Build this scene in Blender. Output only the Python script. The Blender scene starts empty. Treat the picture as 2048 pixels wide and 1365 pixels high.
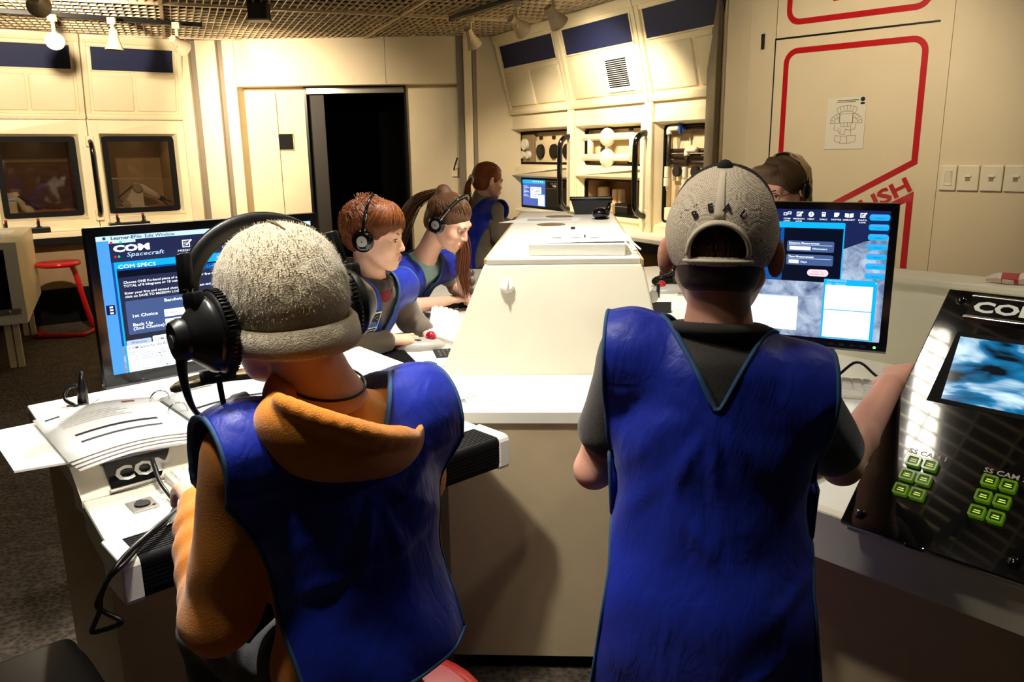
import bpy, bmesh, math, random
import numpy as np
from mathutils import Vector, Matrix, Euler
random.seed(7); np.random.seed(7)
SC = bpy.context.scene
COL = SC.collection
R = math.radians

# ------------------------------------------------------------------ camera
cam_data = bpy.data.cameras.new('camera'); cam = bpy.data.objects.new('camera', cam_data); COL.objects.link(cam)
cam_data.sensor_fit = 'HORIZONTAL'; cam_data.sensor_width = 36.0; cam_data.lens = 36.0*1600/2048
cam_data.clip_start = 0.05; cam_data.clip_end = 60
_fw = Vector((0.0, 0.97259384, -0.23251071)); _r = Vector((0.99987936, -0.00361154, -0.01510711)); _u = Vector((0.01553281, 0.23248266, 0.9724765))
cam.matrix_world = Matrix(((_r.x, _u.x, -_fw.x, 0.0), (_r.y, _u.y, -_fw.y, 0.0), (_r.z, _u.z, -_fw.z, 1.55), (0, 0, 0, 1)))
SC.camera = cam

# ------------------------------------------------------------------ world, exposure
wd = bpy.data.worlds.new('dim_room'); SC.world = wd; wd.use_nodes = True
wd.node_tree.nodes['Background'].inputs[0].default_value = (1.0, 0.86, 0.66, 1)
wd.node_tree.nodes['Background'].inputs[1].default_value = 0.012
SC.view_settings.view_transform = 'Standard'; SC.view_settings.look = 'None'
SC.view_settings.gamma = 1.0; SC.view_settings.use_curve_mapping = False
SC.view_settings.exposure = 0.15
SC.cycles.max_bounces = 7; SC.cycles.diffuse_bounces = 4; SC.cycles.glossy_bounces = 3; SC.cycles.transparent_max_bounces = 8
SC.cycles.caustics_reflective = False; SC.cycles.caustics_refractive = False
WARM = (1.0, 0.83, 0.60); NEUT = (1.0, 0.95, 0.86)

# ------------------------------------------------------------------ helpers: colour, materials
def srgb(r, g, b):
    f = lambda c: (c/255/12.92) if c/255 <= 0.04045 else ((c/255+0.055)/1.055)**2.4
    return (f(r), f(g), f(b))
MATS = {}
def mat(name, col, rough=0.5, metal=0.0, var=0.0, vscale=30.0, bump=0.0, bscale=200.0, emit=None, estr=0.0, spec=0.5, coat=0.0, sheen=0.0, stretch=None, sss=0.0, alpha=None, trans=0.0, ior=1.45):
    if name in MATS: return MATS[name]
    m = bpy.data.materials.new(name); m.use_nodes = True; nt = m.node_tree
    b = nt.nodes['Principled BSDF']
    b.inputs['Base Color'].default_value = (*col, 1); b.inputs['Roughness'].default_value = rough; b.inputs['Metallic'].default_value = metal
    b.inputs['Specular IOR Level'].default_value = spec; b.inputs['Coat Weight'].default_value = coat; b.inputs['Coat Roughness'].default_value = 0.08
    b.inputs['IOR'].default_value = ior; b.inputs['Transmission Weight'].default_value = trans
    if sheen: b.inputs['Sheen Weight'].default_value = sheen; b.inputs['Sheen Roughness'].default_value = 0.5
    if sss: b.inputs['Subsurface Weight'].default_value = sss; b.inputs['Subsurface Radius'].default_value = (0.008, 0.003, 0.0015)
    if alpha is not None: b.inputs['Alpha'].default_value = alpha
    if emit is not None: b.inputs['Emission Color'].default_value = (*emit, 1); b.inputs['Emission Strength'].default_value = estr
    src = None
    if var or bump:
        tc = nt.nodes.new('ShaderNodeTexCoord'); src = tc.outputs['Object']
        if stretch:
            mp = nt.nodes.new('ShaderNodeMapping'); mp.inputs['Scale'].default_value = stretch; nt.links.new(src, mp.inputs[0]); src = mp.outputs[0]
    if var:
        n = nt.nodes.new('ShaderNodeTexNoise'); n.inputs['Scale'].default_value = vscale; n.inputs['Detail'].default_value = 5; nt.links.new(src, n.inputs[0])
        cr = nt.nodes.new('ShaderNodeMix'); cr.data_type = 'RGBA'
        cr.inputs[6].default_value = (*[max(0, c*(1-var)) for c in col], 1); cr.inputs[7].default_value = (*[min(1, c*(1+var)) for c in col], 1)
        nt.links.new(n.outputs[0], cr.inputs[0]); nt.links.new(cr.outputs[2], b.inputs['Base Color'])
    if bump:
        n2 = nt.nodes.new('ShaderNodeTexNoise'); n2.inputs['Scale'].default_value = bscale; n2.inputs['Detail'].default_value = 4; nt.links.new(src, n2.inputs[0])
        bp = nt.nodes.new('ShaderNodeBump'); bp.inputs['Strength'].default_value = bump; bp.inputs['Distance'].default_value = 0.004; nt.links.new(n2.outputs[0], bp.inputs['Height']); nt.links.new(bp.outputs[0], b.inputs['Normal'])
    MATS[name] = m; return m
def emat(name, col, s=1.0):
    return mat(name, (0.0, 0.0, 0.0), rough=0.25, emit=col, estr=s*1.25, spec=0.2)

# ------------------------------------------------------------------ helpers: meshes
def ortho(d):
    d = Vector(d).normalized(); a = Vector((0, 0, 1)) if abs(d.z) < 0.9 else Vector((1, 0, 0))
    x = d.cross(a).normalized(); return x, d.cross(x).normalized()
def catmull(pts, n=6, closed=False):
    P = [Vector(p) for p in pts]; out = []; N = len(P); rng = N if closed else N-1
    for i in range(rng):
        p0 = P[(i-1) % N] if closed or i > 0 else P[0]*2-P[1]; p1 = P[i]; p2 = P[(i+1) % N]
        p3 = P[(i+2) % N] if closed or i+2 < N else P[-1]*2-P[-2]
        for k in range(n):
            t = k/n; out.append(0.5*((2*p1)+(p2-p0)*t+(2*p0-5*p1+4*p2-p3)*t*t+(3*p1-p0-3*p2+p3)*t**3))
    if not closed: out.append(P[-1])
    return out
class MB:
    def __init__(s): s.v = []; s.f = []; s.fm = []; s.M = Matrix.Identity(4); s.mi = 0
    def add(s, vs, fs, M=None):
        o = len(s.v); T = s.M @ M if M is not None else s.M
        s.v += [tuple(T @ Vector(p)) for p in vs]; s.f += [tuple(i+o for i in f) for f in fs]; s.fm += [s.mi]*len(fs); return s
    def box(s, x0, x1, y0, y1, z0, z1, M=None):
        return s.add([(x0,y0,z0),(x1,y0,z0),(x1,y1,z0),(x0,y1,z0),(x0,y0,z1),(x1,y0,z1),(x1,y1,z1),(x0,y1,z1)],
                     [(3,2,1,0),(4,5,6,7),(0,1,5,4),(1,2,6,5),(2,3,7,6),(3,0,4,7)], M)
    def rbox(s, x0, x1, y0, y1, z0, z1, r=0.005, seg=2, M=None):
        bm = bmesh.new(); bmesh.ops.create_cube(bm, size=1.0)
        for v in bm.verts: v.co = ((x0+x1)/2+v.co.x*(x1-x0), (y0+y1)/2+v.co.y*(y1-y0), (z0+z1)/2+v.co.z*(z1-z0))
        bmesh.ops.bevel(bm, geom=bm.edges[:], offset=min(r, abs(x1-x0)*.49, abs(y1-y0)*.49, abs(z1-z0)*.49), segments=seg, profile=0.5, affect='EDGES')
        bm.verts.index_update(); s.add([v.co[:] for v in bm.verts], [tuple(v.index for v in f.verts) for f in bm.faces], M); bm.free(); return s
    def prism(s, poly, z0, z1, M=None):
        n = len(poly); a = sum(poly[i][0]*poly[(i+1) % n][1]-poly[(i+1) % n][0]*poly[i][1] for i in range(n))
        if a < 0: poly = poly[::-1]
        zz0 = z0 if callable(z0) else (lambda x, y: z0); zz1 = z1 if callable(z1) else (lambda x, y: z1)
        return s.add([(x, y, zz0(x, y)) for x, y in poly]+[(x, y, zz1(x, y)) for x, y in poly],
                     [tuple(range(n))[::-1], tuple(range(n, 2*n))]+[(i, (i+1) % n, n+(i+1) % n, n+i) for i in range(n)], M)
    def cyl(s, a, b, r0, r1=None, n=16, caps=True):
        r1 = r0 if r1 is None else r1; a = Vector(a); b = Vector(b); x, y = ortho(b-a)
        vs = [a+(x*math.cos(t)+y*math.sin(t))*r0 for t in [2*math.pi*i/n for i in range(n)]]+[b+(x*math.cos(t)+y*math.sin(t))*r1 for t in [2*math.pi*i/n for i in range(n)]]
        fs = [(i, (i+1) % n, n+(i+1) % n, n+i) for i in range(n)]
        if caps: fs += [tuple(range(n))[::-1], tuple(range(n, 2*n))]
        return s.add(vs, fs)
    def tube(s, path, r, n=8, closed=False, flat=1.0, up=None):
        P = [Vector(p) for p in path]; N = len(P); rr = r if hasattr(r, '__len__') else [r]*N; vs = []; px = None
        for i in range(N):
            d = (P[(i+1) % N]-P[i-1]) if closed else (P[min(i+1, N-1)]-P[max(i-1, 0)])
            if d.length < 1e-9: d = Vector((0, 0, 1))
            d.normalize()
            if up is not None: x = d.cross(Vector(up)); x = x.normalized() if x.length > 1e-6 else ortho(d)[0]
            elif px is None: x = ortho(d)[0]
            else: x = px-d*px.dot(d); x = x.normalized() if x.length > 1e-6 else ortho(d)[0]
            px = x; y = d.cross(x)
            for k in range(n):
                t = 2*math.pi*k/n; vs.append(P[i]+x*math.cos(t)*rr[i]+y*math.sin(t)*rr[i]*flat)
        fs = []
        for i in range(N if closed else N-1):
            j = (i+1) % N
            for k in range(n): fs.append((i*n+k, i*n+(k+1) % n, j*n+(k+1) % n, j*n+k))
        if not closed: fs += [tuple(range(n))[::-1], tuple(range((N-1)*n, N*n))]
        return s.add(vs, fs)
    def lathe(s, prof, n=24, M=None):
        vs = []; fs = []
        for r, z in prof: vs += [(r*math.cos(2*math.pi*k/n), r*math.sin(2*math.pi*k/n), z) for k in range(n)]
        for i in range(len(prof)-1):
            for k in range(n): fs.append((i*n+k, i*n+(k+1) % n, (i+1)*n+(k+1) % n, (i+1)*n+k))
        if prof[0][0] > 1e-6: fs.append(tuple(range(n))[::-1])
        if prof[-1][0] > 1e-6: fs.append(tuple(range((len(prof)-1)*n, len(prof)*n)))
        return s.add(vs, fs, M)
    def sphere(s, c, r, n=16, M=None):
        rx, ry, rz = r if hasattr(r, '__len__') else (r, r, r); vs = []; fs = []; m = n//2
        for i in range(m+1):
            a = math.pi*i/m
            for k in range(n): b = 2*math.pi*k/n; vs.append((c[0]+rx*math.sin(a)*math.cos(b), c[1]+ry*math.sin(a)*math.sin(b), c[2]+rz*math.cos(a)))
        for i in range(m):
            for k in range(n): fs.append((i*n+k, (i+1)*n+k, (i+1)*n+(k+1) % n, i*n+(k+1) % n))
        return s.add(vs, fs, M)
    def quad(s, a, b, c, d): return s.add([a, b, c, d], [(0, 1, 2, 3)])
    def text(s, txt, size, M, bold=0.0, ext=0.0, shear=0.0, xs=1.0, align='LEFT', space=1.0):
        vs, fs = text_geo(txt, size, bold, ext, shear, align, space); return s.add([(x*xs, y, z) for x, y, z in vs], fs, M)
    def build(s, name, m, parent=None, smooth=False, bevel=0.0, solid=0.0, merge=True):
        me = bpy.data.meshes.new(name); me.from_pydata([tuple(p) for p in s.v], [], s.f)
        ms = m if isinstance(m, (list, tuple)) else [m]
        for q in ms: me.materials.append(q)
        if len(ms) > 1: me.polygons.foreach_set('material_index', s.fm)
        if merge:
            bm = bmesh.new(); bm.from_mesh(me); bmesh.ops.remove_doubles(bm, verts=bm.verts[:], dist=1e-6); bm.to_mesh(me); bm.free()
        if smooth:
            me.polygons.foreach_set('use_smooth', [True]*len(me.polygons))
            if smooth != 'all': me.set_sharp_from_angle(angle=R(smooth if smooth is not True else 40))
        me.validate(); me.update()
        o = bpy.data.objects.new(name, me); COL.objects.link(o)
        if parent is not None: o.parent = parent
        if bevel: md = o.modifiers.new('bevel', 'BEVEL'); md.width = bevel; md.segments = 2; md.limit_method = 'ANGLE'
        if solid: md = o.modifiers.new('solid', 'SOLIDIFY'); md.thickness = solid; md.offset = 0
        return o
_TX = {}
def text_geo(txt, size, bold, ext, shear, align, space):
    k = (txt, size, bold, ext, shear, align, space)
    if k not in _TX:
        cu = bpy.data.curves.new('t', 'FONT'); cu.body = txt; cu.size = size; cu.offset = bold*size; cu.extrude = ext; cu.shear = shear; cu.align_x = align; cu.space_character = space; cu.resolution_u = 2
        ob = bpy.data.objects.new('t', cu); me = bpy.data.meshes.new_from_object(ob)
        _TX[k] = ([v.co[:] for v in me.vertices], [tuple(p.vertices) for p in me.polygons])
        bpy.data.objects.remove(ob); bpy.data.meshes.remove(me); bpy.data.curves.remove(cu)
    return _TX[k]
def frame(o, x, y, z=None):
    x = Vector(x).normalized(); y = Vector(y); y = (y-x*y.dot(x)).normalized(); z = x.cross(y); o = Vector(o)
    return Matrix(((x.x, y.x, z.x, o.x), (x.y, y.y, z.y, o.y), (x.z, y.z, z.z, o.z), (0, 0, 0, 1)))
def tag(o, label=None, cat=None, group=None, kind=None):
    if label: o['label'] = label
    if cat: o['category'] = cat
    if group: o['group'] = group
    if kind: o['kind'] = kind
    return o
def thing(name, label, cat, loc=(0, 0, 0), rz=0.0, group=None, kind=None):
    o = bpy.data.objects.new(name, None); COL.objects.link(o); o.location = loc; o.rotation_euler = (0, 0, rz); o.empty_display_size = 0.05
    return tag(o, label, cat, group, kind)
def part(name, m, parent, fn, smooth=False, **k):
    b = MB(); fn(b); return b.build(name, m, parent, smooth, **k)
def rring(b, x0, x1, z0, z1, r, w, y0, y1, seg=5):
    """rounded rectangular ring in the local xz plane, from y0 (front) to y1 (back), inner edge inset by w"""
    def loop(i):
        pts = []; rr = max(r-i, 0.002)
        for cx, cz, a0 in ((x1-i-rr, z1-i-rr, 0), (x0+i+rr, z1-i-rr, 90), (x0+i+rr, z0+i+rr, 180), (x1-i-rr, z0+i+rr, 270)):
            for k in range(seg+1): a = R(a0+90*k/seg); pts.append((cx+rr*math.cos(a), cz+rr*math.sin(a)))
        return pts
    A = loop(0); B = loop(w); n = len(A); vs = [(x, y0, z) for x, z in A]+[(x, y0, z) for x, z in B]+[(x, y1, z) for x, z in A]+[(x, y1, z) for x, z in B]
    fs = []
    for i in range(n):
        j = (i+1) % n; fs += [(i, j, n+j, n+i), (2*n+j, 2*n+i, 3*n+i, 3*n+j), (j, i, 2*n+i, 2*n+j), (n+i, n+j, 3*n+j, 3*n+i)]
    return b.add(vs, fs)

# ------------------------------------------------------------------ shared materials
M_CREAM = mat('cream_panel', srgb(240, 226, 190), 0.42, var=0.05, vscale=6, bump=0.03, bscale=160)
M_BEIGE = mat('beige_wall', srgb(226, 210, 176), 0.62, var=0.06, vscale=5, bump=0.08, bscale=300)
M_GREY = mat('grey_groove', srgb(128, 116, 98), 0.5, var=0.08, vscale=20)
M_WHITE = mat('white_laminate', srgb(242, 240, 228), 0.38, var=0.03, vscale=10, bump=0.02, bscale=400)
M_CONS = mat('console_paint', srgb(236, 230, 208), 0.45, var=0.04, vscale=8, bump=0.03, bscale=300)
M_BASE = mat('desk_base_laminate', srgb(205, 186, 150), 0.55, var=0.08, vscale=14, bump=0.05, bscale=300)
M_BLACK = mat('black_plastic', srgb(15, 14, 14), 0.34, var=0.2, vscale=40)
M_RUB = mat('black_rubber', srgb(15, 14, 14), 0.62, bump=0.2, bscale=600, spec=0.15)
M_GLOSS = mat('gloss_black', srgb(12, 12, 13), 0.12, coat=0.4)
M_DARK = mat('void_black', srgb(6, 6, 7), 0.9)
M_STEEL = mat('brushed_steel', srgb(190, 185, 175), 0.28, metal=1.0, var=0.08, vscale=60)
M_CHROME = mat('chrome', srgb(220, 220, 220), 0.12, metal=1.0)
M_RED = mat('red_enamel', srgb(205, 18, 26), 0.28, coat=0.5)
M_BLUEWIN = mat('navy_panel', srgb(16, 27, 70), 0.6, var=0.12, vscale=60)
M_PAPER = mat('white_paper', srgb(246, 245, 240), 0.7, var=0.02, vscale=30)
M_INK = mat('black_ink', srgb(28, 27, 27), 0.7)
M_REDPAINT = mat('red_stripe_paint', srgb(188, 22, 30), 0.3, coat=0.3)
# ================================================================== THE ROOM
def carpet():
    m = bpy.data.materials.new('dark_carpet'); m.use_nodes = True; nt = m.node_tree; b = nt.nodes['Principled BSDF']; b.inputs['Roughness'].default_value = 0.95
    tc = nt.nodes.new('ShaderNodeTexCoord'); v = nt.nodes.new('ShaderNodeTexVoronoi'); v.inputs['Scale'].default_value = 55; nt.links.new(tc.outputs['Object'], v.inputs['Vector'])
    n = nt.nodes.new('ShaderNodeTexNoise'); n.inputs['Scale'].default_value = 9; n.inputs['Detail'].default_value = 6; nt.links.new(tc.outputs['Object'], n.inputs['Vector'])
    mx = nt.nodes.new('ShaderNodeMix'); mx.data_type = 'RGBA'; mx.inputs[6].default_value = (*srgb(34, 29, 24), 1); mx.inputs[7].default_value = (*srgb(104, 92, 78), 1)
    mu = nt.nodes.new('ShaderNodeMath'); mu.operation = 'MULTIPLY'; nt.links.new(v.outputs['Distance'], mu.inputs[0]); nt.links.new(n.outputs[0], mu.inputs[1])
    m2 = nt.nodes.new('ShaderNodeMath'); m2.operation = 'MULTIPLY'; m2.inputs[1].default_value = 2.2; nt.links.new(mu.outputs[0], m2.inputs[0]); nt.links.new(m2.outputs[0], mx.inputs[0])
    nt.links.new(mx.outputs[2], b.inputs['Base Color'])
    bp = nt.nodes.new('ShaderNodeBump'); bp.inputs['Strength'].default_value = 0.7; bp.inputs['Distance'].default_value = 0.01; nt.links.new(v.outputs['Distance'], bp.inputs['Height']); nt.links.new(bp.outputs[0], b.inputs['Normal'])
    return m
tag(part('floor', carpet(), None, lambda b: b.box(-8, 6, -3, 10.5, -0.05, 0)), 'dark brown looped carpet floor', kind='structure')

CEIL = 2.63
# ceiling: black slab high above an open metal egg-crate grille
ceil_root = thing('ceiling', 'open metal egg-crate grille ceiling under a black void', None, (0, 0, CEIL), R(22), kind='structure')
part('ceiling_void', M_DARK, ceil_root, lambda b: b.box(-10, 12, -6, 14, 0.6, 0.65))
M_GRILLE = mat('grille_metal', srgb(206, 184, 148), 0.42, metal=0.15, var=0.1, vscale=8)
def grille(b):
    for i in range(110): y = -4.4+i*0.15; b.box(-8, 10, y, y+0.006, 0, 0.014)
    for i in range(320): x = -8+i*0.056; b.box(x, x+0.008, -4.4, 11.7, 0, 0.014)
tag(part('grille_lattice', M_GRILLE, ceil_root, grille, merge=False), kind='stuff')
def tees(b):
    for y in (3.05, 4.9, 6.75, 8.6): b.box(-8, 10, y-0.012, y+0.012, -0.012, 0.03)
    for x in (-3.6, -1.8, 0.0, 1.8, 3.6): b.box(x-0.012, x+0.012, -4, 11.7, -0.012, 0.03)
part('grid_runner', M_GRILLE, ceil_root, tees)

# ---- module walls -------------------------------------------------
LEAN = 0.19; SPLIT = 1.893
def wall_root(name, label, p, d):
    return thing(name, label, None, (p[0], p[1], 0), math.atan2(d[1], d[0]), kind='structure')
def slopeM(u0):
    h = CEIL-SPLIT; L = math.hypot(h, LEAN)
    return frame((u0, 0, SPLIT), (1, 0, 0), (0, -LEAN/L, h/L)), L       # local x along wall, y up the slope, z towards the room
def upper_module(root, u0, u1, rects, vent=None):
    M, L = slopeM(u0); w = u1-u0
    def body(b):
        b.M = M; b.rbox(0.004, w-0.004, 0.0, L, -0.06, 0, 0.006)
        b.rbox(0.004, 0.05, 0.04, L, -0.01, 0.022, 0.008); b.rbox(w-0.05, w-0.004, 0.04, L, -0.01, 0.022, 0.008)      # raised side ribs
        b.rbox(0.004, w-0.004, L-0.075, L, -0.01, 0.03, 0.008); b.rbox(0.004, w-0.004, 0.0, 0.05, -0.01, 0.035, 0.01)
        b.rbox(0.05, w-0.05, L-0.11, L-0.07, -0.01, 0.014, 0.006)
    part('upper_panel', M_CREAM, root, body, smooth=35)
    def win(b): b.M = M; b.box(0.085, w-0.085, 0.447, L-0.105, 0, 0.006)
    part('blue_window', M_BLUEWIN, root, win)
    def trim(b): b.M = M @ Matrix(((1,0,0,0),(0,0,1,0),(0,-1,0,0),(0,0,0,1))) ; rring(b, 0.073, w-0.073, -(L-0.095), -0.435, 0.006, 0.013, -0.012, 0.0)
    def trim2(b):
        b.M = M
        for x0, x1, y0, y1 in ((0.073, w-0.073, 0.435, 0.448), (0.073, 0.086, 0.435, L-0.1), (w-0.086, w-0.073, 0.435, L-0.1)): b.rbox(x0, x1, y0, y1, 0, 0.013, 0.003)
    part('window_trim', M_CREAM, root, trim2)
    for x0, x1 in rects:
        def rect(b): b.M = M; b.rbox(x0, x1, 0.075, 0.395, -0.012, 0.016, 0.014, 3)
        part('raised_panel', M_CREAM, root, rect, smooth=40)
    if vent:
        x0, x1 = vent
        def v(b):
            b.M = M; b.rbox(x0, x1, 0.10, 0.385, 0.0, 0.03, 0.004)
        vt = part('vent_cover', M_WHITE, root, v)
        for k in range(14):
            def s(b): b.M = M; b.box(x0+0.045, x1-0.045, 0.138+k*0.0155, 0.1475+k*0.0155, 0.028, 0.0335)
            part('slot', M_RUB, vt, s)
def face_plate(root, u0, u1, opens, z0=0.88, z1=SPLIT):
    """front face of a lower module with rectangular openings (x0,x1,z0,z1), chamfered inwards"""
    def body(b):
        o = sorted(opens, key=lambda q: q[2]); x0, x1 = o[0][0], o[0][1]
        b.box(u0+0.003, x0, 0, 0.05, z0, z1); b.box(x1, u1-0.003, 0, 0.05, z0, z1)
        zz = [z0]+[v for q in o for v in (q[2], q[3])]+[z1]
        for a, c in zip(zz[0::2], zz[1::2]): b.box(x0, x1, 0, 0.05, a, c)
        for a0, a1, c0, c1 in o:
            e = 0.028; y = 0.085
            O = [(a0, 0, c0), (a1, 0, c0), (a1, 0, c1), (a0, 0, c1)]; I = [(a0+e, y, c0+e), (a1-e, y, c0+e), (a1-e, y, c1-e), (a0+e, y, c1-e)]
            b.add(O+I, [(i, (i+1) % 4, 4+(i+1) % 4, 4+i) for i in range(4)])
    part('lower_panel', M_CREAM, root, body, bevel=0.006)
def bay(root, x0, x1, z0, z1, depth, m, gw=0.016):
    e = 0.028
    def g(b): rring(b, x0+e-0.004, x1-e+0.004, z0+e-0.004, z1-e+0.004, 0.04, gw, 0.07, 0.10)
    part('gasket', M_RUB, root, g, smooth=40)
    def box(b):
        a0, a1, c0, c1 = x0+e, x1-e, z0+e, z1-e; y0, y1 = 0.09, depth
        b.quad((a0, y1, c0), (a1, y1, c0), (a1, y1, c1), (a0, y1, c1)); b.quad((a0, y0, c0), (a0, y1, c0), (a0, y1, c1), (a0, y0, c1)); b.quad((a1, y1, c0), (a1, y0, c0), (a1, y0, c1), (a1, y1, c1))
        b.quad((a0, y0, c0), (a1, y0, c0), (a1, y1, c0), (a0, y1, c0)); b.quad((a0, y1, c1), (a1, y1, c1), (a1, y0, c1), (a0, y0, c1))
    part('bay_lining', m, root, box, solid=0.008)
def grab_handle(parent_frame, u, z0, z1, out, label, rad=0.022):
    t = thing('grab_handle', label, 'handle', parent_frame @ Vector((u, 0, z0)), 0, 'black grab handles on the module walls')
    ang = math.atan2(parent_frame[1][0], parent_frame[0][0]); t.rotation_euler = (0, 0, ang); h = z1-z0
    pts = catmull([(0, 0.005, h), (0, -out*0.55, h*0.985), (0, -out*0.93, h*0.90), (0, -out, h*0.72), (0, -out, h*0.28), (0, -out*0.93, h*0.10), (0, -out*0.55, h*0.015), (0, 0.005, 0)], 5)
    part('grip', M_GLOSS, t, lambda b: b.tube(pts, rad, 10), smooth='all')
    for z in (0, h): part('mounting_block', M_CREAM, t, lambda b: b.rbox(-0.035, 0.035, -0.035, 0.0, z-0.05, z+0.05, 0.006))
    return t

# left module wall
LW = wall_root('wall_left', 'cream modular wall with navy upper windows and dark lab windows', (-4.67, 7.3), (0.82017, 0.57212))
LM = Matrix.Translation((-4.67, 7.3, 0)) @ Matrix.Rotation(math.atan2(0.57212, 0.82017), 4, 'Z')
M_ROCK = mat('mars_backdrop', srgb(92, 66, 48), 0.9, var=0.55, vscale=7, bump=0.6, bscale=9, stretch=(1, 1, 3))
M_LABBACK = mat('lab_lining', srgb(150, 124, 86), 0.8, var=0.1, vscale=6)
def glass_mat(name, refl=0.05, tint=(0.75,0.72,0.68)):
    m = bpy.data.materials.new(name); m.use_nodes = True; nt = m.node_tree; nt.nodes.remove(nt.nodes["Principled BSDF"])
    t = nt.nodes.new("ShaderNodeBsdfTransparent"); t.inputs[0].default_value = (*tint, 1); g = nt.nodes.new("ShaderNodeBsdfGlossy"); g.inputs["Roughness"].default_value = 0.03
    x = nt.nodes.new("ShaderNodeMixShader"); x.inputs[0].default_value = refl; nt.links.new(t.outputs[0], x.inputs[1]); nt.links.new(g.outputs[0], x.inputs[2]); nt.links.new(x.outputs[0], nt.nodes["Material Output"].inputs[0]); return m
M_LABGLASS = glass_mat("lab_window_glass")
for k, (a, c) in enumerate(((-0.91, -0.02), (-0.02, 0.864), (0.864, 1.745))):
    upper_module(LW, a, c, ((a and 0.075, 0.43), (0.455, 0.81)) if False else ((0.07, 0.425), (0.45, c-a-0.07)))
    o = (a+0.09, c-0.085, 0.975, 1.76); face_plate(LW, a, c, [o], z0=0.87); bay(LW, *o, 0.75, M_ROCK if k < 2 else M_LABBACK, gw=0.05)
    def gl(b): b.box(o[0]+0.03, o[1]-0.03, 0.088, 0.092, o[2]+0.03, o[3]-0.03)
    part('window_pane', M_LABGLASS, LW, gl)
    if k > 0:
        part('added_bay_fill', emat('bay_fill_glow', (1.0, 0.85, 0.62), 3.0), LW, lambda b: b.box((o[0]+o[1])/2-0.15, (o[0]+o[1])/2+0.15, 0.30, 0.36, o[3]-0.045, o[3]-0.038))  # glowing strip and point light added, unseen, to brighten the bay interior
        Lb = bpy.data.lights.new('bay_fill_light', 'POINT'); Lb.energy = 1.6; Lb.color = WARM; Lb.shadow_soft_size = 0.08; lo = bpy.data.objects.new('bay_fill_light', Lb); COL.objects.link(lo); lo.parent = LW; lo.location = ((o[0]+o[1])/2, 0.33, o[3]-0.09)
    if k == 1:
        part('backdrop_sky', mat('backdrop_haze', srgb(120, 98, 66), 0.9, var=0.1), LW, lambda b: b.box(o[0]+0.03, o[1]-0.03, 0.735, 0.745, 1.50, o[3]-0.03))
part('shelf', M_CREAM, LW, lambda b: b.rbox(-3, 1.76, -0.16, 0.05, 0.82, 0.872, 0.008))
part('shelf_edge', M_RUB, LW, lambda b: b.box(-3, 1.76, -0.165, -0.05, 0.765, 0.82))
part('kick_panel', mat('kick_laminate', srgb(150, 122, 88), 0.6, var=0.15, vscale=12), LW, lambda b: b.box(-3, 1.76, -0.02, 0.05, 0.33, 0.80))
part('shadow_band', M_RUB, LW, lambda b: b.box(-3, 1.76, -0.06, 0.05, 0.0, 0.33))  # black block stands in for the shadow on the carpet below the wall
grab_handle(LM, 0.868, 1.0, 1.69, 0.10, 'black grab handle between the two lab windows on the left wall')

# right module wall
RW = wall_root('wall_right', 'cream modular wall with gauges, pipes and navy windows', (-0.03, 8.46), (0.45918, -0.88834))
RM = Matrix.Translation((-0.03, 8.46, 0)) @ Matrix.Rotation(math.atan2(-0.88834, 0.45918), 4, 'Z')
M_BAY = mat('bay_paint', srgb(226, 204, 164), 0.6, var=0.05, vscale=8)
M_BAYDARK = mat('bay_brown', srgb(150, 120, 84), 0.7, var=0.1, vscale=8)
upper_module(RW, 0.13, 1.30, ((0.07, 0.56), (0.60, 1.09)))
upper_module(RW, 1.30, 2.425, ((0.08, 0.52), (0.575, 1.05)), vent=(0.62, 0.98))
upper_module(RW, 2.425, 3.56, ((0.08, 0.56), (0.60, 1.06)))
for a, c, ops in ((0.09, 1.30, [(0.14, 1.20, 0.955, 1.30), (0.14, 1.20, 1.385, 1.75)]), (1.30, 2.425, [(1.36, 2.30, 0.965, 1.32), (1.36, 2.30, 1.385, 1.745)]), (2.425, 3.56, [(2.47, 3.45, 0.96, 1.74)])):
    face_plate(RW, a, c, ops)
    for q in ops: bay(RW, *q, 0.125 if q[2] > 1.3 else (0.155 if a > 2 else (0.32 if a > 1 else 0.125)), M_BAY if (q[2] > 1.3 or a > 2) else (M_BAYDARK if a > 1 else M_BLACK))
    part('seam_strip', M_CREAM, RW, lambda b: b.rbox(c-0.05, c+0.045, -0.03, 0.0, 0.88, SPLIT-0.005, 0.008))
part('counter', M_WHITE, RW, lambda b: b.rbox(1.2, 3.6, -0.30, 0.05, 0.87, 0.905, 0.006))
part('counter_edge', M_RUB, RW, lambda b: b.box(1.2, 3.6, -0.305, -0.04, 0.80, 0.87))
part('kick_panel', mat('kick_laminate', (0, 0, 0)), RW, lambda b: b.box(0.05, 3.6, 0.0, 0.05, 0.0, 0.87))
part('counter_post', mat('tan_post', srgb(176, 138, 100), 0.4), RW, lambda b: b.cyl((2.36, -0.2, 0), (2.36, -0.2, 0.80), 0.03, n=14), smooth=40)
grab_handle(RM, 1.29, 1.02, 1.66, 0.13, 'black grab handle beside the gauge panel', 0.024)
grab_handle(RM, 2.41, 1.03, 1.665, 0.13, 'black grab handle beside the white pipe panel', 0.024)

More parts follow.
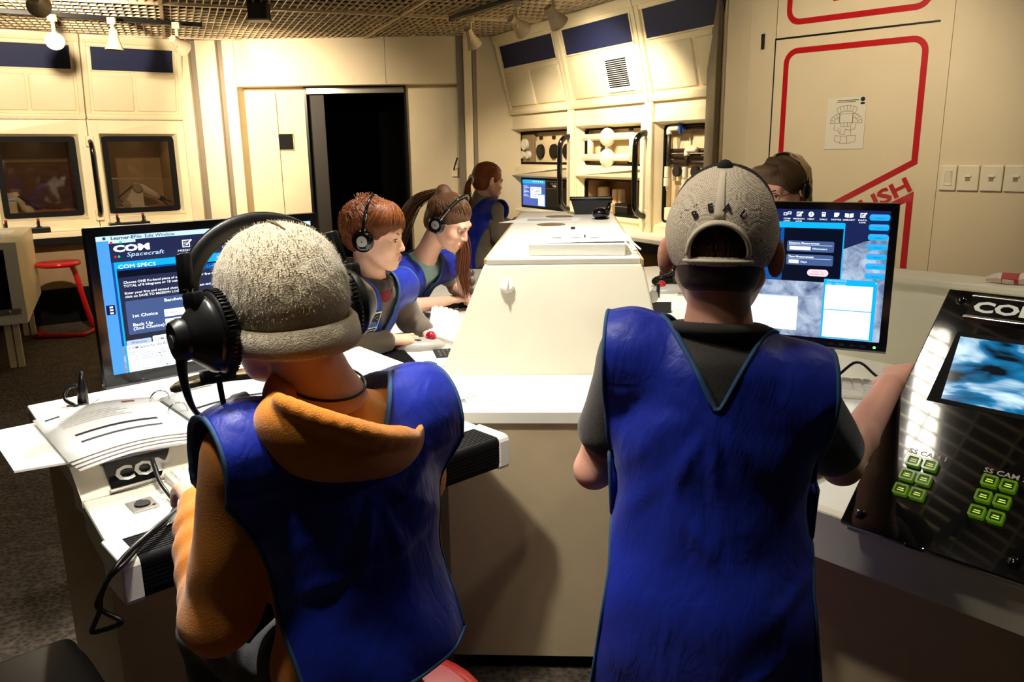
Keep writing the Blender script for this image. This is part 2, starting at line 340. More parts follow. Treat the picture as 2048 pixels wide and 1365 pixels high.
# door wall with valance
DY = 8.42
DW = thing('wall_back', 'beige back wall with dark doorway', None, (0, DY, 0), 0, kind='structure')
def dw(b):
    b.box(-3.3, -2.045, 0, 0.12, 0, CEIL+0.3); b.box(-1.035, 0.05, 0, 0.12, 0, CEIL+0.3); b.box(-2.045, -1.035, 0, 0.12, 2.20, CEIL+0.3)
part('wall_face', M_BEIGE, DW, dw)
def val(b): b.prism([(-2.70, 0.0), (-2.66, -0.20), (-0.50, -0.20), (-0.50, 0.0)], 2.195, CEIL+0.01)
part('valance', M_BEIGE, DW, val)
for x0, x1 in ((-2.62, -2.34),): part('wall_recess', M_BEIGE, DW, lambda b: b.box(x0, x1, -0.02, 0, 0, 2.15))
part('valance_joint', M_GREY, DW, lambda b: b.box(-1.196, -1.192, -0.2015, -0.199, 2.20, CEIL))
D1 = thing('door_1', 'dark open doorway with brushed steel header strip', None, (-1.54, DY, 0), 0, kind='structure')
part('header_strip', M_STEEL, D1, lambda b: b.rbox(-0.49, 0.49, -0.012, 0.02, 2.125, 2.185, 0.004))
part('door_jamb', M_BLACK, D1, lambda b: (b.box(-0.515, -0.49, -0.02, 0.12, 0, 2.20), b.box(0.49, 0.512, -0.02, 0.12, 0, 2.20), b.box(-0.515, 0.512, -0.02, 0.12, 2.185, 2.21)))
part('sliding_leaf', mat('dark_leaf', srgb(46, 40, 32), 0.6), D1, lambda b: b.box(-0.49, -0.33, 0.04, 0.08, 0, 2.13))
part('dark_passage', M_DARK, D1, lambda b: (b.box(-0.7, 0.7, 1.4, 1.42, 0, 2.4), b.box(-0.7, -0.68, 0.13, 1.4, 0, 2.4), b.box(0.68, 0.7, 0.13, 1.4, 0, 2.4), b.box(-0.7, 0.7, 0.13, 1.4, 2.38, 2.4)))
pl = thing('wall_plaque', 'small black plaque with brass rim beside the doorway', 'plaque', (-2.29, DY, 1.665))
part('brass_rim', mat('brass', srgb(190, 160, 96), 0.35, metal=0.8), pl, lambda b: b.rbox(-0.102, 0.102, -0.008, 0, -0.088, 0.088, 0.003))
part('black_plate', M_DARK, pl, lambda b: b.box(-0.092, 0.092, -0.011, -0.004, -0.078, 0.078))
hk = thing('wall_hook', 'small hook with dark cord by the fluted pillar', 'hook', (-0.56, DY, 1.33))
part('hook_plate', M_CREAM, hk, lambda b: b.rbox(-0.03, 0.03, -0.02, 0, -0.04, 0.05, 0.006))
part('cord_stub', M_BLACK, hk, lambda b: b.tube([(-0.01, -0.03, 0.03), (0.005, -0.035, 0.08), (0.03, -0.02, 0.15)], 0.008, 6), smooth='all')

# fluted pillars
def pillar(name, label, xs, y, mats):
    t = thing(name, label, None, (xs[0], y, 0), 0, kind='structure')
    for i in range(len(xs)-1):
        g = mats[i]; w = xs[i+1]-xs[i]
        part('groove' if g else 'flute', M_GREY if g else M_BEIGE, t, lambda b: b.rbox(xs[i]-xs[0], xs[i+1]-xs[0]-0.001, (0.05 if g else 0.0), 0.3, 0, CEIL+0.02, 0.01))
    return t
pillar('trim_1', 'beige fluted pillar with grey grooves beside the left wall', [-3.22, -3.10, -3.03, -2.83, -2.77, -2.655], 8.20, [0, 1, 0, 1, 0])
pillar('trim_2', 'beige fluted pillar with grey grooves right of the doorway', [-0.50, -0.43, -0.35, -0.31], 8.15, [1, 0, 1])
part('wall_link', M_BEIGE, DW, lambda b: b.box(-0.32, 0.12, -0.1, 0.0, 0, CEIL))
pillar('trim_3', 'grey fluted pillar at the edge of the right module wall', [1.345, 1.385, 1.40, 1.44], 5.38, [1, 0, 1])

# hatch wall on the right
HP = (1.4539, 4.389); HD = (0.7025, -0.71168)
HW = wall_root('wall_hatch', 'beige wall with red striped hatch outline', HP, HD)
HM = Matrix.Translation((HP[0], HP[1], 0)) @ Matrix.Rotation(math.atan2(HD[1], HD[0]), 4, 'Z')
def hw(b):
    b.box(-0.065, 0.79, 0.0, 0.12, 0, CEIL+0.2); b.box(0.792, 3.5, 0.0, 0.12, 0, CEIL+0.2)
    b.add([(-0.068, 0.0, 0), (-0.068, 0.0, CEIL+0.2), (-0.23, 0.03, 0), (-0.23, 0.03, CEIL+0.2), (-0.405, 0.085, 0), (-0.405, 0.085, CEIL+0.2), (-0.74, 0.69, 0), (-0.74, 0.69, CEIL+0.2)], [(0, 1, 3, 2), (2, 3, 5, 4), (4, 5, 7, 6)])
part('wall_face', M_BEIGE, HW, hw)
part('panel_gap', M_BLACK, HW, lambda b: (b.box(-0.068, 0.735, -0.002, 0.001, 2.087, 2.096), b.box(-0.0705, -0.0645, -0.002, 0.001, 0.0, 2.096)))
def stripe(b, pts, w=0.028, closed=False, y=-0.003):
    P = [Vector((p[0], p[1])) for p in pts]; n = len(P); L = []; Q = []
    for i in range(n):
        a = P[i-1] if (closed or i > 0) else None; c = P[(i+1) % n] if (closed or i < n-1) else None
        d1 = (P[i]-a).normalized() if a is not None else None; d2 = (c-P[i]).normalized() if c is not None else None
        d1 = d1 or d2; d2 = d2 or d1; nn = Vector((-(d1+d2).y, (d1+d2).x)).normalized(); k = 1/max(0.4, nn.dot(Vector((-d1.y, d1.x))))
        L.append(P[i]+nn*w/2*k); Q.append(P[i]-nn*w/2*k)
    m = n if closed else n-1
    b.add([(p.x, y, p.y) for p in L]+[(p.x, y, p.y) for p in Q], [(i, n+i, n+(i+1) % n, (i+1) % n) for i in range(m)])
def rpts(cx, cz, r, a0, a1, n=6): return [(cx+r*math.cos(R(a0+(a1-a0)*i/n)), cz+r*math.sin(R(a0+(a1-a0)*i/n))) for i in range(n+1)]
def hatch(b):
    stripe(b, [(-0.0, 1.0)]+rpts(0.06, 1.965, 0.06, 180, 90)+rpts(0.622, 1.965, 0.06, 90, 0)+[(0.682, 1.465), (0.05, 1.108), (0.05, 0.9)])
    stripe(b, rpts(0.62, 2.70, 0.06, 90, 0)+rpts(0.622, 2.225, 0.06, 0, -90)+rpts(0.06, 2.225, 0.06, 270, 180)+rpts(0.06, 2.70, 0.06, 180, 90), closed=True)
    stripe(b, [(0.35, 1.118), (0.678, 1.302), (0.678, 0.955)], 0.03)
part('red_stripe', M_REDPAINT, HW, hatch)
FX = lambda x, z, ang=0.0, y=-0.004: Matrix.Translation((x, y, z)) @ Matrix.Rotation(R(90), 4, 'X') @ Matrix.Rotation(ang, 4, 'Z')
part('push_lettering', M_REDPAINT, HW, lambda b: b.text('PUSH', 0.098, FX(0.690, 1.338, R(29.5)), bold=0.03, xs=1.42, align='RIGHT'))
part('number_lettering', M_INK, HW, lambda b: b.text('1', 0.10, Matrix.Translation((-0.175, 0.0135, 2.055)) @ Matrix.Rotation(R(90), 4, 'X') @ Matrix.Rotation(R(-10.5), 4, 'Y'), bold=0.05, xs=1.2))
part('access_lettering', M_REDPAINT, HW, lambda b: b.text('ACCESS', 0.10, FX(0.235, 2.245), bold=0.04, xs=1.5))
# laminated floor plan
fp = thing('floor_plan', 'laminated white floor plan sheet taped inside the red hatch outline', 'sheet', HM @ Vector((0.335, -0.002, 1.655)), math.atan2(HD[1], HD[0]))
part('sheet', mat('laminate_sheet', srgb(232, 226, 206), 0.15, coat=0.6), fp, lambda b: b.rbox(-0.098, 0.098, -0.003, 0.0, -0.126, 0.126, 0.001))
def plan(b):
    b.M = Matrix.Translation((0.0, -0.0035, 0)); ln = lambda pts, c=False: stripe(b, pts, 0.0018, c, 0)
    arc = lambda cx, cz, r, a0, a1, s=1.0: [(cx+r*math.cos(R(a0+(a1-a0)*i/12))*s, cz+r*math.sin(R(a0+(a1-a0)*i/12))) for i in range(13)]
    ln(arc(0.005, -0.02, 0.105, 60, 120)); ln(arc(0.005, -0.02, 0.078, 58, 122)); ln([(0.057, 0.071), (0.046, 0.046)]); ln([(-0.047, 0.071), (-0.036, 0.046)])
    for a in (70, 80, 90, 100, 110): ln([(0.005+0.078*math.cos(R(a)), -0.02+0.078*math.sin(R(a))), (0.005+0.105*math.cos(R(a)), -0.02+0.105*math.sin(R(a)))])
    ln([(-0.028, 0.045), (0.036, 0.045), (0.036, 0.002), (-0.028, 0.002)], True); ln([(-0.024, 0.002), (0.032, 0.002), (0.028, -0.016), (-0.02, -0.016)], True); ln([(-0.005, 0.002), (-0.005, -0.016)]); ln([(0.012, 0.002), (0.012, -0.016)])
    ln(arc(-0.03, 0.0, 0.046, 90, 180)+[(-0.03, 0.0)], True); ln(arc(0.038, 0.0, 0.046, 0, 90)+[(0.038, 0.0)], True); ln(arc(-0.03, 0.0, 0.026, 90, 180)); ln(arc(0.038, 0.0, 0.026, 0, 90))
    for a in (112, 135, 158): ln([(-0.03+0.026*math.cos(R(a)), 0.026*math.sin(R(a))), (-0.03+0.046*math.cos(R(a)), 0.046*math.sin(R(a)))]); ln([(0.038-0.026*math.cos(R(a)), 0.026*math.sin(R(a))), (0.038-0.046*math.cos(R(a)), 0.046*math.sin(R(a)))])
    ln([(-0.05, -0.004), (-0.055, -0.03), (-0.03, -0.04), (-0.03, -0.02)]); ln([(0.055, -0.004), (0.05, -0.03), (0.03, -0.034), (0.03, -0.02)]); ln([(-0.02, -0.03), (-0.024, -0.05), (0.0, -0.056), (0.004, -0.03), (0.03, -0.036), (0.034, -0.056)])
    ln([(-0.045, -0.06), (-0.05, -0.085), (-0.02, -0.097), (0.03, -0.097), (0.055, -0.09), (0.06, -0.062), (0.03, -0.06), (0.0, -0.064)], True); ln([(-0.015, -0.062), (-0.02, -0.097)]); ln([(0.014, -0.062), (0.016, -0.097)])
part('plan_lines', mat('plan_ink', srgb(96, 84, 64), 0.6), fp, plan)
part('plan_heading', mat('plan_ink', (0, 0, 0)), fp, lambda b: (b.box(-0.045, 0.06, -0.0036, -0.003, 0.108, 0.112), b.box(-0.05, 0.045, -0.0036, -0.003, 0.101, 0.104)))
part('plan_logo', M_INK, fp, lambda b: (b.cyl((0.08, -0.003, 0.112), (0.08, -0.0042, 0.112), 0.011), b.box(0.07, 0.09, -0.004, -0.003, 0.088, 0.098)))
# switch plates
M_PLATE = mat('ivory_plate', srgb(236, 226, 200), 0.35)
def plate(u, w, lab, rocker):
    t = thing('switch_plate', lab, 'switch plate', HM @ Vector((u, 0, 1.393)), math.atan2(HD[1], HD[0]), 'row of wall plates beside the hatch')
    part('cover', M_PLATE, t, lambda b: b.rbox(-w/2, w/2, -0.012, 0, -0.057, 0.057, 0.004))
    if rocker:
        part('rocker_frame', M_PLATE, t, lambda b: rring(b, -0.017, 0.017, -0.034, 0.034, 0.003, 0.003, -0.0155, -0.01))
        part('rocker', M_PLATE, t, lambda b: b.add([(-0.013, -0.011, -0.03), (0.013, -0.011, -0.03), (0.013, -0.020, 0.03), (-0.013, -0.020, 0.03), (-0.013, -0.009, -0.03), (0.013, -0.009, -0.03), (0.013, -0.009, 0.03), (-0.013, -0.009, 0.03)], [(0, 1, 2, 3), (3, 2, 6, 7), (0, 3, 7, 4), (1, 5, 6, 2), (0, 4, 5, 1)]))
    else:
        part('jack_flap', M_PLATE, t, lambda b: b.rbox(-0.014, 0.014, -0.018, -0.01, 0.004, 0.014, 0.002))
        part('jack_hole', mat('jack_tan', srgb(150, 136, 108), 0.6), t, lambda b: b.box(-0.011, 0.009, -0.0125, -0.011, -0.014, 0.003))  # flat tan patch marks the jack opening
plate(0.840, 0.07, 'ivory wall plate with rocker switch, leftmost of the row', True)
plate(0.925, 0.088, 'ivory blank jack plate right of the rocker switch', False)
plate(1.021, 0.088, 'ivory jack plate third in the row of wall plates', False)
plate(1.117, 0.092, 'ivory jack plate at the right end of the row', False)

# ---- track lighting ------------------------------------------------
M_LAMP = mat('lamp_housing', srgb(214, 198, 164), 0.4)
def track(a, c, label):
    a = Vector(a); c = Vector(c); t = thing('light_track', label, 'light track', a); d = c-a
    part('rail', M_BLACK, t, lambda b: (setattr(b, 'M', frame((0, 0, 0), d, (0, 0, 1))), b.rbox(0, d.length, -0.018, 0.018, -0.02, 0.02, 0.003)))
    part('end_cap', M_RUB, t, lambda b: (setattr(b, 'M', frame((0, 0, 0), d, (0, 0, 1))), b.box(d.length, d.length+0.01, -0.02, 0.02, -0.022, 0.022)))
M_BULB_ON = emat('lit_bulb', (1.0, 0.9, 0.68), 45.0)
M_BULB_OFF = mat('unlit_bulb', srgb(225, 215, 190), 0.2)
def spotlight(pos, target, label, watts, angle=70, blend=0.6, col=WARM, on=True, drop=0.16):
    pos = Vector(pos); t = thing('track_spotlight', label, 'spotlight', pos, 0, 'track spotlights under the ceiling')
    d = (Vector(target)-pos).normalized(); x, y = ortho(d); F = Matrix(((x.x, y.x, d.x, 0), (x.y, y.y, d.y, 0), (x.z, y.z, d.z, 0), (0, 0, 0, 1)))
    part('stem', M_LAMP, t, lambda b: (b.cyl((0, 0, 0), (0, 0, drop), 0.014, n=10), b.rbox(-0.03, 0.03, -0.018, 0.018, drop-0.05, drop, 0.005)), smooth=40)
    part('yoke', M_LAMP, t, lambda b: b.tube([(0.0, 0.035, -0.03), (0, 0.04, 0.0), (0, 0.02, 0.035), (0, -0.02, 0.035), (0, -0.04, 0.0), (0, -0.035, -0.03)], 0.007, 6), smooth='all')
    part('shade', M_LAMP, t, lambda b: (setattr(b, 'M', F), b.lathe([(0.0, -0.075), (0.03, -0.072), (0.034, -0.03), (0.04, 0.0), (0.058, 0.045), (0.068, 0.075), (0.064, 0.076), (0.05, 0.045), (0.03, 0.0), (0.0, -0.02)], 20)), smooth=50)
    part('bulb', M_BULB_ON if on else M_BULB_OFF, t, lambda b: (setattr(b, 'M', F), b.lathe([(0.0, 0.0), (0.035, 0.01), (0.056, 0.048), (0.056, 0.06), (0.04, 0.068), (0.0, 0.07)], 20)), smooth=50)
    if on and watts:
        L = bpy.data.lights.new('lamp', 'SPOT'); L.energy = watts; L.color = col; L.spot_size = R(angle); L.spot_blend = blend; L.shadow_soft_size = 0.05
        lo = bpy.data.objects.new('lamp', L); COL.objects.link(lo); lo.parent = t; lo.location = d*0.09; lo.rotation_euler = d.to_track_quat('-Z', 'Y').to_euler()
    return t
track((-4.6, 5.70, 2.60), (-2.55, 7.09, 2.60), 'black track rail along the left wall ceiling')
track((0.55, 5.30, 2.60), (-0.45, 6.95, 2.60), 'black track rail in front of the right module wall')
spotlight((-3.38, 6.35, 2.42), (-2.2, 4.0, 1.0), 'glaring lit spotlight nearest the left edge of the picture', 60, 80, 0.8)
track((-3.6, 4.50, 2.60), (-1.9, 5.30, 2.60), 'black track rail near the top left corner')
spotlight((-2.70, 4.93, 2.42), (-3.75, 7.7, 1.95), 'lit spotlight cut by the top edge at upper left', 400, 80, 0.8)
spotlight((-3.02, 6.52, 2.42), (-3.1, 6.5, 1.0), 'unlit downward spotlight between two lit ones at left', 0, on=False)
spotlight((-2.64, 6.80, 2.42), (-2.2, 8.4, 1.7), 'lit spotlight tilted towards the doorway, above the left pillar', 210, 95, 0.8)
spotlight((-0.29, 6.70, 2.42), (0.2, 7.6, 1.2), 'dim spotlight left of three on the right track', 80, 90, 0.8)
spotlight((0.07, 6.08, 2.42), (1.0, 7.0, 1.7), 'lit spotlight in the middle of the right track', 85, 95, 0.8)
spotlight((0.31, 5.70, 2.42), (1.2, 6.5, 1.4), 'spotlight at the right end of the right track, tilted right', 110, 90, 0.8)
cs = thing('ceiling_speaker', 'small dark box hanging from the ceiling grille', 'box', (-1.84, 6.35, 2.52))
part('housing', M_BLACK, cs, lambda b: b.rbox(-0.07, 0.07, -0.06, 0.06, 0, 0.12, 0.006)); part('bracket', M_GREY, cs, lambda b: b.box(-0.08, 0.08, -0.07, 0.07, -0.012, 0.0))
# desk spotlights on tracks added overhead, unseen above the frame
track((-1.6, 2.9, 2.60), (1.9, 2.9, 2.60), 'black track rail above the console, out of frame overhead')
track((-1.3, 1.05, 2.60), (1.4, 1.45, 2.60), 'black track rail above the foreground desks, out of frame overhead')
spotlight((-1.05, 2.9, 2.42), (-0.95, 1.85, 0.85), 'overhead spotlight aimed at the left desk binder', 190, 62, 0.55, NEUT)
spotlight((-0.2, 2.9, 2.42), (-0.1, 2.45, 0.9), 'overhead spotlight aimed at the console front', 120, 80, 0.6, NEUT)
spotlight((0.45, 2.9, 2.42), (0.3, 3.6, 1.1), 'overhead spotlight aimed at the console top', 120, 80, 0.6, NEUT)
spotlight((1.0, 2.9, 2.42), (1.65, 4.1, 1.6), 'overhead spotlight aimed at the red striped hatch', 46, 85, 0.8, WARM)
spotlight((-0.50, 1.17, 2.42), (-0.55, 1.45, 0.9), 'overhead spotlight aimed at the left keyboard tray', 82, 84, 0.7, NEUT)
track((-0.8, 0.84, 2.60), (0.5, 1.16, 2.60), 'added unseen short black track rail behind the two boys overhead')  # rail and the next two spots added out of view to brighten the boys
spotlight((-0.62, 0.884, 2.42), (-0.33, 1.15, 1.28), 'added unseen overhead fill light brightening the boy in the beanie', 20, 32, 1.0, NEUT)
spotlight((-0.22, 0.98, 2.42), (0.14, 1.34, 1.27), 'added unseen overhead fill light aimed between the two boys', 15, 46, 1.0, NEUT)
spotlight((1.25, 1.428, 2.42), (0.95, 1.85, 0.9), 'added unseen overhead spotlight aimed at the right keyboard', 14, 75, 0.7, NEUT)
cf = thing('ceiling_tube_light', 'fluorescent tube fixture above the grille over the foreground desks', 'light', (0.08, 1.66, 2.70), R(41))
part('reflector', M_WHITE, cf, lambda b: b.rbox(-0.30, 0.30, -0.06, 0.06, 0.03, 0.07, 0.005))
for y in (-0.03, 0.03): part('tube', emat('tube_glow', (1.0, 0.93, 0.82), 26.0), cf, lambda b: b.cyl((-0.28, y, 0.012), (0.28, y, 0.012), 0.016, n=12), smooth=40)
# ================================================================== CONSOLES AND DESKS
def inv(o): return (Matrix.Translation(o.location) @ Matrix.Rotation(o.rotation_euler[2], 4, 'Z')).inverted()
def wpart(name, m, parent, fn, smooth=False, **k):
    b = MB(); b.M = inv(parent); fn(b); return b.build(name, m, parent, smooth, **k)
TZ, DZ = 0.84, 0.90
V2 = lambda p: Vector((p[0], p[1]))
def armrest_profile(w=0.085, h=0.075, rib=0.0085):
    pts = []; n = int(w/rib)
    for i in range(n): pts += [(w-i*rib, 0.006), (w-i*rib-rib*0.62, 0.006), (w-i*rib-rib*0.62, 0.0035), (w-(i+1)*rib, 0.0035)]
    for k in range(6): a = R(90+k*18); pts.append((0.0+0.014*math.cos(a)*1.0-0.0, 0.006-0.014+0.014*math.sin(a)))
    m = int((h-0.02)/rib)
    for i in range(m): z = -0.012-i*rib; pts += [(-0.014, z), (-0.014, z-rib*0.62), (-0.0115, z-rib*0.62), (-0.0115, z-rib)]
    pts += [(-0.010, -h), (w, -h)]
    return pts
def sweep2(b, prof, p0, p1, inward):
    """profile (d inward, z) swept from p0 to p1 (3D points)"""
    p0 = Vector(p0); p1 = Vector(p1); m = Vector(inward); n = len(prof)
    vs = [p0+m*d+Vector((0, 0, z)) for d, z in prof]+[p1+m*d+Vector((0, 0, z)) for d, z in prof]
    b.add(vs, [(i, (i+1) % n, n+(i+1) % n, n+i) for i in range(n)]+[tuple(range(n))[::-1], tuple(range(n, 2*n))])
def station(name, label, A, B, KL, KR, DL, DR, BL, BR, extra, base, ribbed=True):
    c = (V2(A)+V2(B)+V2(BL)+V2(BR))/4; t = thing(name, label, 'desk', (c.x, c.y, 0))
    fr = (V2(B)-V2(A)).normalized(); nrm = Vector((-fr.y, fr.x)); 
    if (V2(KL)-V2(A)).dot(nrm) < 0: nrm = -nrm
    n3 = (nrm.x, nrm.y, 0)
    wpart('tray', M_WHITE, t, lambda b: b.prism([A, B, KR, KL], TZ-0.075, TZ), bevel=0.006)
    def slope(b):
        b.add([(*KL, TZ-0.03), (*KR, TZ-0.03), (*KR, TZ), (*KL, TZ), (*DL, DZ), (*DR, DZ), (*DL, TZ-0.03), (*DR, TZ-0.03)], [(3, 2, 5, 4), (0, 1, 2, 3), (4, 6, 0, 3), (5, 2, 1, 7)])
    wpart('riser_face', M_CONS, t, slope)
    wpart('deck', M_WHITE, t, lambda b: b.prism([DL, DR]+extra+[BR, BL], DZ-0.05, DZ), bevel=0.005)
    a3 = Vector((*A, TZ)); b3 = Vector((*B, TZ)); f3 = Vector((fr.x, fr.y, 0)); L = (b3-a3).length
    if ribbed: wpart('armrest', M_RUB, t, lambda b: sweep2(b, armrest_profile(), a3+f3*0.032, b3-f3*0.032, n3), merge=False)
    else: wpart('fascia', M_CONS, t, lambda b: sweep2(b, [(0.02, 0.001), (-0.004, 0.001), (-0.006, -0.002), (-0.006, -0.1), (0.02, -0.1)], a3, b3, n3))
    for p, q in () if not ribbed else ((a3, a3+f3*0.034), (b3-f3*0.034, b3)):
        pr = [(0.10, 0.008), (0.0, 0.008), (-0.012, 0.004), (-0.017, -0.006), (-0.017, -0.07), (-0.012, -0.08), (0.10, -0.08)]
        wpart('end_cap', M_WHITE, t, lambda b: sweep2(b, pr, p, q, n3), bevel=0.004)
    wpart('base_cabinet', M_BASE, t, lambda b: b.prism(base, 0.09, TZ-0.06))
    cc = sum((V2(p) for p in base), Vector((0, 0)))/len(base)
    wpart('toe_kick', M_RUB, t, lambda b: b.prism([tuple(cc+(V2(p)-cc)*0.94) for p in base], 0.0, 0.09))
    return t, fr, nrm
LD, lfr, lnr = station('console_desk', 'white wedge desk with black ribbed armrest carrying the open binder', (-0.71, 1.30), (-0.021, 1.93), (-0.915, 1.57), (-0.19, 2.127), (-0.953, 1.609), (-0.225, 2.165), (-1.31, 2.06), (-0.57, 2.74), [(-0.275, 2.365)],
    [(-0.92, 1.64), (-0.24, 2.20), (-0.29, 2.36), (-0.57, 2.68), (-1.27, 2.05)])
RD, rfr, rnr = station('console_desk', 'white wedge desk at right below the slanted black panel', (1.18, 0.83), (0.21, 1.93), (1.40, 1.03), (0.43, 2.13), (1.43, 1.06), (0.46, 2.16), (2.0, 1.56), (1.03, 2.66), [],
    [(1.30, 1.02), (0.38, 2.07), (1.0, 2.62), (1.95, 1.55)], ribbed=False)
# riser board behind the right desk
def riser(b):
    e = Vector((0.6606, -0.7507, 0)); m = Vector((0.7507, 0.6606, 0)); p = Vector((1.147, 2.344, 0))
    b.M = b.M @ frame(p-e*0.22, e, m)
    b.box(0, 1.7, 0, 0.04, DZ-0.1, 1.15); b.rbox(0, 1.7, -0.012, 0.15, 1.15, 1.17, 0.004)
wpart('back_riser', M_CONS, RD, riser)

# nameplate, socket plate on the left desk
sl = frame((-0.934, 1.589, 0.87), (lfr.x, lfr.y, 0), (lnr.x*0.05, lnr.y*0.05, 0.06))
npl = wpart('nameplate', M_GLOSS, LD, lambda b: (setattr(b, 'M', b.M @ sl), b.rbox(0.06, 0.47, -0.036, 0.026, 0, 0.012, 0.002)))
wpart('nameplate_rail', M_STEEL, npl, lambda b: (setattr(b, 'M', inv(LD) @ sl), b.rbox(0.055, 0.475, -0.044, -0.036, 0, 0.016, 0.002), b.rbox(0.055, 0.475, 0.026, 0.031, 0, 0.016, 0.002)))
wpart('nameplate_lettering', M_PAPER, npl, lambda b: (setattr(b, 'M', inv(LD)), b.text('COMMUNICATIONS', 0.045, sl @ Matrix.Translation((0.075, -0.022, 0.0126)), bold=0.03, xs=1.25)))
sk = frame((-0.775, 1.545, TZ+0.0005), (lfr.x, lfr.y, 0), (lnr.x, lnr.y, 0))
so = wpart('socket_plate', M_STEEL, LD, lambda b: (setattr(b, 'M', b.M @ sk), b.rbox(-0.026, 0.026, -0.03, 0.03, 0, 0.003, 0.001)))
wpart('socket', M_BLACK, so, lambda b: (setattr(b, 'M', inv(LD) @ sk), b.cyl((0, 0, 0.002), (0, 0, 0.006), 0.016, n=16), b.box(-0.006, 0.006, 0.014, 0.022, 0.002, 0.005), b.box(0.014, 0.02, -0.02, -0.017, 0.002, 0.0045)))

# worktop strip in front of the console + side worktops
ST = thing('worktop', 'flat white worktop strip between the two wedge desks', 'worktop', (0.06, 2.3, 0))
wpart('top', M_WHITE, ST, lambda b: b.prism([(-0.186, 2.128), (0.40, 2.098), (0.44, 2.15), (0.80, 2.47), (0.62, 2.60), (-0.42, 2.62), (-0.28, 2.40)], TZ-0.035, TZ), bevel=0.003)
wpart('front_panel', M_BASE, ST, lambda b: b.prism([(-0.20, 2.145), (0.40, 2.115), (0.43, 2.16), (-0.21, 2.2)], 0.06, TZ-0.035))
wpart('seam_post', M_GREY, ST, lambda b: b.box(-0.205, -0.19, 2.13, 2.16, 0.05, TZ-0.035))
wpart('toe_kick', M_RUB, ST, lambda b: b.box(-0.2, 0.42, 2.17, 2.2, 0.0, 0.06))
wpart('seam_line', M_GREY, ST, lambda b: b.prism([(-0.262, 2.505), (0.53, 2.472), (0.53, 2.475), (-0.262, 2.508)], TZ-0.001, TZ+0.0006))
SL = thing('worktop', 'white side worktop with black armrest in front of the red-haired boy', 'worktop', (-0.3, 3.4, 0))
pl_l = [(-0.40, 2.64), (-0.47, 2.72), (-0.66, 3.35), (-0.62, 4.3), (-0.42, 4.9), (0.0, 4.9), (-0.21, 2.63)]
wpart('top', M_WHITE, SL, lambda b: b.prism(pl_l, TZ-0.04, TZ), bevel=0.004)
for p, q in (((-0.40, 2.64), (-0.66, 3.35)), ((-0.66, 3.35), (-0.62, 4.3))):
    d = (V2(q)-V2(p)).normalized(); wpart('armrest', M_RUB, SL, lambda b: sweep2(b, armrest_profile(0.07, 0.06), (*p, TZ+0.002), (*q, TZ+0.002), (d.y, -d.x, 0)), merge=False)
wpart('base_cabinet', M_BASE, SL, lambda b: b.prism([(-0.26, 2.72), (-0.40, 3.3), (-0.3, 4.7), (0.0, 4.7), (-0.1, 2.72)], 0.0, TZ-0.04))
SR = thing('worktop', 'white side worktop on the far right side of the console', 'worktop', (0.75, 3.5, 0))
wpart('top', M_WHITE, SR, lambda b: b.prism([(0.55, 2.63), (0.81, 2.48), (1.0, 2.68), (1.16, 3.3), (1.06, 4.3), (0.9, 4.9), (0.6, 4.8), (0.5, 2.63)], TZ-0.04, TZ), bevel=0.004)
wpart('armrest', M_RUB, SR, lambda b: sweep2(b, armrest_profile(0.07, 0.06), (1.14, 3.35, TZ+0.002), (1.04, 4.35, TZ+0.002), (-0.99, -0.1, 0)), merge=False)
wpart('base_cabinet', M_BASE, SR, lambda b: b.prism([(0.55, 2.72), (0.85, 2.72), (0.95, 3.4), (0.8, 4.6), (0.6, 4.6)], 0.0, TZ-0.04))

# centre console
CN = thing('centre_console', 'large cream console block with sloped front and flat white top', 'console', (0.2, 3.6, 0))
tb = [(-0.235, 2.50, 0.84), (0.50, 2.47, 0.84), (0.72, 4.76, 0.84), (-0.06, 4.90, 0.84)]; tt = [(-0.092, 2.701, 1.17), (0.446, 2.679, 1.17), (0.60, 4.74, 1.17), (0.062, 4.85, 1.17)]
wpart('body', M_CONS, CN, lambda b: b.add([(x, y, 0.0) for x, y, z in tb]+tb+tt, [(0, 1, 5, 4), (1, 2, 6, 5), (2, 3, 7, 6), (3, 0, 4, 7), (4, 5, 9, 8), (5, 6, 10, 9), (6, 7, 11, 10), (7, 4, 8, 11), (8, 9, 10, 11)]), bevel=0.006)
wpart('top', M_WHITE, CN, lambda b: b.prism([(-0.084, 2.706), (0.438, 2.684), (0.592, 4.74), (0.07, 4.85)], 1.168, 1.19), bevel=0.004)
wpart('top_edging', mat('edge_band', srgb(196, 170, 124), 0.5), CN, lambda b: (b.prism([(-0.092, 2.73), (-0.084, 2.73), (0.07, 4.85), (0.062, 4.85)], 1.166, 1.186), b.prism([(0.438, 2.67), (0.446, 2.67), (0.60, 4.74), (0.592, 4.74)], 1.166, 1.186)))
def knob(b):
    f = frame((-0.013, 2.650, 1.105), (0.735, -0.03, 0), (0.0, 0.206, 0.33)); b.M = b.M @ f; b.lathe([(0.024, -0.004), (0.024, 0.004), (0.019, 0.006), (0.019, 0.012), (0.0, 0.014)], 24); b.rbox(-0.004, 0.004, -0.016, 0.016, 0.01, 0.022, 0.002)
wpart('lock_knob', mat('white_knob', srgb(246, 240, 236), 0.3), CN, knob, smooth=40)
for i, (x, y, rx) in enumerate(((0.27, 4.42, 0.075), (0.20, 3.95, 0.07))):
    wpart('grommet', mat('grommet_brown', srgb(120, 100, 72), 0.5), CN, lambda b: b.cyl((x, y, 1.1895), (x, y, 1.192), rx, n=28))
wpart('side_hinge', M_WHITE, CN, lambda b: b.sphere((0.49, 2.72, 1.05), (0.018, 0.022, 0.022), 12), smooth='all')

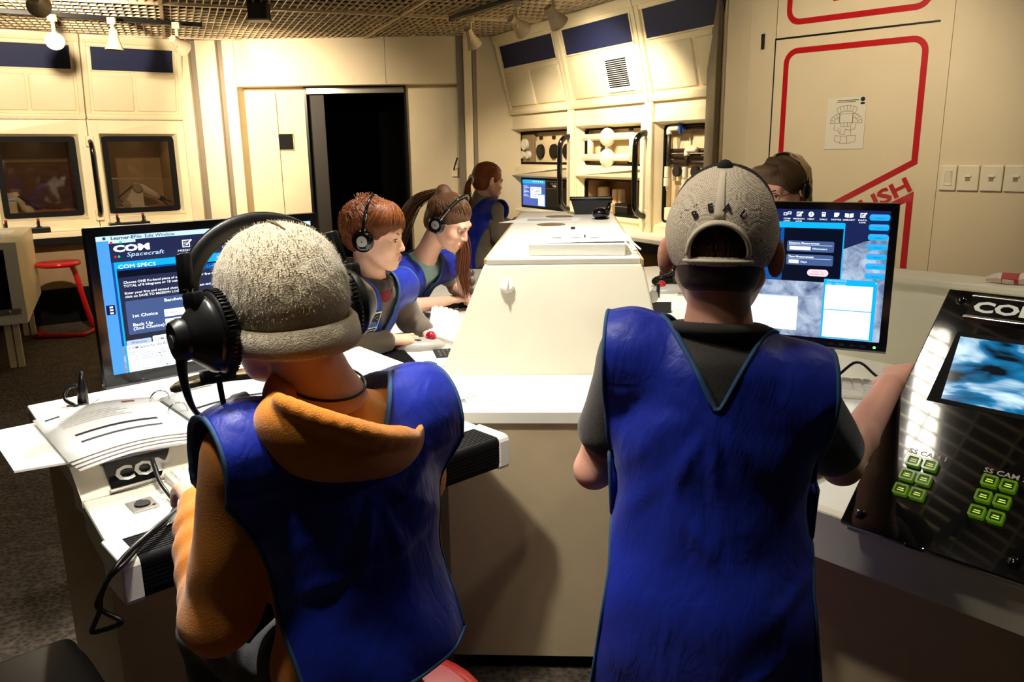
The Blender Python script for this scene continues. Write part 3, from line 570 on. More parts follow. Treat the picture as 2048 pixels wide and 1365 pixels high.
# ================================================================== red stools
def stool(loc, rz, label, h=0.64):
    t = thing('red_stool', label, 'stool', loc, rz, 'red tubular stools')
    part('seat', M_RED, t, lambda b: b.lathe([(0.0, h-0.035), (0.155, h-0.035), (0.178, h-0.028), (0.186, h-0.012), (0.178, h+0.004), (0.155, h+0.008), (0.0, h+0.004)], 36), smooth='all')
    post = catmull([(0.09, 0.06, h-0.035), (0.115, 0.06, h-0.12), (0.15, 0.06, 0.30), (0.19, 0.06, 0.10), (0.215, 0.06, 0.035)], 5)
    foot = [(0.215, 0.06, 0.032), (0.235, 0.03, 0.022), (0.235, -0.02, 0.021), (0.22, -0.18, 0.021), (0.18, -0.215, 0.021), (-0.02, -0.215, 0.021), (-0.15, -0.21, 0.021), (-0.19, -0.17, 0.021), (-0.21, 0.0, 0.021)]
    part('post', M_RED, t, lambda b: b.tube(post, 0.024, 12), smooth='all')
    part('foot_rail', M_RED, t, lambda b: b.tube(catmull(foot, 4), 0.02, 10), smooth='all')
    return t
stool((-4.02, 7.08, 0), R(8), 'red tubular stool with empty seat under the left lab window')
stool((-0.225, 1.14, 0), R(60), 'red stool under the boy in the grey beanie')
stool((-0.79, 2.96, 0), R(40), 'red stool under the red-haired boy')
stool((-0.66, 3.70, 0), R(40), 'red stool under the girl with the long ponytail')
# dark stool / chair edge at lower left
dc = thing('dark_stool', 'black padded seat corner at the lower left edge', 'stool', (-1.01, 1.345, 0), R(42))
part('seat', mat('black_vinyl', srgb(20, 18, 17), 0.45), dc, lambda b: b.rbox(-0.18, 0.18, -0.18, 0.18, 0.455, 0.515, 0.028, 4), smooth=60)
part('edge_piping', M_RUB, dc, lambda b: b.tube([(0.178*(abs(math.cos(t))**0.35)*(1 if math.cos(t) > 0 else -1), 0.178*(abs(math.sin(t))**0.35)*(1 if math.sin(t) > 0 else -1), 0.485) for t in [2*math.pi*(i+0.5)/48 for i in range(48)]], 0.010, 8, closed=True), smooth='all')
for x, y in ((-0.14, -0.14), (0.14, -0.14), (0.14, 0.14), (-0.14, 0.14)): part('leg', M_BLACK, dc, lambda b: b.cyl((x, y, 0), (x*0.8, y*0.8, 0.47), 0.014, n=10), smooth=40)

# white box console at far left
BX = thing('display_cabinet', 'white box cabinet on legs with black open front at left edge', 'cabinet', (-3.60, 5.84, 0), R(26.4))
part('shell', M_CREAM, BX, lambda b: (b.box(-1.0, 0, 0.02, 1.5, 0.92, 0.95), b.box(-1.0, 0, 0.02, 1.5, 0.35, 0.39), b.box(-0.035, 0, 0.02, 1.5, 0.39, 0.92), b.box(-1.0, 0, 1.47, 1.5, 0.39, 0.92)), bevel=0.003)
part('front_frame', M_WHITE, BX, lambda b: (b.box(-0.085, 0, 0, 0.03, 0.35, 0.95), b.box(-1.0, -0.085, 0, 0.03, 0.90, 0.95), b.box(-1.0, -0.085, 0, 0.03, 0.35, 0.42)), bevel=0.002)
part('dark_interior', M_DARK, BX, lambda b: b.box(-1.0, -0.04, 0.10, 0.12, 0.39, 0.92))
part('metal_bar', M_STEEL, BX, lambda b: b.rbox(-1.0, -0.03, -0.012, 0.02, 0.425, 0.465, 0.003))
part('thumbscrew', M_CHROME, BX, lambda b: b.sphere((-0.11, -0.018, 0.445), 0.012, 10), smooth='all')
part('hinge_pin', M_CHROME, BX, lambda b: b.cyl((-0.10, 0.01, 0.76), (-0.075, 0.01, 0.76), 0.01, n=10))
for y in (0.10, 1.35): part('leg', M_CREAM, BX, lambda b: (b.box(-0.17, -0.13, y, y+0.05, 0, 0.35), b.box(-0.115, -0.075, y, y+0.05, 0, 0.35)))
part('loose_paper', M_PAPER, BX, lambda b: (b.box(-0.6, -0.12, 0.35, 0.75, 0.9505, 0.953), b.box(-0.7, -0.1, 0.8, 1.2, 0.9505, 0.953)))
# ================================================================== MONITORS AND SCREENS
class Screen:
    """flat display content: u to the right, v downwards, 0..1 each, thin layers in front of the glass"""
    def __init__(s, parent, F, w, h): s.p = parent; s.F = F; s.w = w; s.h = h; s.d = {}
    def mb(s, key, nm):
        k = (key, nm)
        if k not in s.d: b = MB(); b.M = inv(s.root) if hasattr(s, 'root') else Matrix.Identity(4); b.M = b.M @ s.F; s.d[k] = b
        return s.d[k]
    def rect(s, u0, v0, u1, v1, m, lay=1, nm='screen_graphic', r=0.0):
        b = s.mb(m.name, nm); z = 0.0003*lay; x0, x1, y0, y1 = u0*s.w, u1*s.w, (1-v1)*s.h, (1-v0)*s.h
        if r <= 0: b.add([(x0, y0, z), (x1, y0, z), (x1, y1, z), (x0, y1, z)], [(0, 1, 2, 3)])
        else:
            P = []
            for cx, cy, a in ((x1-r, y1-r, 0), (x0+r, y1-r, 90), (x0+r, y0+r, 180), (x1-r, y0+r, 270)): P += [(cx+r*math.cos(R(a+t)), cy+r*math.sin(R(a+t)), z) for t in (0, 30, 60, 90)]
            b.add(P, [tuple(range(len(P)))])
    def poly(s, pts, m, lay=1, nm='screen_graphic'): s.mb(m.name, nm).add([(u*s.w, (1-v)*s.h, 0.0003*lay) for u, v in pts], [tuple(range(len(pts)))])
    def text(s, u, v, txt, size, m, lay=3, bold=0.0, xs=1.0, shear=0.0, align='LEFT'):
        s.mb(m.name, 'screen_text').text(txt, size*s.h, Matrix.Translation((u*s.w, (1-v)*s.h, 0.0003*lay)), bold=bold, xs=xs, shear=shear, align=align)
    def done(s):
        for (k, nm), b in s.d.items(): b.build(nm, bpy.data.materials[k], s.p, merge=False)['kind'] = 'stuff'
E_WH = emat('glow_white', (0.90, 0.97, 1.0), 1.15); E_PALE = emat('glow_pale_blue', srgb(190, 222, 246), 1.0); E_SKY = emat('glow_sky_blue', srgb(74, 150, 222), 1.0)
E_CYAN = emat('glow_cyan', srgb(16, 165, 226), 1.0); E_NAVY = emat('glow_navy', srgb(10, 22, 66), 1.0); E_BLUE = emat('glow_blue', srgb(14, 74, 148), 1.0); E_DK = emat('glow_dark', srgb(6, 12, 30), 1.0)
E_GREYB = emat('glow_slate', srgb(66, 86, 132), 1.0); E_TEXTD = emat('glow_text_dark', srgb(40, 52, 80), 1.0); E_RED = emat('glow_red', srgb(220, 30, 60), 1.0); E_GRN = emat('glow_green', srgb(40, 200, 120), 1.0); E_PINK = emat('glow_pink', srgb(250, 196, 204), 1.1); E_TABG = emat('glow_tab_grey', srgb(176, 196, 220), 1.0)
def moon_mat():
    m = bpy.data.materials.new('glow_moon'); m.use_nodes = True; nt = m.node_tree; b = nt.nodes['Principled BSDF']; b.inputs['Base Color'].default_value = (0, 0, 0, 1); b.inputs['Roughness'].default_value = 0.3
    tc = nt.nodes.new('ShaderNodeTexCoord'); n = nt.nodes.new('ShaderNodeTexNoise'); n.inputs['Scale'].default_value = 26; n.inputs['Detail'].default_value = 7; n.inputs['Distortion'].default_value = 0.6; nt.links.new(tc.outputs['Object'], n.inputs[0])
    cr = nt.nodes.new('ShaderNodeValToRGB'); cr.color_ramp.elements[0].position = 0.3; cr.color_ramp.elements[0].color = (*srgb(44, 76, 128), 1); cr.color_ramp.elements[1].position = 0.72; cr.color_ramp.elements[1].color = (*srgb(196, 214, 236), 1)
    nt.links.new(n.outputs[0], cr.inputs[0]); nt.links.new(cr.outputs[0], b.inputs['Emission Color']); b.inputs['Emission Strength'].default_value = 1.0; return m
E_MOON = moon_mat()
def grad_mat(name, c0, c1, a, bnd):
    """display gradient along the object z axis between heights a and bnd"""
    m = bpy.data.materials.new(name); m.use_nodes = True; nt = m.node_tree; b = nt.nodes['Principled BSDF']; b.inputs['Base Color'].default_value = (0, 0, 0, 1)
    tc = nt.nodes.new('ShaderNodeTexCoord'); sp = nt.nodes.new('ShaderNodeSeparateXYZ'); nt.links.new(tc.outputs['Object'], sp.inputs[0])
    mr = nt.nodes.new('ShaderNodeMapRange'); mr.inputs[1].default_value = a; mr.inputs[2].default_value = bnd; nt.links.new(sp.outputs[2], mr.inputs[0])
    mx = nt.nodes.new('ShaderNodeMix'); mx.data_type = 'RGBA'; mx.inputs[6].default_value = (*c0, 1); mx.inputs[7].default_value = (*c1, 1); nt.links.new(mr.outputs[0], mx.inputs[0]); nt.links.new(mx.outputs[2], b.inputs['Emission Color']); b.inputs['Emission Strength'].default_value = 1.0; return m
def monitor(label, loc, xdir, W, H, zb, bez, bezb, tilt=0.0, base_back=0.07):
    """loc = bottom left front corner on plan; zb = bottom height above the deck the stand rests on (DZ)"""
    x = Vector((xdir[0], xdir[1], 0)).normalized(); nrm = Vector((x.y, -x.x, 0)); t = thing('computer_monitor', label, 'monitor', (loc[0]+x.x*W/2-nrm.x*base_back, loc[1]+x.y*W/2-nrm.y*base_back, DZ), math.atan2(x.y, x.x))
    # local: x along the screen, -y to the viewer, z up; stand at origin
    F = Matrix.Translation((-W/2, -base_back, zb-DZ)) @ Matrix.Rotation(R(90-tilt), 4, 'X')        # x right, y up, z to viewer
    part('casing', M_BLACK, t, lambda b: (setattr(b, 'M', F), b.rbox(0, W, 0, H, -0.035, -0.004, 0.006), b.rbox(0.12, W-0.12, 0.08, H-0.08, -0.055, -0.03, 0.015)), smooth=40)
    def bezel(b):
        b.M = F
        for x0, x1, y0, y1 in ((0, W, 0, bezb), (0, W, H-bez, H), (0, bez, bezb, H-bez), (W-bez, W, bezb, H-bez)): b.box(x0, x1, y0, y1, -0.006, 0.0)
    part('bezel', M_GLOSS, t, bezel, bevel=0.001)
    part('bezel_trim', mat('grey_trim', srgb(120, 120, 122), 0.3, metal=0.6), t, lambda b: (setattr(b, 'M', F), b.box(0, W, -0.003, 0.002, -0.034, 0.001)))
    sc = part('screen', E_NAVY, t, lambda b: (setattr(b, 'M', F), b.box(bez, W-bez, bezb, H-bez, -0.008, -0.004)))
    part('stand_neck', M_BLACK, t, lambda b: b.rbox(-0.05, 0.05, -0.02, 0.02, 0.01, zb-DZ+0.16, 0.008), smooth=40)
    part('stand_base', M_GLOSS, t, lambda b: b.lathe([(0.0, 0.0), (0.105, 0.0), (0.11, 0.004), (0.10, 0.012), (0.0, 0.016)], 32, Matrix.Diagonal((1.25, 0.85, 1, 1))), smooth=50)
    S = Screen(sc, F @ Matrix.Translation((bez, bezb, -0.0038)), W-2*bez, H-bez-bezb)
    return t, S, F
# ---- left monitor ----
LMON, S, LF = monitor('wide black monitor showing the COM SPECS page on the left desk', (-1.057, 1.998), (0.48, 0.42), 0.638, 0.414, 0.962, 0.023, 0.031)
part('maker_lettering', mat('silver_print', srgb(170, 170, 172), 0.4), LMON, lambda b: b.text('ASUS', 0.019, LF @ Matrix.Translation((0.355, 0.008, 0.0006)), bold=0.02, xs=1.7, shear=0.15))
G1 = grad_mat('glow_header', srgb(10, 60, 130), srgb(6, 26, 74), 0.30, 0.40)
S.rect(0, 0, 1, 0.035, E_PALE); S.rect(0, 0.035, 0.05, 1, E_SKY)
for i, (tx, u) in enumerate((('Learner-E', 0.06), ('File', 0.155), ('Edit', 0.20), ('Window', 0.245))): S.text(u, 0.029, tx, 0.034, E_TEXTD, bold=0.025 if i == 0 else 0.01, xs=1.15)
S.mb('glow_text_dark', 'screen_graphic').cyl((0.034*S.w, (1-0.017)*S.h, 0.0005), (0.034*S.w, (1-0.017)*S.h, 0.0008), 0.004, n=10)
S.text(0.52, 0.029, 'Learner-E', 0.03, E_TEXTD, xs=1.1); S.rect(0.05, 0.035, 0.16, 0.055, E_PALE); S.rect(0.052, 0.055, 1, 0.19, G1); S.rect(0.16, 0.035, 1, 0.055, G1)
for u, m in ((0.06, E_RED), (0.098, E_GRN)): S.mb(m.name, 'screen_graphic').cyl((u*S.w, (1-0.05)*S.h, 0.0006), (u*S.w, (1-0.05)*S.h, 0.0009), 0.0035, n=10)
S.text(0.065, 0.115, 'COM', 0.062, E_WH, bold=0.05, xs=1.75); S.text(0.115, 0.155, 'Spacecraft', 0.042, E_PALE, xs=1.5, shear=0.2, bold=0.005)
for u, m in ((0.07, E_RED), (0.085, E_GRN)): S.mb(m.name, 'screen_graphic').cyl((u*S.w, (1-0.15)*S.h, 0.0006), (u*S.w, (1-0.15)*S.h, 0.0009), 0.0032, n=8)
def icon_pad(S, u, v, w, h, nm=E_WH):
    t = 0.006
    for a in ((u-w/2, v, u+w/2, v+t), (u-w/2, v+h-t, u+w/2, v+h), (u-w/2, v, u-w/2+t*0.6, v+h), (u+w/2-t*0.6, v+h*0.4, u+w/2, v+h)): S.rect(*a, nm, 3)
    for k in range(3): S.rect(u-w/2+0.006, v+h*(0.28+0.2*k), u+w/2-0.012, v+h*(0.34+0.2*k), nm, 3)
    S.poly([(u-0.002, v+h*0.7), (u+w*0.65, v-0.004), (u+w*0.65+0.006, v+0.004), (u+0.004, v+h*0.74)], nm, 4)
def icon_help(S, u, v, r, fg=E_WH, bg=E_NAVY):
    S.mb(fg.name, 'screen_graphic').cyl((u*S.w, (1-v)*S.h, 0.0008), (u*S.w, (1-v)*S.h, 0.001), r*S.h, n=18); S.text(u, v+r*0.62, '?', r*1.9, bg, 5, bold=0.03, align='CENTER')
icon_pad(S, 0.375, 0.07, 0.034, 0.055); S.text(0.375, 0.155, 'MISSION', 0.022, E_WH, xs=1.6, align='CENTER'); S.text(0.375, 0.178, 'LOG', 0.022, E_WH, xs=1.6, align='CENTER')
icon_help(S, 0.475, 0.095, 0.028); S.text(0.475, 0.155, 'HELP', 0.022, E_WH, xs=1.6, align='CENTER')
S.rect(0.552, 0.072, 0.576, 0.125, E_PALE, 3); S.rect(0.556, 0.08, 0.572, 0.092, E_BLUE, 4); S.rect(0.556, 0.098, 0.572, 0.118, E_BLUE, 4); S.text(0.565, 0.155, 'CALC', 0.022, E_WH, xs=1.6, align='CENTER')
icon_help(S, 0.68, 0.095, 0.028); S.rect(0.76, 0.07, 0.80, 0.12, E_PALE, 3); S.text(0.68, 0.155, 'NOTES', 0.022, E_WH, xs=1.6, align='CENTER'); S.text(0.78, 0.155, 'LIBRARY', 0.022, E_WH, xs=1.5, align='CENTER')
S.rect(0.06, 0.19, 1, 0.252, E_CYAN); S.rect(0.06, 0.252, 0.068, 1, E_CYAN); S.rect(0.068, 0.238, 0.32, 0.252, E_BLUE, 2); S.text(0.075, 0.238, 'COM SPECS', 0.040, E_WH, xs=1.25)
S.rect(0.05, 0.19, 0.06, 1, E_BLUE); S.rect(0.068, 0.252, 1, 0.30, E_DK); S.rect(0.33, 0.262, 0.80, 0.305, E_BLUE, 2, r=0.003); S.text(0.40, 0.292, 'COM Links', 0.026, E_CYAN, xs=1.4)
G2 = grad_mat('glow_panel', srgb(4, 8, 22), srgb(14, 30, 74), 0.12, 0.30); S.rect(0.068, 0.302, 1, 0.80, G2)
for i, tx in enumerate(('Choose ONE Ku-band piece of equipment as your first choice and ONE second piece', 'TOTAL of 8 kilograms or 18 watts.', '', 'Enter your first and second choice. Note the mass and power requirements of each', 'click on SAVE TO MISSION LOG.')):
    if tx: S.text(0.088, 0.348+i*0.026, tx, 0.0245, E_WH, bold=0.012, xs=1.15)
S.rect(0.085, 0.475, 0.86, 0.725, E_GREYB, 2, r=0.004)
for tx, u, v in (('Bandwidth', 0.25, 0.513), ('Equipment', 0.40, 0.507), ('Type', 0.40, 0.537), ('1st Choice', 0.105, 0.60), ('Back Up', 0.105, 0.665), ('(2nd Choice)', 0.105, 0.693)): S.text(u, v, tx, 0.031, E_WH, 4, bold=0.02, xs=1.35)
for u0, u1, tx in ((0.245, 0.378, ('Ku Band', 'S-Band')), (0.392, 0.53, ('Parabolic Antenna', 'Square Horn'))):
    for v, s_ in ((0.572, tx[0]), (0.643, tx[1])):
        S.rect(u0, v, u1, v+0.055, E_WH, 3, r=0.002); S.text(u0+0.008, v+0.034, s_, 0.019, E_TEXTD, 5, xs=1.2); S.poly([(u1-0.02, v+0.02), (u1-0.011, v+0.02), (u1-0.0155, v+0.035)], E_TEXTD, 5)
S.rect(0.55, 0.59, 0.84, 0.61, E_PALE, 3); S.rect(0.068, 0.80, 1, 1, E_WH, 2)
for k, (tx, m) in enumerate((('Welcome', E_TABG), ('COM SPECS', E_WH), ('Analysis', E_TABG), ('ROV Launch', E_TABG), ('Data', E_TABG), ('Notes', E_TABG))): u = 0.07+k*0.112; S.rect(u, 0.765-(0.008 if k == 1 else 0), u+0.106, 0.803, m, 3, r=0.003); S.text(u+0.053, 0.793, tx, 0.024, E_TEXTD, 4, bold=0.01 if k == 1 else 0, xs=1.15, align='CENTER')
S.text(0.075, 0.832, 'COM Specs for the ROV', 0.026, E_TEXTD, 4, bold=0.012, xs=1.15); S.text(0.075, 0.858, 'Step 1', 0.022, E_TEXTD, 4, bold=0.006)
for i, tx in enumerate(('Need to provide a recommendation for what kind of transmission when the correct directions', 'Open the COM SPECS tool at the right side of the screen and complete the command you use', 'Send this message to the MC ROV team via the COM Line:  _______ for primary antenna. Use', '________ (equipment type) with bandwidth ______ for secondary antenna.', '________ (equipment type) with bandwidth ______', 'Close the COM SPECS tool.', 'Open your SC COM Protocol Manual and turn to the COM 4 page for further explanation.')):
    S.text(0.075 if i == 0 else 0.125, 0.876+i*0.0195, tx, 0.0185, E_TEXTD, 4, bold=0.006 if i in (1, 2, 6) else 0, xs=1.15)
    if i in (1, 2, 5, 6): S.mb('glow_text_dark', 'screen_graphic').cyl((0.105*S.w, (1-0.871-i*0.0195)*S.h, 0.0012), (0.105*S.w, (1-0.871-i*0.0195)*S.h, 0.0014), 0.0012, n=8)
S.rect(0.006, 0.49, 0.042, 0.56, E_NAVY, 3, r=0.002)
for k in range(3): S.rect(0.02, 0.499+k*0.021, 0.034, 0.511+k*0.021, E_WH, 4)
S.rect(0.05, 0.80, 0.06, 1.0, E_MOON, 3)
S.done()
# ---- right monitor ----
RMON, S, RF = monitor('black monitor with moon wallpaper behind the capped boy on the right desk', (0.533, 2.255), (0.44, -0.235), 0.50, 0.385, 1.02, 0.018, 0.024, base_back=0.06)
MB_ = grad_mat('glow_night', srgb(10, 16, 52), srgb(10, 30, 84), 0.14, 0.45)
S.rect(0, 0, 1, 1, MB_, 1)
S.poly([(0.60, 0.40), (0.77, 0.30), (0.88, 0.235), (1.0, 0.19), (1.0, 1.0), (0.0, 1.0), (0.0, 0.56), (0.3, 0.47)], E_MOON, 2)
for u, k in ((0.46, 0), (0.525, 1), (0.59, 2), (0.657, 3), (0.724, 4), (0.79, 5), (0.86, 6)):
    if k in (1, 6): icon_pad(S, u, 0.022, 0.026, 0.035)
    elif k == 2: icon_help(S, u, 0.04, 0.02)
    elif k == 0: S.rect(u-0.02, 0.03, u, 0.052, E_WH, 3); S.rect(u+0.003, 0.022, u+0.022, 0.043, E_WH, 3); S.rect(u-0.016, 0.035, u-0.004, 0.047, E_NAVY, 4); S.rect(u+0.006, 0.027, u+0.018, 0.038, E_NAVY, 4)
    elif k == 3: S.rect(u-0.01, 0.022, u+0.01, 0.055, E_WH, 3); S.rect(u-0.007, 0.027, u+0.007, 0.034, E_NAVY, 4)
    elif k == 4: S.poly([(u-0.012, 0.024), (u+0.014, 0.024), (u+0.014, 0.042), (u+0.004, 0.056), (u-0.012, 0.056)], E_WH, 3)
    else: S.poly([(u-0.022, 0.026), (u-0.002, 0.03), (u-0.002, 0.06), (u-0.022, 0.055)], E_WH, 3); S.poly([(u+0.022, 0.026), (u+0.002, 0.03), (u+0.002, 0.06), (u+0.022, 0.055)], E_WH, 3)
    for j, tx in enumerate((('COM', 'LINK'), ('MISSION', 'LOG'), ('HELP',), ('CALC',), ('NOTES',), ('LIBRARY',), ('DATA', 'LOG'))[k]): S.text(u, 0.081+j*0.017, tx, 0.015, E_WH, 4, xs=1.5, bold=0.01, align='CENTER')
for k in range(7): v = 0.03+k*0.073; S.rect(0.895, v, 0.998, v+0.046, E_CYAN, 3, r=0.006); S.rect(0.902, v+0.004, 0.99, v+0.018, E_SKY, 4, r=0.002); S.text(0.95, v+0.032, 'Status', 0.014, E_BLUE, 5, xs=1.4, align='CENTER')
S.rect(0.0, 0.10, 0.775, 0.145, E_CYAN, 3, r=0.003); S.rect(0.768, 0.12, 0.775, 0.60, E_CYAN, 3); S.rect(0.0, 0.145, 0.768, 0.56, E_DK, 3); S.rect(0.0, 0.145, 0.45, 0.56, E_BLUE, 4); S.rect(0.0, 0.15, 0.43, 0.40, E_NAVY, 5)
for i, tx in enumerate(('instruments to Jupiter and', '', 'determine the speed of the', 'spacecraft in orbit. The', '', 'travel time in days.')): S.text(0.405, 0.235+i*0.024, tx, 0.017, E_WH, 7, xs=1.2, bold=0.01, align='RIGHT')
for v, a, c in ((0.245, 'Distance Measurement', 'Kilometers'), (0.35, 'Time Measurement', 'Days')):
    S.rect(0.47, v, 0.725, v+0.083, E_GREYB, 5, r=0.004); S.text(0.48, v+0.024, a, 0.02, E_WH, 7, bold=0.015, xs=1.2); S.rect(0.48, v+0.03, 0.715, v+0.033, E_PALE, 7); S.rect(0.485, v+0.043, 0.60 if v < 0.3 else 0.54, v+0.07, E_WH, 7); S.text(0.61 if v < 0.3 else 0.55, v+0.064, c, 0.02, E_WH, 7, xs=1.2, bold=0.01)
S.rect(0.59, 0.462, 0.705, 0.515, E_PINK, 6, r=0.009); S.text(0.647, 0.485, 'SAVE TO', 0.015, E_RED, 8, xs=1.3, align='CENTER'); S.text(0.647, 0.504, 'MISSION LOG', 0.015, E_RED, 8, xs=1.2, align='CENTER')
S.rect(0.05, 0.69, 0.55, 0.955, E_WH, 3); S.rect(0.05, 0.68, 0.55, 0.69, E_TABG, 3)
S.rect(0.685, 0.53, 0.965, 0.995, E_CYAN, 4); S.rect(0.695, 0.575, 0.945, 0.765, E_WH, 5); S.rect(0.695, 0.772, 0.945, 0.985, E_WH, 5); S.text(0.70, 0.548, 'CALCULATOR', 0.017, E_PALE, 6, xs=1.3); S.text(0.70, 0.568, 'Basic     Advanced', 0.014, E_PALE, 6, xs=1.3); S.text(0.905, 0.81, '274', 0.026, E_TABG, 6, xs=1.2); S.text(0.955, 0.551, 'x', 0.02, E_WH, 6)
S.rect(0.20, 0.615, 0.24, 0.63, E_TEXTD, 4); S.rect(0.215, 0.60, 0.225, 0.65, E_TEXTD, 4)
S.done()
part('power_light', emat('power_green', (0.1, 0.9, 0.15), 3.0), RMON, lambda b: b.cyl(RF @ Vector((0.472, 0.011, 0.0)), RF @ Vector((0.472, 0.011, 0.002)), 0.0035, n=10))
for k in range(4): part('menu_button', M_BLACK, RMON, lambda b: (setattr(b, 'M', RF), b.rbox(0.36+k*0.026, 0.372+k*0.026, 0.009, 0.014, 0, 0.002, 0.0008)))
wire = thing('monitor_cable', 'thin black cable lying behind the capped boy below his monitor', 'cable', (1.0, 2.15, DZ))
wpart('cord', M_BLACK, wire, lambda b: b.tube(catmull([(0.80, 2.17, 0.97), (0.87, 2.12, 0.92), (0.95, 2.13, 0.965), (1.0, 2.10, 0.93), (1.06, 2.05, 0.906), (1.16, 2.03, 0.906)], 8), 0.004, 6), smooth='all')

# ---- slanted COM camera panel on the right desk ----
e = Vector((0.6606, -0.7507, 0)); m_ = Vector((0.7507, 0.6606, 0)); PBL = Vector((0.622, 1.392, 0.855)); up = (m_*0.72+Vector((0, 0, 0.69))).normalized(); PL = 0.567
CP = thing('control_panel', 'slanted glossy black COM camera panel with green lit buttons', 'control panel', (0.95, 1.35, TZ), 0)
PF = frame(PBL, e, up)      # x along the front edge, y up the slope, z outwards
PW = 0.62
def com_housing(b):
    pf = PBL+Vector((0, 0, -0.012)); q = [(0.006, 0, -0.008), (PW, 0, -0.008), (PW, PL, -0.008), (0.006, PL, -0.008)]; T = [PF @ Vector(p) for p in q]
    lo = [Vector((v.x, v.y, TZ if i < 2 else DZ)) for i, v in enumerate(T)]; b.add([tuple(v) for v in lo+T], [(3, 2, 1, 0), (4, 5, 6, 7), (0, 1, 5, 4), (1, 2, 6, 5), (2, 3, 7, 6), (3, 0, 4, 7)])
wpart('housing', M_CONS, CP, com_housing)
M_PANEL = mat('panel_black', srgb(13, 13, 14), 0.03, coat=1.0, spec=0.8)
pn = wpart('face_plate', M_PANEL, CP, lambda b: (setattr(b, 'M', b.M @ PF), b.rbox(-0.004, PW, -0.004, PL, -0.008, 0.006, 0.003)))
def pp(name, m, parent, fn, smooth=False, **k):
    b = MB(); b.M = inv(CP) @ PF; fn(b); return b.build(name, m, parent, smooth, **k)
pp('corner_screw', M_GLOSS, CP, lambda b: b.sphere((0.026, 0.024, 0.006), (0.011, 0.011, 0.006), 12), smooth='all')
for x, y in ((0.027, PL-0.026), (0.282, 0.027)): pp('corner_screw', M_GLOSS, CP, lambda b: b.sphere((x, y, 0.006), (0.011, 0.011, 0.006), 12), smooth='all')
n2 = pp('nameplate', M_GLOSS, CP, lambda b: b.rbox(0.05, 0.34, 0.499, 0.549, 0.005, 0.014, 0.002))
pp('nameplate_rail', M_CHROME, n2, lambda b: (b.rbox(0.048, 0.342, 0.494, 0.500, 0.005, 0.016, 0.001), b.rbox(0.048, 0.342, 0.548, 0.553, 0.005, 0.016, 0.001)))
pp('nameplate_lettering', M_PAPER, n2, lambda b: b.text('COMMUNICATION', 0.036, Matrix.Translation((0.059, 0.511, 0.0146)), bold=0.04, xs=1.5))
def vid_mat():
    m = bpy.data.materials.new('glow_video'); m.use_nodes = True; nt = m.node_tree; b = nt.nodes['Principled BSDF']; b.inputs['Base Color'].default_value = (0, 0, 0, 1); b.inputs['Roughness'].default_value = 0.1
    tc = nt.nodes.new('ShaderNodeTexCoord'); mp = nt.nodes.new('ShaderNodeMapping'); mp.inputs['Scale'].default_value = (6, 6, 20); mp.inputs['Rotation'].default_value = (0.2, 0.3, 0.5); nt.links.new(tc.outputs['Object'], mp.inputs[0])
    n = nt.nodes.new('ShaderNodeTexNoise'); n.inputs['Scale'].default_value = 1.1; n.inputs['Detail'].default_value = 3; n.inputs['Distortion'].default_value = 1.0; nt.links.new(mp.outputs[0], n.inputs[0])
    cr = nt.nodes.new('ShaderNodeValToRGB'); cr.color_ramp.elements[0].position = 0.36; cr.color_ramp.elements[0].color = (*srgb(4, 14, 24), 1); cr.color_ramp.elements[1].position = 0.62; cr.color_ramp.elements[1].color = (*srgb(214, 244, 255), 1); q = cr.color_ramp.elements.new(0.5); q.color = (*srgb(24, 122, 176), 1)
    nt.links.new(n.outputs[0], cr.inputs[0]); nt.links.new(cr.outputs[0], b.inputs['Emission Color']); b.inputs['Emission Strength'].default_value = 1.0; return m
pp('screen_surround', M_DARK, CP, lambda b: b.box(0.048, 0.45, 0.292, 0.462, 0.005, 0.0068))
pp('video_screen', vid_mat(), CP, lambda b: b.add([(0.072, 0.302, 0.007), (0.44, 0.302, 0.007), (0.44, 0.455, 0.007), (0.057, 0.451, 0.007)], [(0, 1, 2, 3)]))
M_LIME = mat('lime_acrylic', srgb(104, 140, 20), 0.15, emit=srgb(120, 180, 20), estr=0.16, coat=0.6)
M_LIMED = mat('button_core', srgb(22, 34, 8), 0.2, emit=srgb(30, 48, 8), estr=0.15)
M_LIMEL = emat('button_legend', srgb(200, 240, 60), 0.9)
def button_bank(x0, y0, label):
    for r_ in range(3):
        for c_ in range(2):
            x = x0+c_*0.0295; y = y0-r_*0.0315
            bt = pp('push_button', M_LIME, CP, lambda b: (rring_flat(b, x, y)))
            bt['label'] = label
            pp('button_core', M_LIMED, bt, lambda b: b.rbox(x-0.0088, x+0.0088, y-0.0072, y+0.0072, 0.006, 0.0145, 0.001))
            pp('button_legend', M_LIMEL, bt, lambda b: (b.box(x-0.005, x+0.005, y+0.001, y+0.0025, 0.0145, 0.0149), b.box(x-0.006, x+0.006, y-0.003, y-0.0015, 0.0145, 0.0149)))
def rring_flat(b, x, y):
    M0 = b.M; b.M = M0 @ Matrix.Translation((x, y, 0)) @ Matrix.Rotation(R(-90), 4, 'X'); rring(b, -0.0125, 0.0125, -0.0108, 0.0108, 0.0025, 0.0036, -0.0165, -0.006, 2); b.M = M0
button_bank(0.0755, 0.155, 'lime green lit push button of the left bank'); button_bank(0.205, 0.155, 'lime green lit push button of the right bank')
pp('panel_lettering', mat('panel_print', srgb(200, 190, 180), 0.4), CP, lambda b: (b.text('SS CAM 1', 0.0135, Matrix.Translation((0.058, 0.173, 0.0066)), bold=0.015, xs=1.25), b.text('SS CAM 2', 0.0135, Matrix.Translation((0.188, 0.173, 0.0066)), bold=0.015, xs=1.25)))
pp('edge_latch', M_GLOSS, CP, lambda b: b.rbox(0.115, 0.15, -0.008, 0.0, 0.0, 0.008, 0.003))
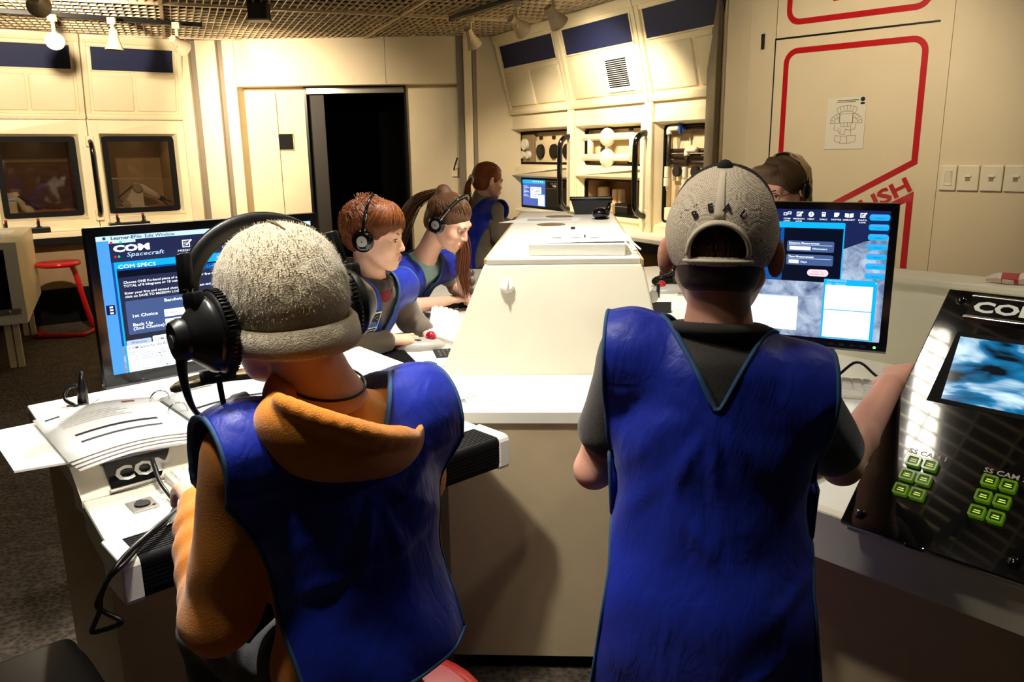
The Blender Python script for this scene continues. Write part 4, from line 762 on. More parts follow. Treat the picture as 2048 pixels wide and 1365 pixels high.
# ================================================================== WALL BAY CONTENTS (right module wall, local u / depth / height)
def rpart(name, m, parent, fn, smooth=False, **k):
    b = MB(); b.M = inv(parent) @ RM; fn(b); return b.build(name, m, parent, smooth, **k)
M_PVC = mat('white_pvc', srgb(236, 226, 200), 0.35); M_GBOX = mat('gauge_box_brown', srgb(150, 128, 96), 0.5); M_DIAL = mat('dial_white', srgb(238, 232, 214), 0.3); M_BRASS = mat('dull_brass', srgb(150, 120, 70), 0.4, metal=0.6)
gp = thing('gauge_panel', 'gauge panel with three white dials and two black dials', 'gauge panel', RM @ Vector((0.6, 0.12, 1.40)), math.atan2(-0.88834, 0.45918))
rpart('backing_plate', M_BAY, gp, lambda b: (b.rbox(0.45, 1.17, 0.098, 0.122, 1.43, 1.63, 0.003)))
rpart('gauge_box', M_GBOX, gp, lambda b: b.rbox(0.18, 0.43, 0.085, 0.122, 1.428, 1.70, 0.004))
for u, z, r in ((0.275, 1.60, 0.055), (0.225, 1.50, 0.037), (0.345, 1.50, 0.037)):
    g = rpart('dial_gauge', M_DIAL, gp, lambda b: b.cyl((u, 0.09, z), (u, 0.055, z), r, n=24), smooth=40); rpart('gauge_rim', M_STEEL, g, lambda b: (setattr(b, 'M', b.M @ Matrix.Translation((u, 0.0, z))), rring(b, -r-0.004, r+0.004, -r-0.004, r+0.004, r+0.004, 0.006, 0.05, 0.06, 6))); rpart('needle', M_INK, g, lambda b: b.box(u-0.002, u+0.002, 0.052, 0.054, z-0.01, z+r*0.7))
for u in (0.56, 0.815, 1.06):
    g = rpart('rotary_dial', M_BLACK, gp, lambda b: b.cyl((u, 0.10, 1.53), (u, 0.075, 1.53), 0.072, 0.066, n=28), smooth=40); rpart('pointer', M_CHROME, g, lambda b: b.add([(u-0.07, 0.073, 1.50), (u+0.07, 0.073, 1.555), (u+0.07, 0.073, 1.56), (u-0.07, 0.073, 1.505)], [(0, 1, 2, 3)]))
    for k in range(6): a = R(60*k+20); rpart('tick_mark', M_INK, g, lambda b: b.cyl((u+0.09*math.cos(a), 0.098, 1.53+0.09*math.sin(a)), (u+0.09*math.cos(a), 0.095, 1.53+0.09*math.sin(a)), 0.005, n=8))
for u in (0.525, 0.77, 0.957): rpart('indicator', M_INK, gp, lambda b: b.box(u-0.025, u+0.025, 0.11, 0.122, 1.645, 1.675))
pp2 = thing('pipe_panel', 'white pipe panel with two round valve housings', 'pipe panel', RM @ Vector((1.8, 0.12, 1.40)), math.atan2(-0.88834, 0.45918))
for z in (1.645, 1.475):
    pi = rpart('white_pipe', M_PVC, pp2, lambda b: b.tube([(1.30, 0.07, z), (2.10, 0.07, z)], 0.03, 14), smooth='all')
    for u in (1.48, 1.68, 1.87, 2.06): rpart('pipe_coupling', M_PVC, pi, lambda b: b.cyl((u-0.035, 0.07, z), (u+0.035, 0.07, z), 0.037, n=16), smooth=40)
    vh = rpart('valve_housing', M_PVC, pp2, lambda b: b.sphere((1.775, 0.045, z-0.004), (0.078, 0.06, 0.078), 20), smooth='all'); rpart('valve_hub', M_INK, vh, lambda b: (b.cyl((1.775, -0.016, z-0.004), (1.775, 0.0, z-0.004), 0.008, n=10), b.box(1.78, 1.786, -0.016, -0.01, z, z+0.03)))
rpart('riser_pipe', M_PVC, pp2, lambda b: b.tube([(1.48, 0.07, 1.645), (1.48, 0.07, 1.475)], 0.028, 12), smooth='all'); rpart('end_pipe', M_PVC, pp2, lambda b: b.tube([(2.11, 0.07, 1.67), (2.11, 0.07, 1.44)], 0.036, 12), smooth='all')
for u, z in ((1.60, 1.705), (2.01, 1.705), (1.60, 1.575), (1.60, 1.535), (1.60, 1.43), (2.0, 1.433)): rpart('indicator', M_INK, pp2, lambda b: b.box(u-0.025, u+0.025, 0.11, 0.122, z-0.016, z+0.016))
M_DPIPE = mat('dark_pipe', srgb(52, 40, 32), 0.4); M_BLUEV = mat('blue_valve_handle', srgb(30, 70, 150), 0.4)
pk = thing('plumbing_rack', 'plumbing rack with dark pipes, white elbows and blue valve handles', 'pipe rack', RM @ Vector((2.9, 0.15, 1.2)), math.atan2(-0.88834, 0.45918))
for z in (1.525, 1.484, 1.44): rpart('dark_pipe', M_DPIPE, pk, lambda b: b.tube([(2.515, 0.10, z), (3.2, 0.10, z)], 0.017, 10), smooth='all')
rpart('dark_pipe', M_DPIPE, pk, lambda b: b.tube([(2.52, 0.1, 1.684), (3.2, 0.1, 1.684)], 0.014, 10), smooth='all')
for u, z1 in ((2.575, 1.684), (2.785, 1.527)):
    rpart('upright_pipe', M_DPIPE, pk, lambda b: b.tube([(u, 0.06, z1), (u, 0.06, 1.40)], 0.016, 10), smooth='all')
    rpart('white_elbow', M_PVC, pk, lambda b: b.tube(catmull([(u, 0.06, z1-0.04), (u, 0.06, z1-0.005), (u+0.03, 0.06, z1+0.004), (u+0.11, 0.06, z1+0.004)], 4), 0.021, 12), smooth='all')
    rpart('white_coupling', M_PVC, pk, lambda b: b.cyl((u, 0.05, 1.41), (u, 0.05, 1.33), 0.022, n=14), smooth=40)
    v = rpart('valve_body', M_PVC, pk, lambda b: (b.cyl((u, 0.05, 1.325), (u, 0.05, 1.265), 0.026, n=14), b.cyl((u, 0.05, 1.265), (u, 0.05, 1.23), 0.012, 0.004, n=10)), smooth=40); rpart('valve_handle', M_BLUEV, v, lambda b: b.rbox(u-0.05, u-0.032, 0.03, 0.06, 1.265, 1.325, 0.006))
    rpart('black_cap', M_INK, pk, lambda b: b.cyl((u+0.085, 0.09, 1.375), (u+0.085, 0.06, 1.375), 0.04, n=20), smooth=40)
rpart('upper_valve', M_BLUEV, pk, lambda b: (b.rbox(2.70, 2.72, 0.04, 0.07, 1.645, 1.725, 0.006), b.cyl((2.71, 0.1, 1.684), (2.71, 0.06, 1.684), 0.02)))
rpart('mount_board', M_BAY, pk, lambda b: b.rbox(2.54, 3.2, 0.12, 0.15, 1.30, 1.42, 0.003))
wb = thing('white_crate', 'plain white crate with green lid in the plumbing bay', 'crate', RM @ Vector((2.66, 0.10, 0.99)), math.atan2(-0.88834, 0.45918))
part('body', M_PVC, wb, lambda b: b.rbox(-0.15, 0.55, -0.02, 0.04, 0, 0.11, 0.006)); part('lid', mat('green_lid', srgb(70, 110, 60), 0.5), wb, lambda b: b.rbox(-0.06, 0.5, -0.015, 0.035, 0.11, 0.118, 0.003))
bm_ = thing('wall_display', 'small wall display with white document window in the lower left bay', 'display', RM @ Vector((0.42, 0.10, 0.985)), math.atan2(-0.88834, 0.45918))
rpart('frame', M_BLACK, bm_, lambda b: b.rbox(0.172, 1.17, 0.09, 0.12, 0.985, 1.27, 0.004))
scw = rpart('screen', E_GREYB, bm_, lambda b: b.box(0.19, 0.65, 0.086, 0.092, 1.0, 1.255))
S = Screen(scw, inv(bm_) @ RM @ Matrix.Translation((0.19, 0.0855, 1.0)) @ Matrix.Rotation(R(90), 4, 'X'), 0.46, 0.255)
E_VIO = emat('glow_violet_blue', srgb(72, 92, 168), 1.0)
S.rect(0, 0, 1, 1, E_VIO, 1); S.rect(0, 0, 1, 0.14, E_CYAN, 2); S.rect(0.36, 0.27, 0.84, 0.70, E_WH, 2); S.rect(0.70, 0.52, 0.99, 0.98, E_CYAN, 3); S.rect(0.71, 0.56, 0.98, 0.97, E_WH, 4)
for k in range(8): S.rect(0.05, 0.24+k*0.055, 0.05+0.26*(0.7+0.3*math.sin(k*2.1)), 0.26+k*0.055, E_PALE, 3)
for k in range(6): S.rect(0.40, 0.31+k*0.06, 0.80, 0.325+k*0.06, E_TEXTD, 4)
for k in range(6): S.rect(0.48+k*0.08, 0.03, 0.51+k*0.08, 0.08, E_WH, 4)
S.done()
rpart('label_plate', M_GLOSS, bm_, lambda b: (b.rbox(0.67, 1.0, 0.082, 0.092, 1.185, 1.25, 0.002))); rpart('plate_rail', M_STEEL, bm_, lambda b: (b.box(0.67, 1.0, 0.080, 0.092, 1.249, 1.254), b.box(0.67, 1.0, 0.080, 0.092, 1.180, 1.185)))
rpart('plate_lettering', M_PAPER, bm_, lambda b: (b.text('ISOLATION', 0.024, Matrix.Translation((0.835, 0.0815, 1.222)) @ Matrix.Rotation(R(90), 4, 'X'), bold=0.03, xs=1.2, align='CENTER'), b.text('TUBE', 0.024, Matrix.Translation((0.835, 0.0815, 1.197)) @ Matrix.Rotation(R(90), 4, 'X'), bold=0.03, xs=1.2, align='CENTER')))
M_JAR = mat('beige_plastic', srgb(206, 178, 140), 0.5)
for i, (u, z0, h, r, lab) in enumerate(((1.47, 1.0, 0.215, 0.055, 'tall beige cylinder left in the dark storage bay'), (1.67, 1.0, 0.20, 0.04, 'slim beige cylinder in the middle of the dark storage bay'), (1.75, 1.0, 0.20, 0.032, 'thin beige cylinder beside the slim one in the storage bay'))):
    t = thing('storage_cylinder', lab, 'cylinder', RM @ Vector((u, 0.22, z0)), 0, 'cylinders in the storage bay'); part('body', M_JAR, t, lambda b: b.lathe([(0, 0), (r, 0), (r, h-0.012), (r*0.95, h), (0, h)], 18), smooth=40); part('cap', M_PVC, t, lambda b: b.lathe([(r*0.7, h), (r*0.7, h+0.004), (0, h+0.006)], 18), smooth=40)
for i, (u, w, h, m, lab) in enumerate(((1.70, 0.05, 0.09, M_JAR, 'small tan box in front of the cylinders in the storage bay'), (1.88, 0.09, 0.10, M_BLACK, 'black box at the right of the storage bay'))):
    t = thing('storage_box', lab, 'box', RM @ Vector((u, 0.16, 0.994)), math.atan2(-0.88834, 0.45918)); part('body', m, t, lambda b: b.rbox(-w, w, -0.04, 0.04, 0, h, 0.004)); part('lid_line', M_GREY, t, lambda b: b.box(-w-0.001, w+0.001, -0.042, -0.039, h*0.72, h*0.76))

# ================================================================== ROBOT ARMS behind the left lab windows
def lpart(name, m, parent, fn, smooth=False, **k):
    b = MB(); b.M = inv(parent) @ LM; fn(b); return b.build(name, m, parent, smooth, **k)
M_ROB = mat('robot_cream', srgb(206, 192, 160), 0.4); LA = math.atan2(0.57212, 0.82017)
ra = thing('robot_arm', 'small cream robot arm reaching right in the right lab window', 'robot arm', LM @ Vector((1.22, 0.3, 1.005)), LA)
lpart('base', M_ROB, ra, lambda b: b.prism([(1.10, 0.22), (1.36, 0.22), (1.36, 0.38), (1.10, 0.38)], 1.005, 1.05), bevel=0.01)
lpart('pedestal', M_ROB, ra, lambda b: b.add([(1.13, 0.25, 1.05), (1.33, 0.25, 1.05), (1.33, 0.35, 1.05), (1.13, 0.35, 1.05), (1.24, 0.27, 1.23), (1.33, 0.27, 1.23), (1.33, 0.33, 1.23), (1.24, 0.33, 1.23)], [(3, 2, 1, 0), (4, 5, 6, 7), (0, 1, 5, 4), (1, 2, 6, 5), (2, 3, 7, 6), (3, 0, 4, 7)]))
lpart('shoulder_joint', M_GBOX, ra, lambda b: (b.cyl((1.28, 0.22, 1.235), (1.28, 0.38, 1.235), 0.042, n=20)), smooth=40)
lpart('upper_arm', M_ROB, ra, lambda b: b.tube([(1.26, 0.29, 1.25), (1.34, 0.29, 1.225), (1.44, 0.29, 1.16), (1.49, 0.29, 1.13)], [0.035, 0.04, 0.032, 0.03], 12), smooth='all')
lpart('gripper', M_INK, ra, lambda b: (b.tube([(1.49, 0.29, 1.13), (1.53, 0.29, 1.10)], 0.026, 10), b.tube([(1.53, 0.28, 1.11), (1.60, 0.28, 1.075)], 0.009, 6), b.tube([(1.53, 0.30, 1.085), (1.56, 0.30, 1.05)], 0.009, 6)))
lpart('link_rod', M_INK, ra, lambda b: b.tube([(1.22, 0.25, 1.24), (1.09, 0.25, 1.14), (1.13, 0.25, 1.10)], 0.008, 6))
lpart('counterweight', M_GBOX, ra, lambda b: b.cyl((1.16, 0.22, 1.075), (1.16, 0.38, 1.075), 0.04, n=18), smooth=40)
rb = thing('robot_arm', 'small cream robot arm folded in the left lab window', 'robot arm', LM @ Vector((0.2, 0.3, 1.005)), LA)
lpart('base', M_ROB, rb, lambda b: b.prism([(0.10, 0.24), (0.22, 0.24), (0.22, 0.36), (0.10, 0.36)], 1.005, 1.15), bevel=0.01)
lpart('upper_arm', M_ROB, rb, lambda b: b.tube([(0.14, 0.29, 1.19), (0.22, 0.29, 1.20), (0.26, 0.29, 1.13), (0.27, 0.29, 1.08)], [0.035, 0.04, 0.03, 0.028], 12), smooth='all')
lpart('forearm', M_ROB, rb, lambda b: b.tube([(0.26, 0.28, 1.09), (0.31, 0.28, 1.06), (0.36, 0.28, 1.03)], [0.03, 0.04, 0.02], 12), smooth='all')
lpart('link_rod', M_INK, rb, lambda b: b.tube([(0.24, 0.25, 1.20), (0.33, 0.25, 1.12), (0.39, 0.25, 1.065)], 0.009, 6))
M_TERR = mat('sandbox_sand', srgb(190, 128, 96), 0.95, var=0.25, vscale=14, bump=0.8, bscale=20)
for a, c, lab in ((0.10, 0.75, 'pinkish sand bed below the folded robot arm'), (0.98, 1.64, 'pinkish sand bed below the reaching robot arm')):
    t = thing('sand_bed', lab, 'sand bed', LM @ Vector(((a+c)/2, 0.4, 1.0)), LA)
    def sand(b):
        n = 10; vs = [(a+(c-a)*i/n, 0.13+0.6*j/n, 1.007+0.03*(j/n)+0.014*math.sin(i*1.9+j)*math.cos(j*1.3)) for j in range(n+1) for i in range(n+1)]; b.add(vs, [(j*(n+1)+i, j*(n+1)+i+1, (j+1)*(n+1)+i+1, (j+1)*(n+1)+i) for j in range(n) for i in range(n)])
    lpart('sand_surface', M_TERR, t, sand, smooth='all', solid=0.004)
def joystick(u, w, sticks, label):
    t = thing('joystick_box', label, 'joystick', LM @ Vector((u, -0.08, 0.872)), LA, 'joystick boxes on the left shelf'); part('box', M_BLACK, t, lambda b: b.rbox(-w/2, w/2, -0.06, 0.05, 0, 0.05, 0.005))
    for s_ in sticks: st = part('stick', M_BLACK, t, lambda b: (b.cyl((s_, 0, 0.05), (s_, 0, 0.058), 0.03, 0.02), b.cyl((s_, 0, 0.05), (s_, 0, 0.115), 0.011, n=10)), smooth=40); part('stick_tip', M_RED, st, lambda b: b.sphere((s_, 0, 0.12), 0.014, 10), smooth='all')
joystick(0.345, 0.17, (0.0,), 'black joystick box with one red tipped stick on the left shelf'); joystick(1.11, 0.36, (-0.10, 0.13), 'wide black joystick box with two sticks on the left shelf'); joystick(0.09, 0.10, (0.0,), 'joystick box half hidden behind the white cabinet')

# ================================================================== KEYBOARDS, TRACKBALLS, DESK ITEMS
M_KEY = mat('white_keycap', srgb(244, 243, 238), 0.35); M_KBASE = mat('keyboard_base', srgb(226, 224, 216), 0.3)
kme = None
def keyboard(loc, rz, label, nx=15, ny=5, L=0.42, Dp=0.125, pitch=0.0):
    global kme
    t = thing('keyboard', label, 'keyboard', loc, rz, 'white keyboards')
    part('base', M_KBASE, t, lambda b: b.add([(-L/2, -Dp/2, 0), (L/2, -Dp/2, 0), (L/2, Dp/2, 0), (-L/2, Dp/2, 0), (-L/2, -Dp/2, 0.010), (L/2, -Dp/2, 0.010), (L/2, Dp/2, 0.022+pitch), (-L/2, Dp/2, 0.022+pitch)], [(3, 2, 1, 0), (4, 5, 6, 7), (0, 1, 5, 4), (1, 2, 6, 5), (2, 3, 7, 6), (3, 0, 4, 7)]), bevel=0.003)
    if kme is None:
        b = MB(); a, c = 0.0088, 0.0068; b.add([(-a, -a, 0), (a, -a, 0), (a, a, 0), (-a, a, 0), (-c, -c, 0.006), (c, -c, 0.006), (c, c, 0.006), (-c, c, 0.006)], [(4, 5, 6, 7), (0, 1, 5, 4), (1, 2, 6, 5), (2, 3, 7, 6), (3, 0, 4, 7)])
        k0 = b.build('key', M_KEY, t); kme = k0.data; bpy.data.objects.remove(k0)
    sl_ = math.atan2(0.012+pitch, Dp); px = (L-0.02)/nx; py = (Dp-0.016)/ny
    for j in range(ny):
        for i in range(nx):
            if j == 0 and 4 <= i <= 8 and i != 6: continue
            k = bpy.data.objects.new('key', kme); COL.objects.link(k); k.parent = t; y = -Dp/2+0.008+(j+0.5)*py
            k.location = (-L/2+0.01+(i+0.5)*px, y, 0.010+(y+Dp/2)*math.tan(sl_)); k.rotation_euler = (sl_, 0, 0); k.scale = (px/0.019*(5 if (j == 0 and i == 6) else 1), py/0.019, 1)
    return t
keyboard((-0.585, 1.765, TZ), math.atan2(lfr.y, lfr.x), 'white keyboard under the hand of the boy in the beanie')
keyboard((0.90, 2.065, DZ), R(-19), 'white keyboard below the moon wallpaper monitor')
keyboard((-0.27, 3.20, TZ), R(94), 'white keyboard beyond the red trackball', nx=14, ny=5, L=0.60, Dp=0.125, pitch=0.03)
def trackball(loc, rz, label):
    t = thing('trackball', label, 'trackball', loc, rz, 'trackballs with red balls')
    def body(b):
        n = 28; rings = [(1.0, 0.0), (1.0, 0.01), (0.92, 0.02), (0.7, 0.03), (0.35, 0.036), (0.0, 0.037)]; vs = []; fs = []
        for s_, z in rings:
            for k in range(n): a = 2*math.pi*k/n; vs.append((0.095*s_*math.cos(a)*(1-0.12*math.sin(a)), 0.062*s_*math.sin(a), z))
        for i in range(len(rings)-1):
            for k in range(n): fs.append((i*n+k, i*n+(k+1) % n, (i+1)*n+(k+1) % n, (i+1)*n+k))
        b.add(vs, fs)
    part('body', mat('silver_plastic', srgb(170, 168, 162), 0.35), t, body, smooth='all')
    part('ball', mat('ruby_ball', srgb(176, 10, 44), 0.08, coat=0.8), t, lambda b: b.sphere((0.045, 0.0, 0.04), 0.0205, 18), smooth='all')
    part('button_pad', M_BLACK, t, lambda b: b.sphere((-0.02, -0.022, 0.026), (0.045, 0.017, 0.012), 14), smooth='all')
    part('cord', M_BLACK, t, lambda b: b.tube(catmull([(0.09, 0.01, 0.008), (0.13, 0.02, 0.004), (0.17, 0.0, 0.004), (0.22, 0.02, 0.004)], 5), 0.0025, 6), smooth='all')
    return t
trackball((-0.345, 2.885, TZ), R(12), 'silver trackball with red ball under the red-haired boy hand'); trackball((0.80, 3.99, TZ), R(200), 'silver trackball with red ball right of the console')
# touch pad on the right desk
tp = thing('touch_pad', 'tan touch pad with black rim on the right desk', 'touch pad', (0.655, 1.70, TZ), math.atan2(-0.7507, 0.6606))
part('rim', M_BLACK, tp, lambda b: b.rbox(-0.13, 0.065, -0.085, 0.075, 0.0, 0.016, 0.012, 3), smooth=40); part('pad', mat('pad_tan', srgb(200, 176, 140), 0.35), tp, lambda b: b.rbox(-0.12, 0.055, -0.072, 0.065, 0.014, 0.019, 0.004)); part('mark', M_INK, tp, lambda b: b.box(0.03, 0.034, -0.055, -0.048, 0.0188, 0.0193))
# open binder on the left desk
bd = thing('open_binder', 'open white ring binder with printed pages on the left desk', 'binder', (-0.876, 1.898, DZ), math.atan2(lfr.y, lfr.x)-R(2))
def lb(p): return inv(bd) @ Vector((p[0], p[1], DZ))
c0, c1, s0, s1 = lb((-1.177, 1.738)), lb((-0.978, 1.483)), lb((-0.9907, 2.0986)), lb((-0.7084, 1.675))
def cover(b, x0, x1): b.rbox(x0, x1, -0.20, 0.165, 0.0, 0.006, 0.002)
SX = 0.035
part('left_cover', M_PAPER, bd, lambda b: b.add([(-0.345, -0.155, 0.012), (SX, -0.222, 0.006), (SX, 0.19, 0.006), (-0.345, 0.165, 0.012), (-0.345, -0.155, 0.017), (SX, -0.222, 0.011), (SX, 0.19, 0.011), (-0.345, 0.165, 0.017)], [(3, 2, 1, 0), (4, 5, 6, 7), (0, 1, 5, 4), (1, 2, 6, 5), (2, 3, 7, 6), (3, 0, 4, 7)]))
part('right_cover', M_PAPER, bd, lambda b: b.rbox(SX, 0.33, -0.235, 0.13, 0.001, 0.007, 0.002))
part('spine_rail', M_STEEL, bd, lambda b: b.rbox(SX-0.012, SX+0.012, -0.21, 0.16, 0.010, 0.016, 0.002))
for y in (-0.16, -0.02, 0.12): part('ring', M_CHROME, bd, lambda b: b.tube([(SX+0.024*math.cos(R(a)), y, 0.026+0.024*math.sin(R(a))) for a in range(0, 360, 24)], 0.0022, 6, closed=True), smooth='all')
def pages(b, x0, x1, lift, k):
    n = 8; vs = []; dx = (x1-x0)
    for j in range(2):
        for i in range(n+1): t = i/n; vs.append((x0+dx*t, (-0.215, 0.15)[j]+0.012*k, 0.02+0.004*k+0.016*math.sin(math.pi*t)*lift))
    fs = [(i, i+1, n+2+i, n+1+i) for i in range(n)]; b.add(vs, fs)
for k in range(4): part('page', M_PAPER, bd, lambda b: pages(b, SX-0.006, SX-0.275-0.004*k, 0.9, k-2), smooth='all', solid=0.0008)
for k in range(3): part('page', M_PAPER, bd, lambda b: pages(b, SX+0.006, SX+0.275, 0.7, k-2), smooth='all', solid=0.0008)
def prz(t, lift=0.9, k=1): return 0.02+0.004*k+0.016*math.sin(math.pi*t)*lift+0.0012
def bar(b, x0, x1, y0, y1, lift, org, sgn):
    n = 5; vs = []
    for j in (y0, y1):
        for i in range(n+1): x = x0+(x1-x0)*i/n; t = (x-org)/(0.277*sgn); vs.append((x, j, prz(max(0, min(1, t)), lift, 1 if sgn < 0 else 0)))
    b.add(vs, [(i, i+1, n+2+i, n+1+i) for i in range(n)])
part('redacted_line', M_INK, bd, lambda b: bar(b, -0.205, -0.025, -0.06, -0.046, 0.9, SX-0.006, -1)); part('redacted_line', M_INK, bd, lambda b: bar(b, -0.205, -0.03, -0.115, -0.102, 0.9, SX-0.006, -1))
part('redacted_line', M_INK, bd, lambda b: bar(b, 0.075, 0.29, -0.03, -0.016, 0.7, SX+0.006, 1)); part('redacted_line', M_INK, bd, lambda b: bar(b, 0.075, 0.24, -0.085, -0.072, 0.7, SX+0.006, 1))
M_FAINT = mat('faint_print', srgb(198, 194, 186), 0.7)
for k in range(6): part('printed_line', M_FAINT, bd, lambda b: bar(b, -0.215, -0.06-0.015*(k % 3), 0.02+k*0.014, 0.025+k*0.014, 0.9, SX-0.006, -1))
part('corner_logo', M_INK, bd, lambda b: bar(b, -0.232, -0.20, 0.118, 0.13, 0.9, SX-0.006, -1)); part('stamp', mat('brown_stamp', srgb(120, 70, 60), 0.7), bd, lambda b: bar(b, -0.055, -0.025, 0.125, 0.14, 0.9, SX-0.006, -1))
for x in (-0.10, 0.12): part('page_grey_strip', M_FAINT, bd, lambda b: bar(b, x-0.02, x+0.06, 0.135, 0.142, 0.8, SX-0.006 if x < 0 else SX+0.006, -1 if x < 0 else 1))  # faint grey strip near the top edge of each page
# small plug standing at the back corner of the left desk
gn = thing('cable_plug', 'black cable plug standing at the back corner of the left desk', 'plug', (-1.165, 2.075, DZ))
part('plate', M_STEEL, gn, lambda b: b.rbox(-0.03, 0.03, -0.03, 0.03, 0, 0.003, 0.001)); part('plug_body', M_BLACK, gn, lambda b: b.tube([(0, 0, 0.003), (0.0, 0.004, 0.04), (0.0, 0.008, 0.06), (0, 0.012, 0.085)], [0.014, 0.013, 0.008, 0.005], 10), smooth='all'); part('cord', M_BLACK, gn, lambda b: b.tube(catmull([(-0.005, 0.0, 0.05), (-0.03, -0.01, 0.045), (-0.03, -0.03, 0.02), (0.01, -0.05, 0.006)], 5), 0.005, 8), smooth='all')
# things on the worktop strip
nc = thing('keypad_card', 'black printed key card on the worktop beside the console', 'card', (-0.235, 2.795, TZ), R(12)); part('card', M_INK, nc, lambda b: b.rbox(-0.045, 0.05, -0.06, 0.06, 0, 0.003, 0.001))
part('card_print', mat('card_print', srgb(150, 146, 136), 0.6), nc, lambda b: [b.box(-0.03+i*0.016, -0.022+i*0.016, -0.04+j*0.02, -0.036+j*0.02, 0.003, 0.0034) for i in range(4) for j in range(5)])['kind'] = 'stuff'
bc = thing('picture_card', 'small colourful picture card on the worktop', 'card', (-0.275, 2.63, TZ), R(20)); part('card', M_PAPER, bc, lambda b: b.rbox(-0.045, 0.045, -0.025, 0.025, 0, 0.002, 0.0008)); part('yellow_print', mat('print_yellow', srgb(226, 190, 90), 0.5), bc, lambda b: b.box(-0.03, 0.01, -0.015, 0.012, 0.002, 0.0024)); part('red_print', mat('print_red', srgb(200, 110, 90), 0.5), bc, lambda b: b.box(-0.04, -0.028, -0.015, 0.012, 0.002, 0.0024))
fo = thing('folded_paper', 'folded white paper slip on the worktop strip', 'paper', (-0.09, 2.225, TZ), R(25)); part('leaf', M_PAPER, fo, lambda b: (b.add([(-0.05, -0.012, 0.001), (0.05, -0.012, 0.001), (0.05, 0.012, 0.016), (-0.05, 0.012, 0.012)], [(0, 1, 2, 3)]), b.add([(-0.09, 0.03, 0.001), (0.05, 0.012, 0.001), (0.05, 0.012, 0.016), (-0.05, 0.012, 0.012)], [(0, 1, 2, 3)])), solid=0.0006); part('crease', M_FAINT, fo, lambda b: b.box(-0.05, 0.05, 0.0115, 0.0125, 0.012, 0.0145))
# control box with knobs beside the girl
kb = thing('knob_box', 'black upright control box with three grey knobs beside the girl', 'control box', (-0.25, 3.72, TZ), R(20))
part('base', M_BLACK, kb, lambda b: b.rbox(-0.20, 0.06, -0.08, 0.08, 0, 0.035, 0.006)); part('upright', M_BLACK, kb, lambda b: (setattr(b, 'M', Matrix.Translation((0.045, 0, 0.035)) @ Matrix.Rotation(R(-65), 4, 'X') @ Matrix.Rotation(R(20), 4, 'Y')), b.lathe([(0.0, -0.012), (0.075, -0.012), (0.08, 0), (0.075, 0.012), (0.0, 0.012)], 28, Matrix.Diagonal((0.85, 1.2, 1, 1)) @ Matrix.Translation((0, 0.06, 0)))), smooth=40)
for k in range(3): part('knob', mat('knob_grey', srgb(96, 94, 92), 0.35), kb, lambda b: b.sphere((0.055, -0.035-0.004*k, 0.155-k*0.045), 0.017, 12), smooth='all')
pa = thing('note_sheet', 'white sheet lying under the control box by the girl', 'paper', (-0.47, 3.79, TZ), R(15)); part('sheet', M_PAPER, pa, lambda b: b.box(-0.10, 0.10, -0.12, 0.10, 0, 0.002)); part('print', M_FAINT, pa, lambda b: b.box(-0.07, 0.05, 0.04, 0.045, 0.002, 0.0024))
# console top items
CT = 1.19
cb = thing('closed_binder', 'thick closed white binder with papers on the console front end', 'binder', (0.245, 2.90, CT), R(-6))
part('covers', M_PAPER, cb, lambda b: (b.rbox(-0.17, 0.165, -0.135, 0.15, 0, 0.004, 0.001), b.rbox(-0.17, 0.165, -0.135, 0.15, 0.036, 0.040, 0.001), b.rbox(-0.17, 0.165, -0.139, -0.133, 0, 0.040, 0.002))); part('page_block', M_PAPER, cb, lambda b: b.box(-0.155, 0.16, -0.12, 0.14, 0.005, 0.035))
part('top_sheet', M_PAPER, cb, lambda b: b.add([(-0.12, -0.12, 0.042), (0.19, -0.10, 0.046), (0.185, 0.17, 0.044), (-0.12, 0.16, 0.042)], [(0, 1, 2, 3)]), solid=0.001)
part('sheet_print', M_FAINT, cb, lambda b: [b.box(-0.10+0.07*i, -0.06+0.07*i, 0.02, 0.12, 0.0462, 0.0466) for i in range(4)])['kind'] = 'stuff'; part('dark_strip', M_INK, cb, lambda b: b.box(0.02, 0.026, 0.03, 0.12, 0.0465, 0.047))
part('loose_rod', M_PAPER, cb, lambda b: (b.tube([(0.17, 0.12, 0.03), (0.21, -0.02, 0.004)], 0.004, 6), b.tube([(0.185, 0.13, 0.03), (0.225, 0.0, 0.004)], 0.003, 6)))
sh = thing('paper_stack', 'flat stack of printed sheets behind the closed binder', 'paper', (0.32, 3.60, CT), R(-5)); part('sheet', M_PAPER, sh, lambda b: (b.box(-0.16, 0.15, -0.15, 0.17, 0, 0.004), b.box(-0.15, 0.165, -0.13, 0.18, 0.0045, 0.007)))
part('print_block', M_INK, sh, lambda b: b.box(-0.05, -0.03, 0.02, 0.14, 0.007, 0.0074)); part('print_lines', M_FAINT, sh, lambda b: [b.box(0.0, 0.13, -0.1+0.04*i, -0.09+0.04*i, 0.007, 0.0074) for i in range(6)])['kind'] = 'stuff'
s2 = thing('note_sheet', 'printed sheet overhanging the left edge of the console top', 'paper', (0.17, 4.2, CT), R(-4)); part('sheet', M_PAPER, s2, lambda b: b.add([(-0.22, -0.13, 0.001), (0.18, -0.12, 0.002), (0.20, 0.13, 0.002), (-0.1, 0.15, 0.001)], [(0, 1, 2, 3)]), solid=0.001); part('print', M_FAINT, s2, lambda b: [b.box(-0.08, 0.15, -0.06+0.03*i, -0.045+0.03*i, 0.0025, 0.003) for i in range(5)])['kind'] = 'stuff'
ba = thing('black_basket', 'black plastic tray holding paper at the far end of the console', 'tray', (0.46, 4.60, CT), R(-4))
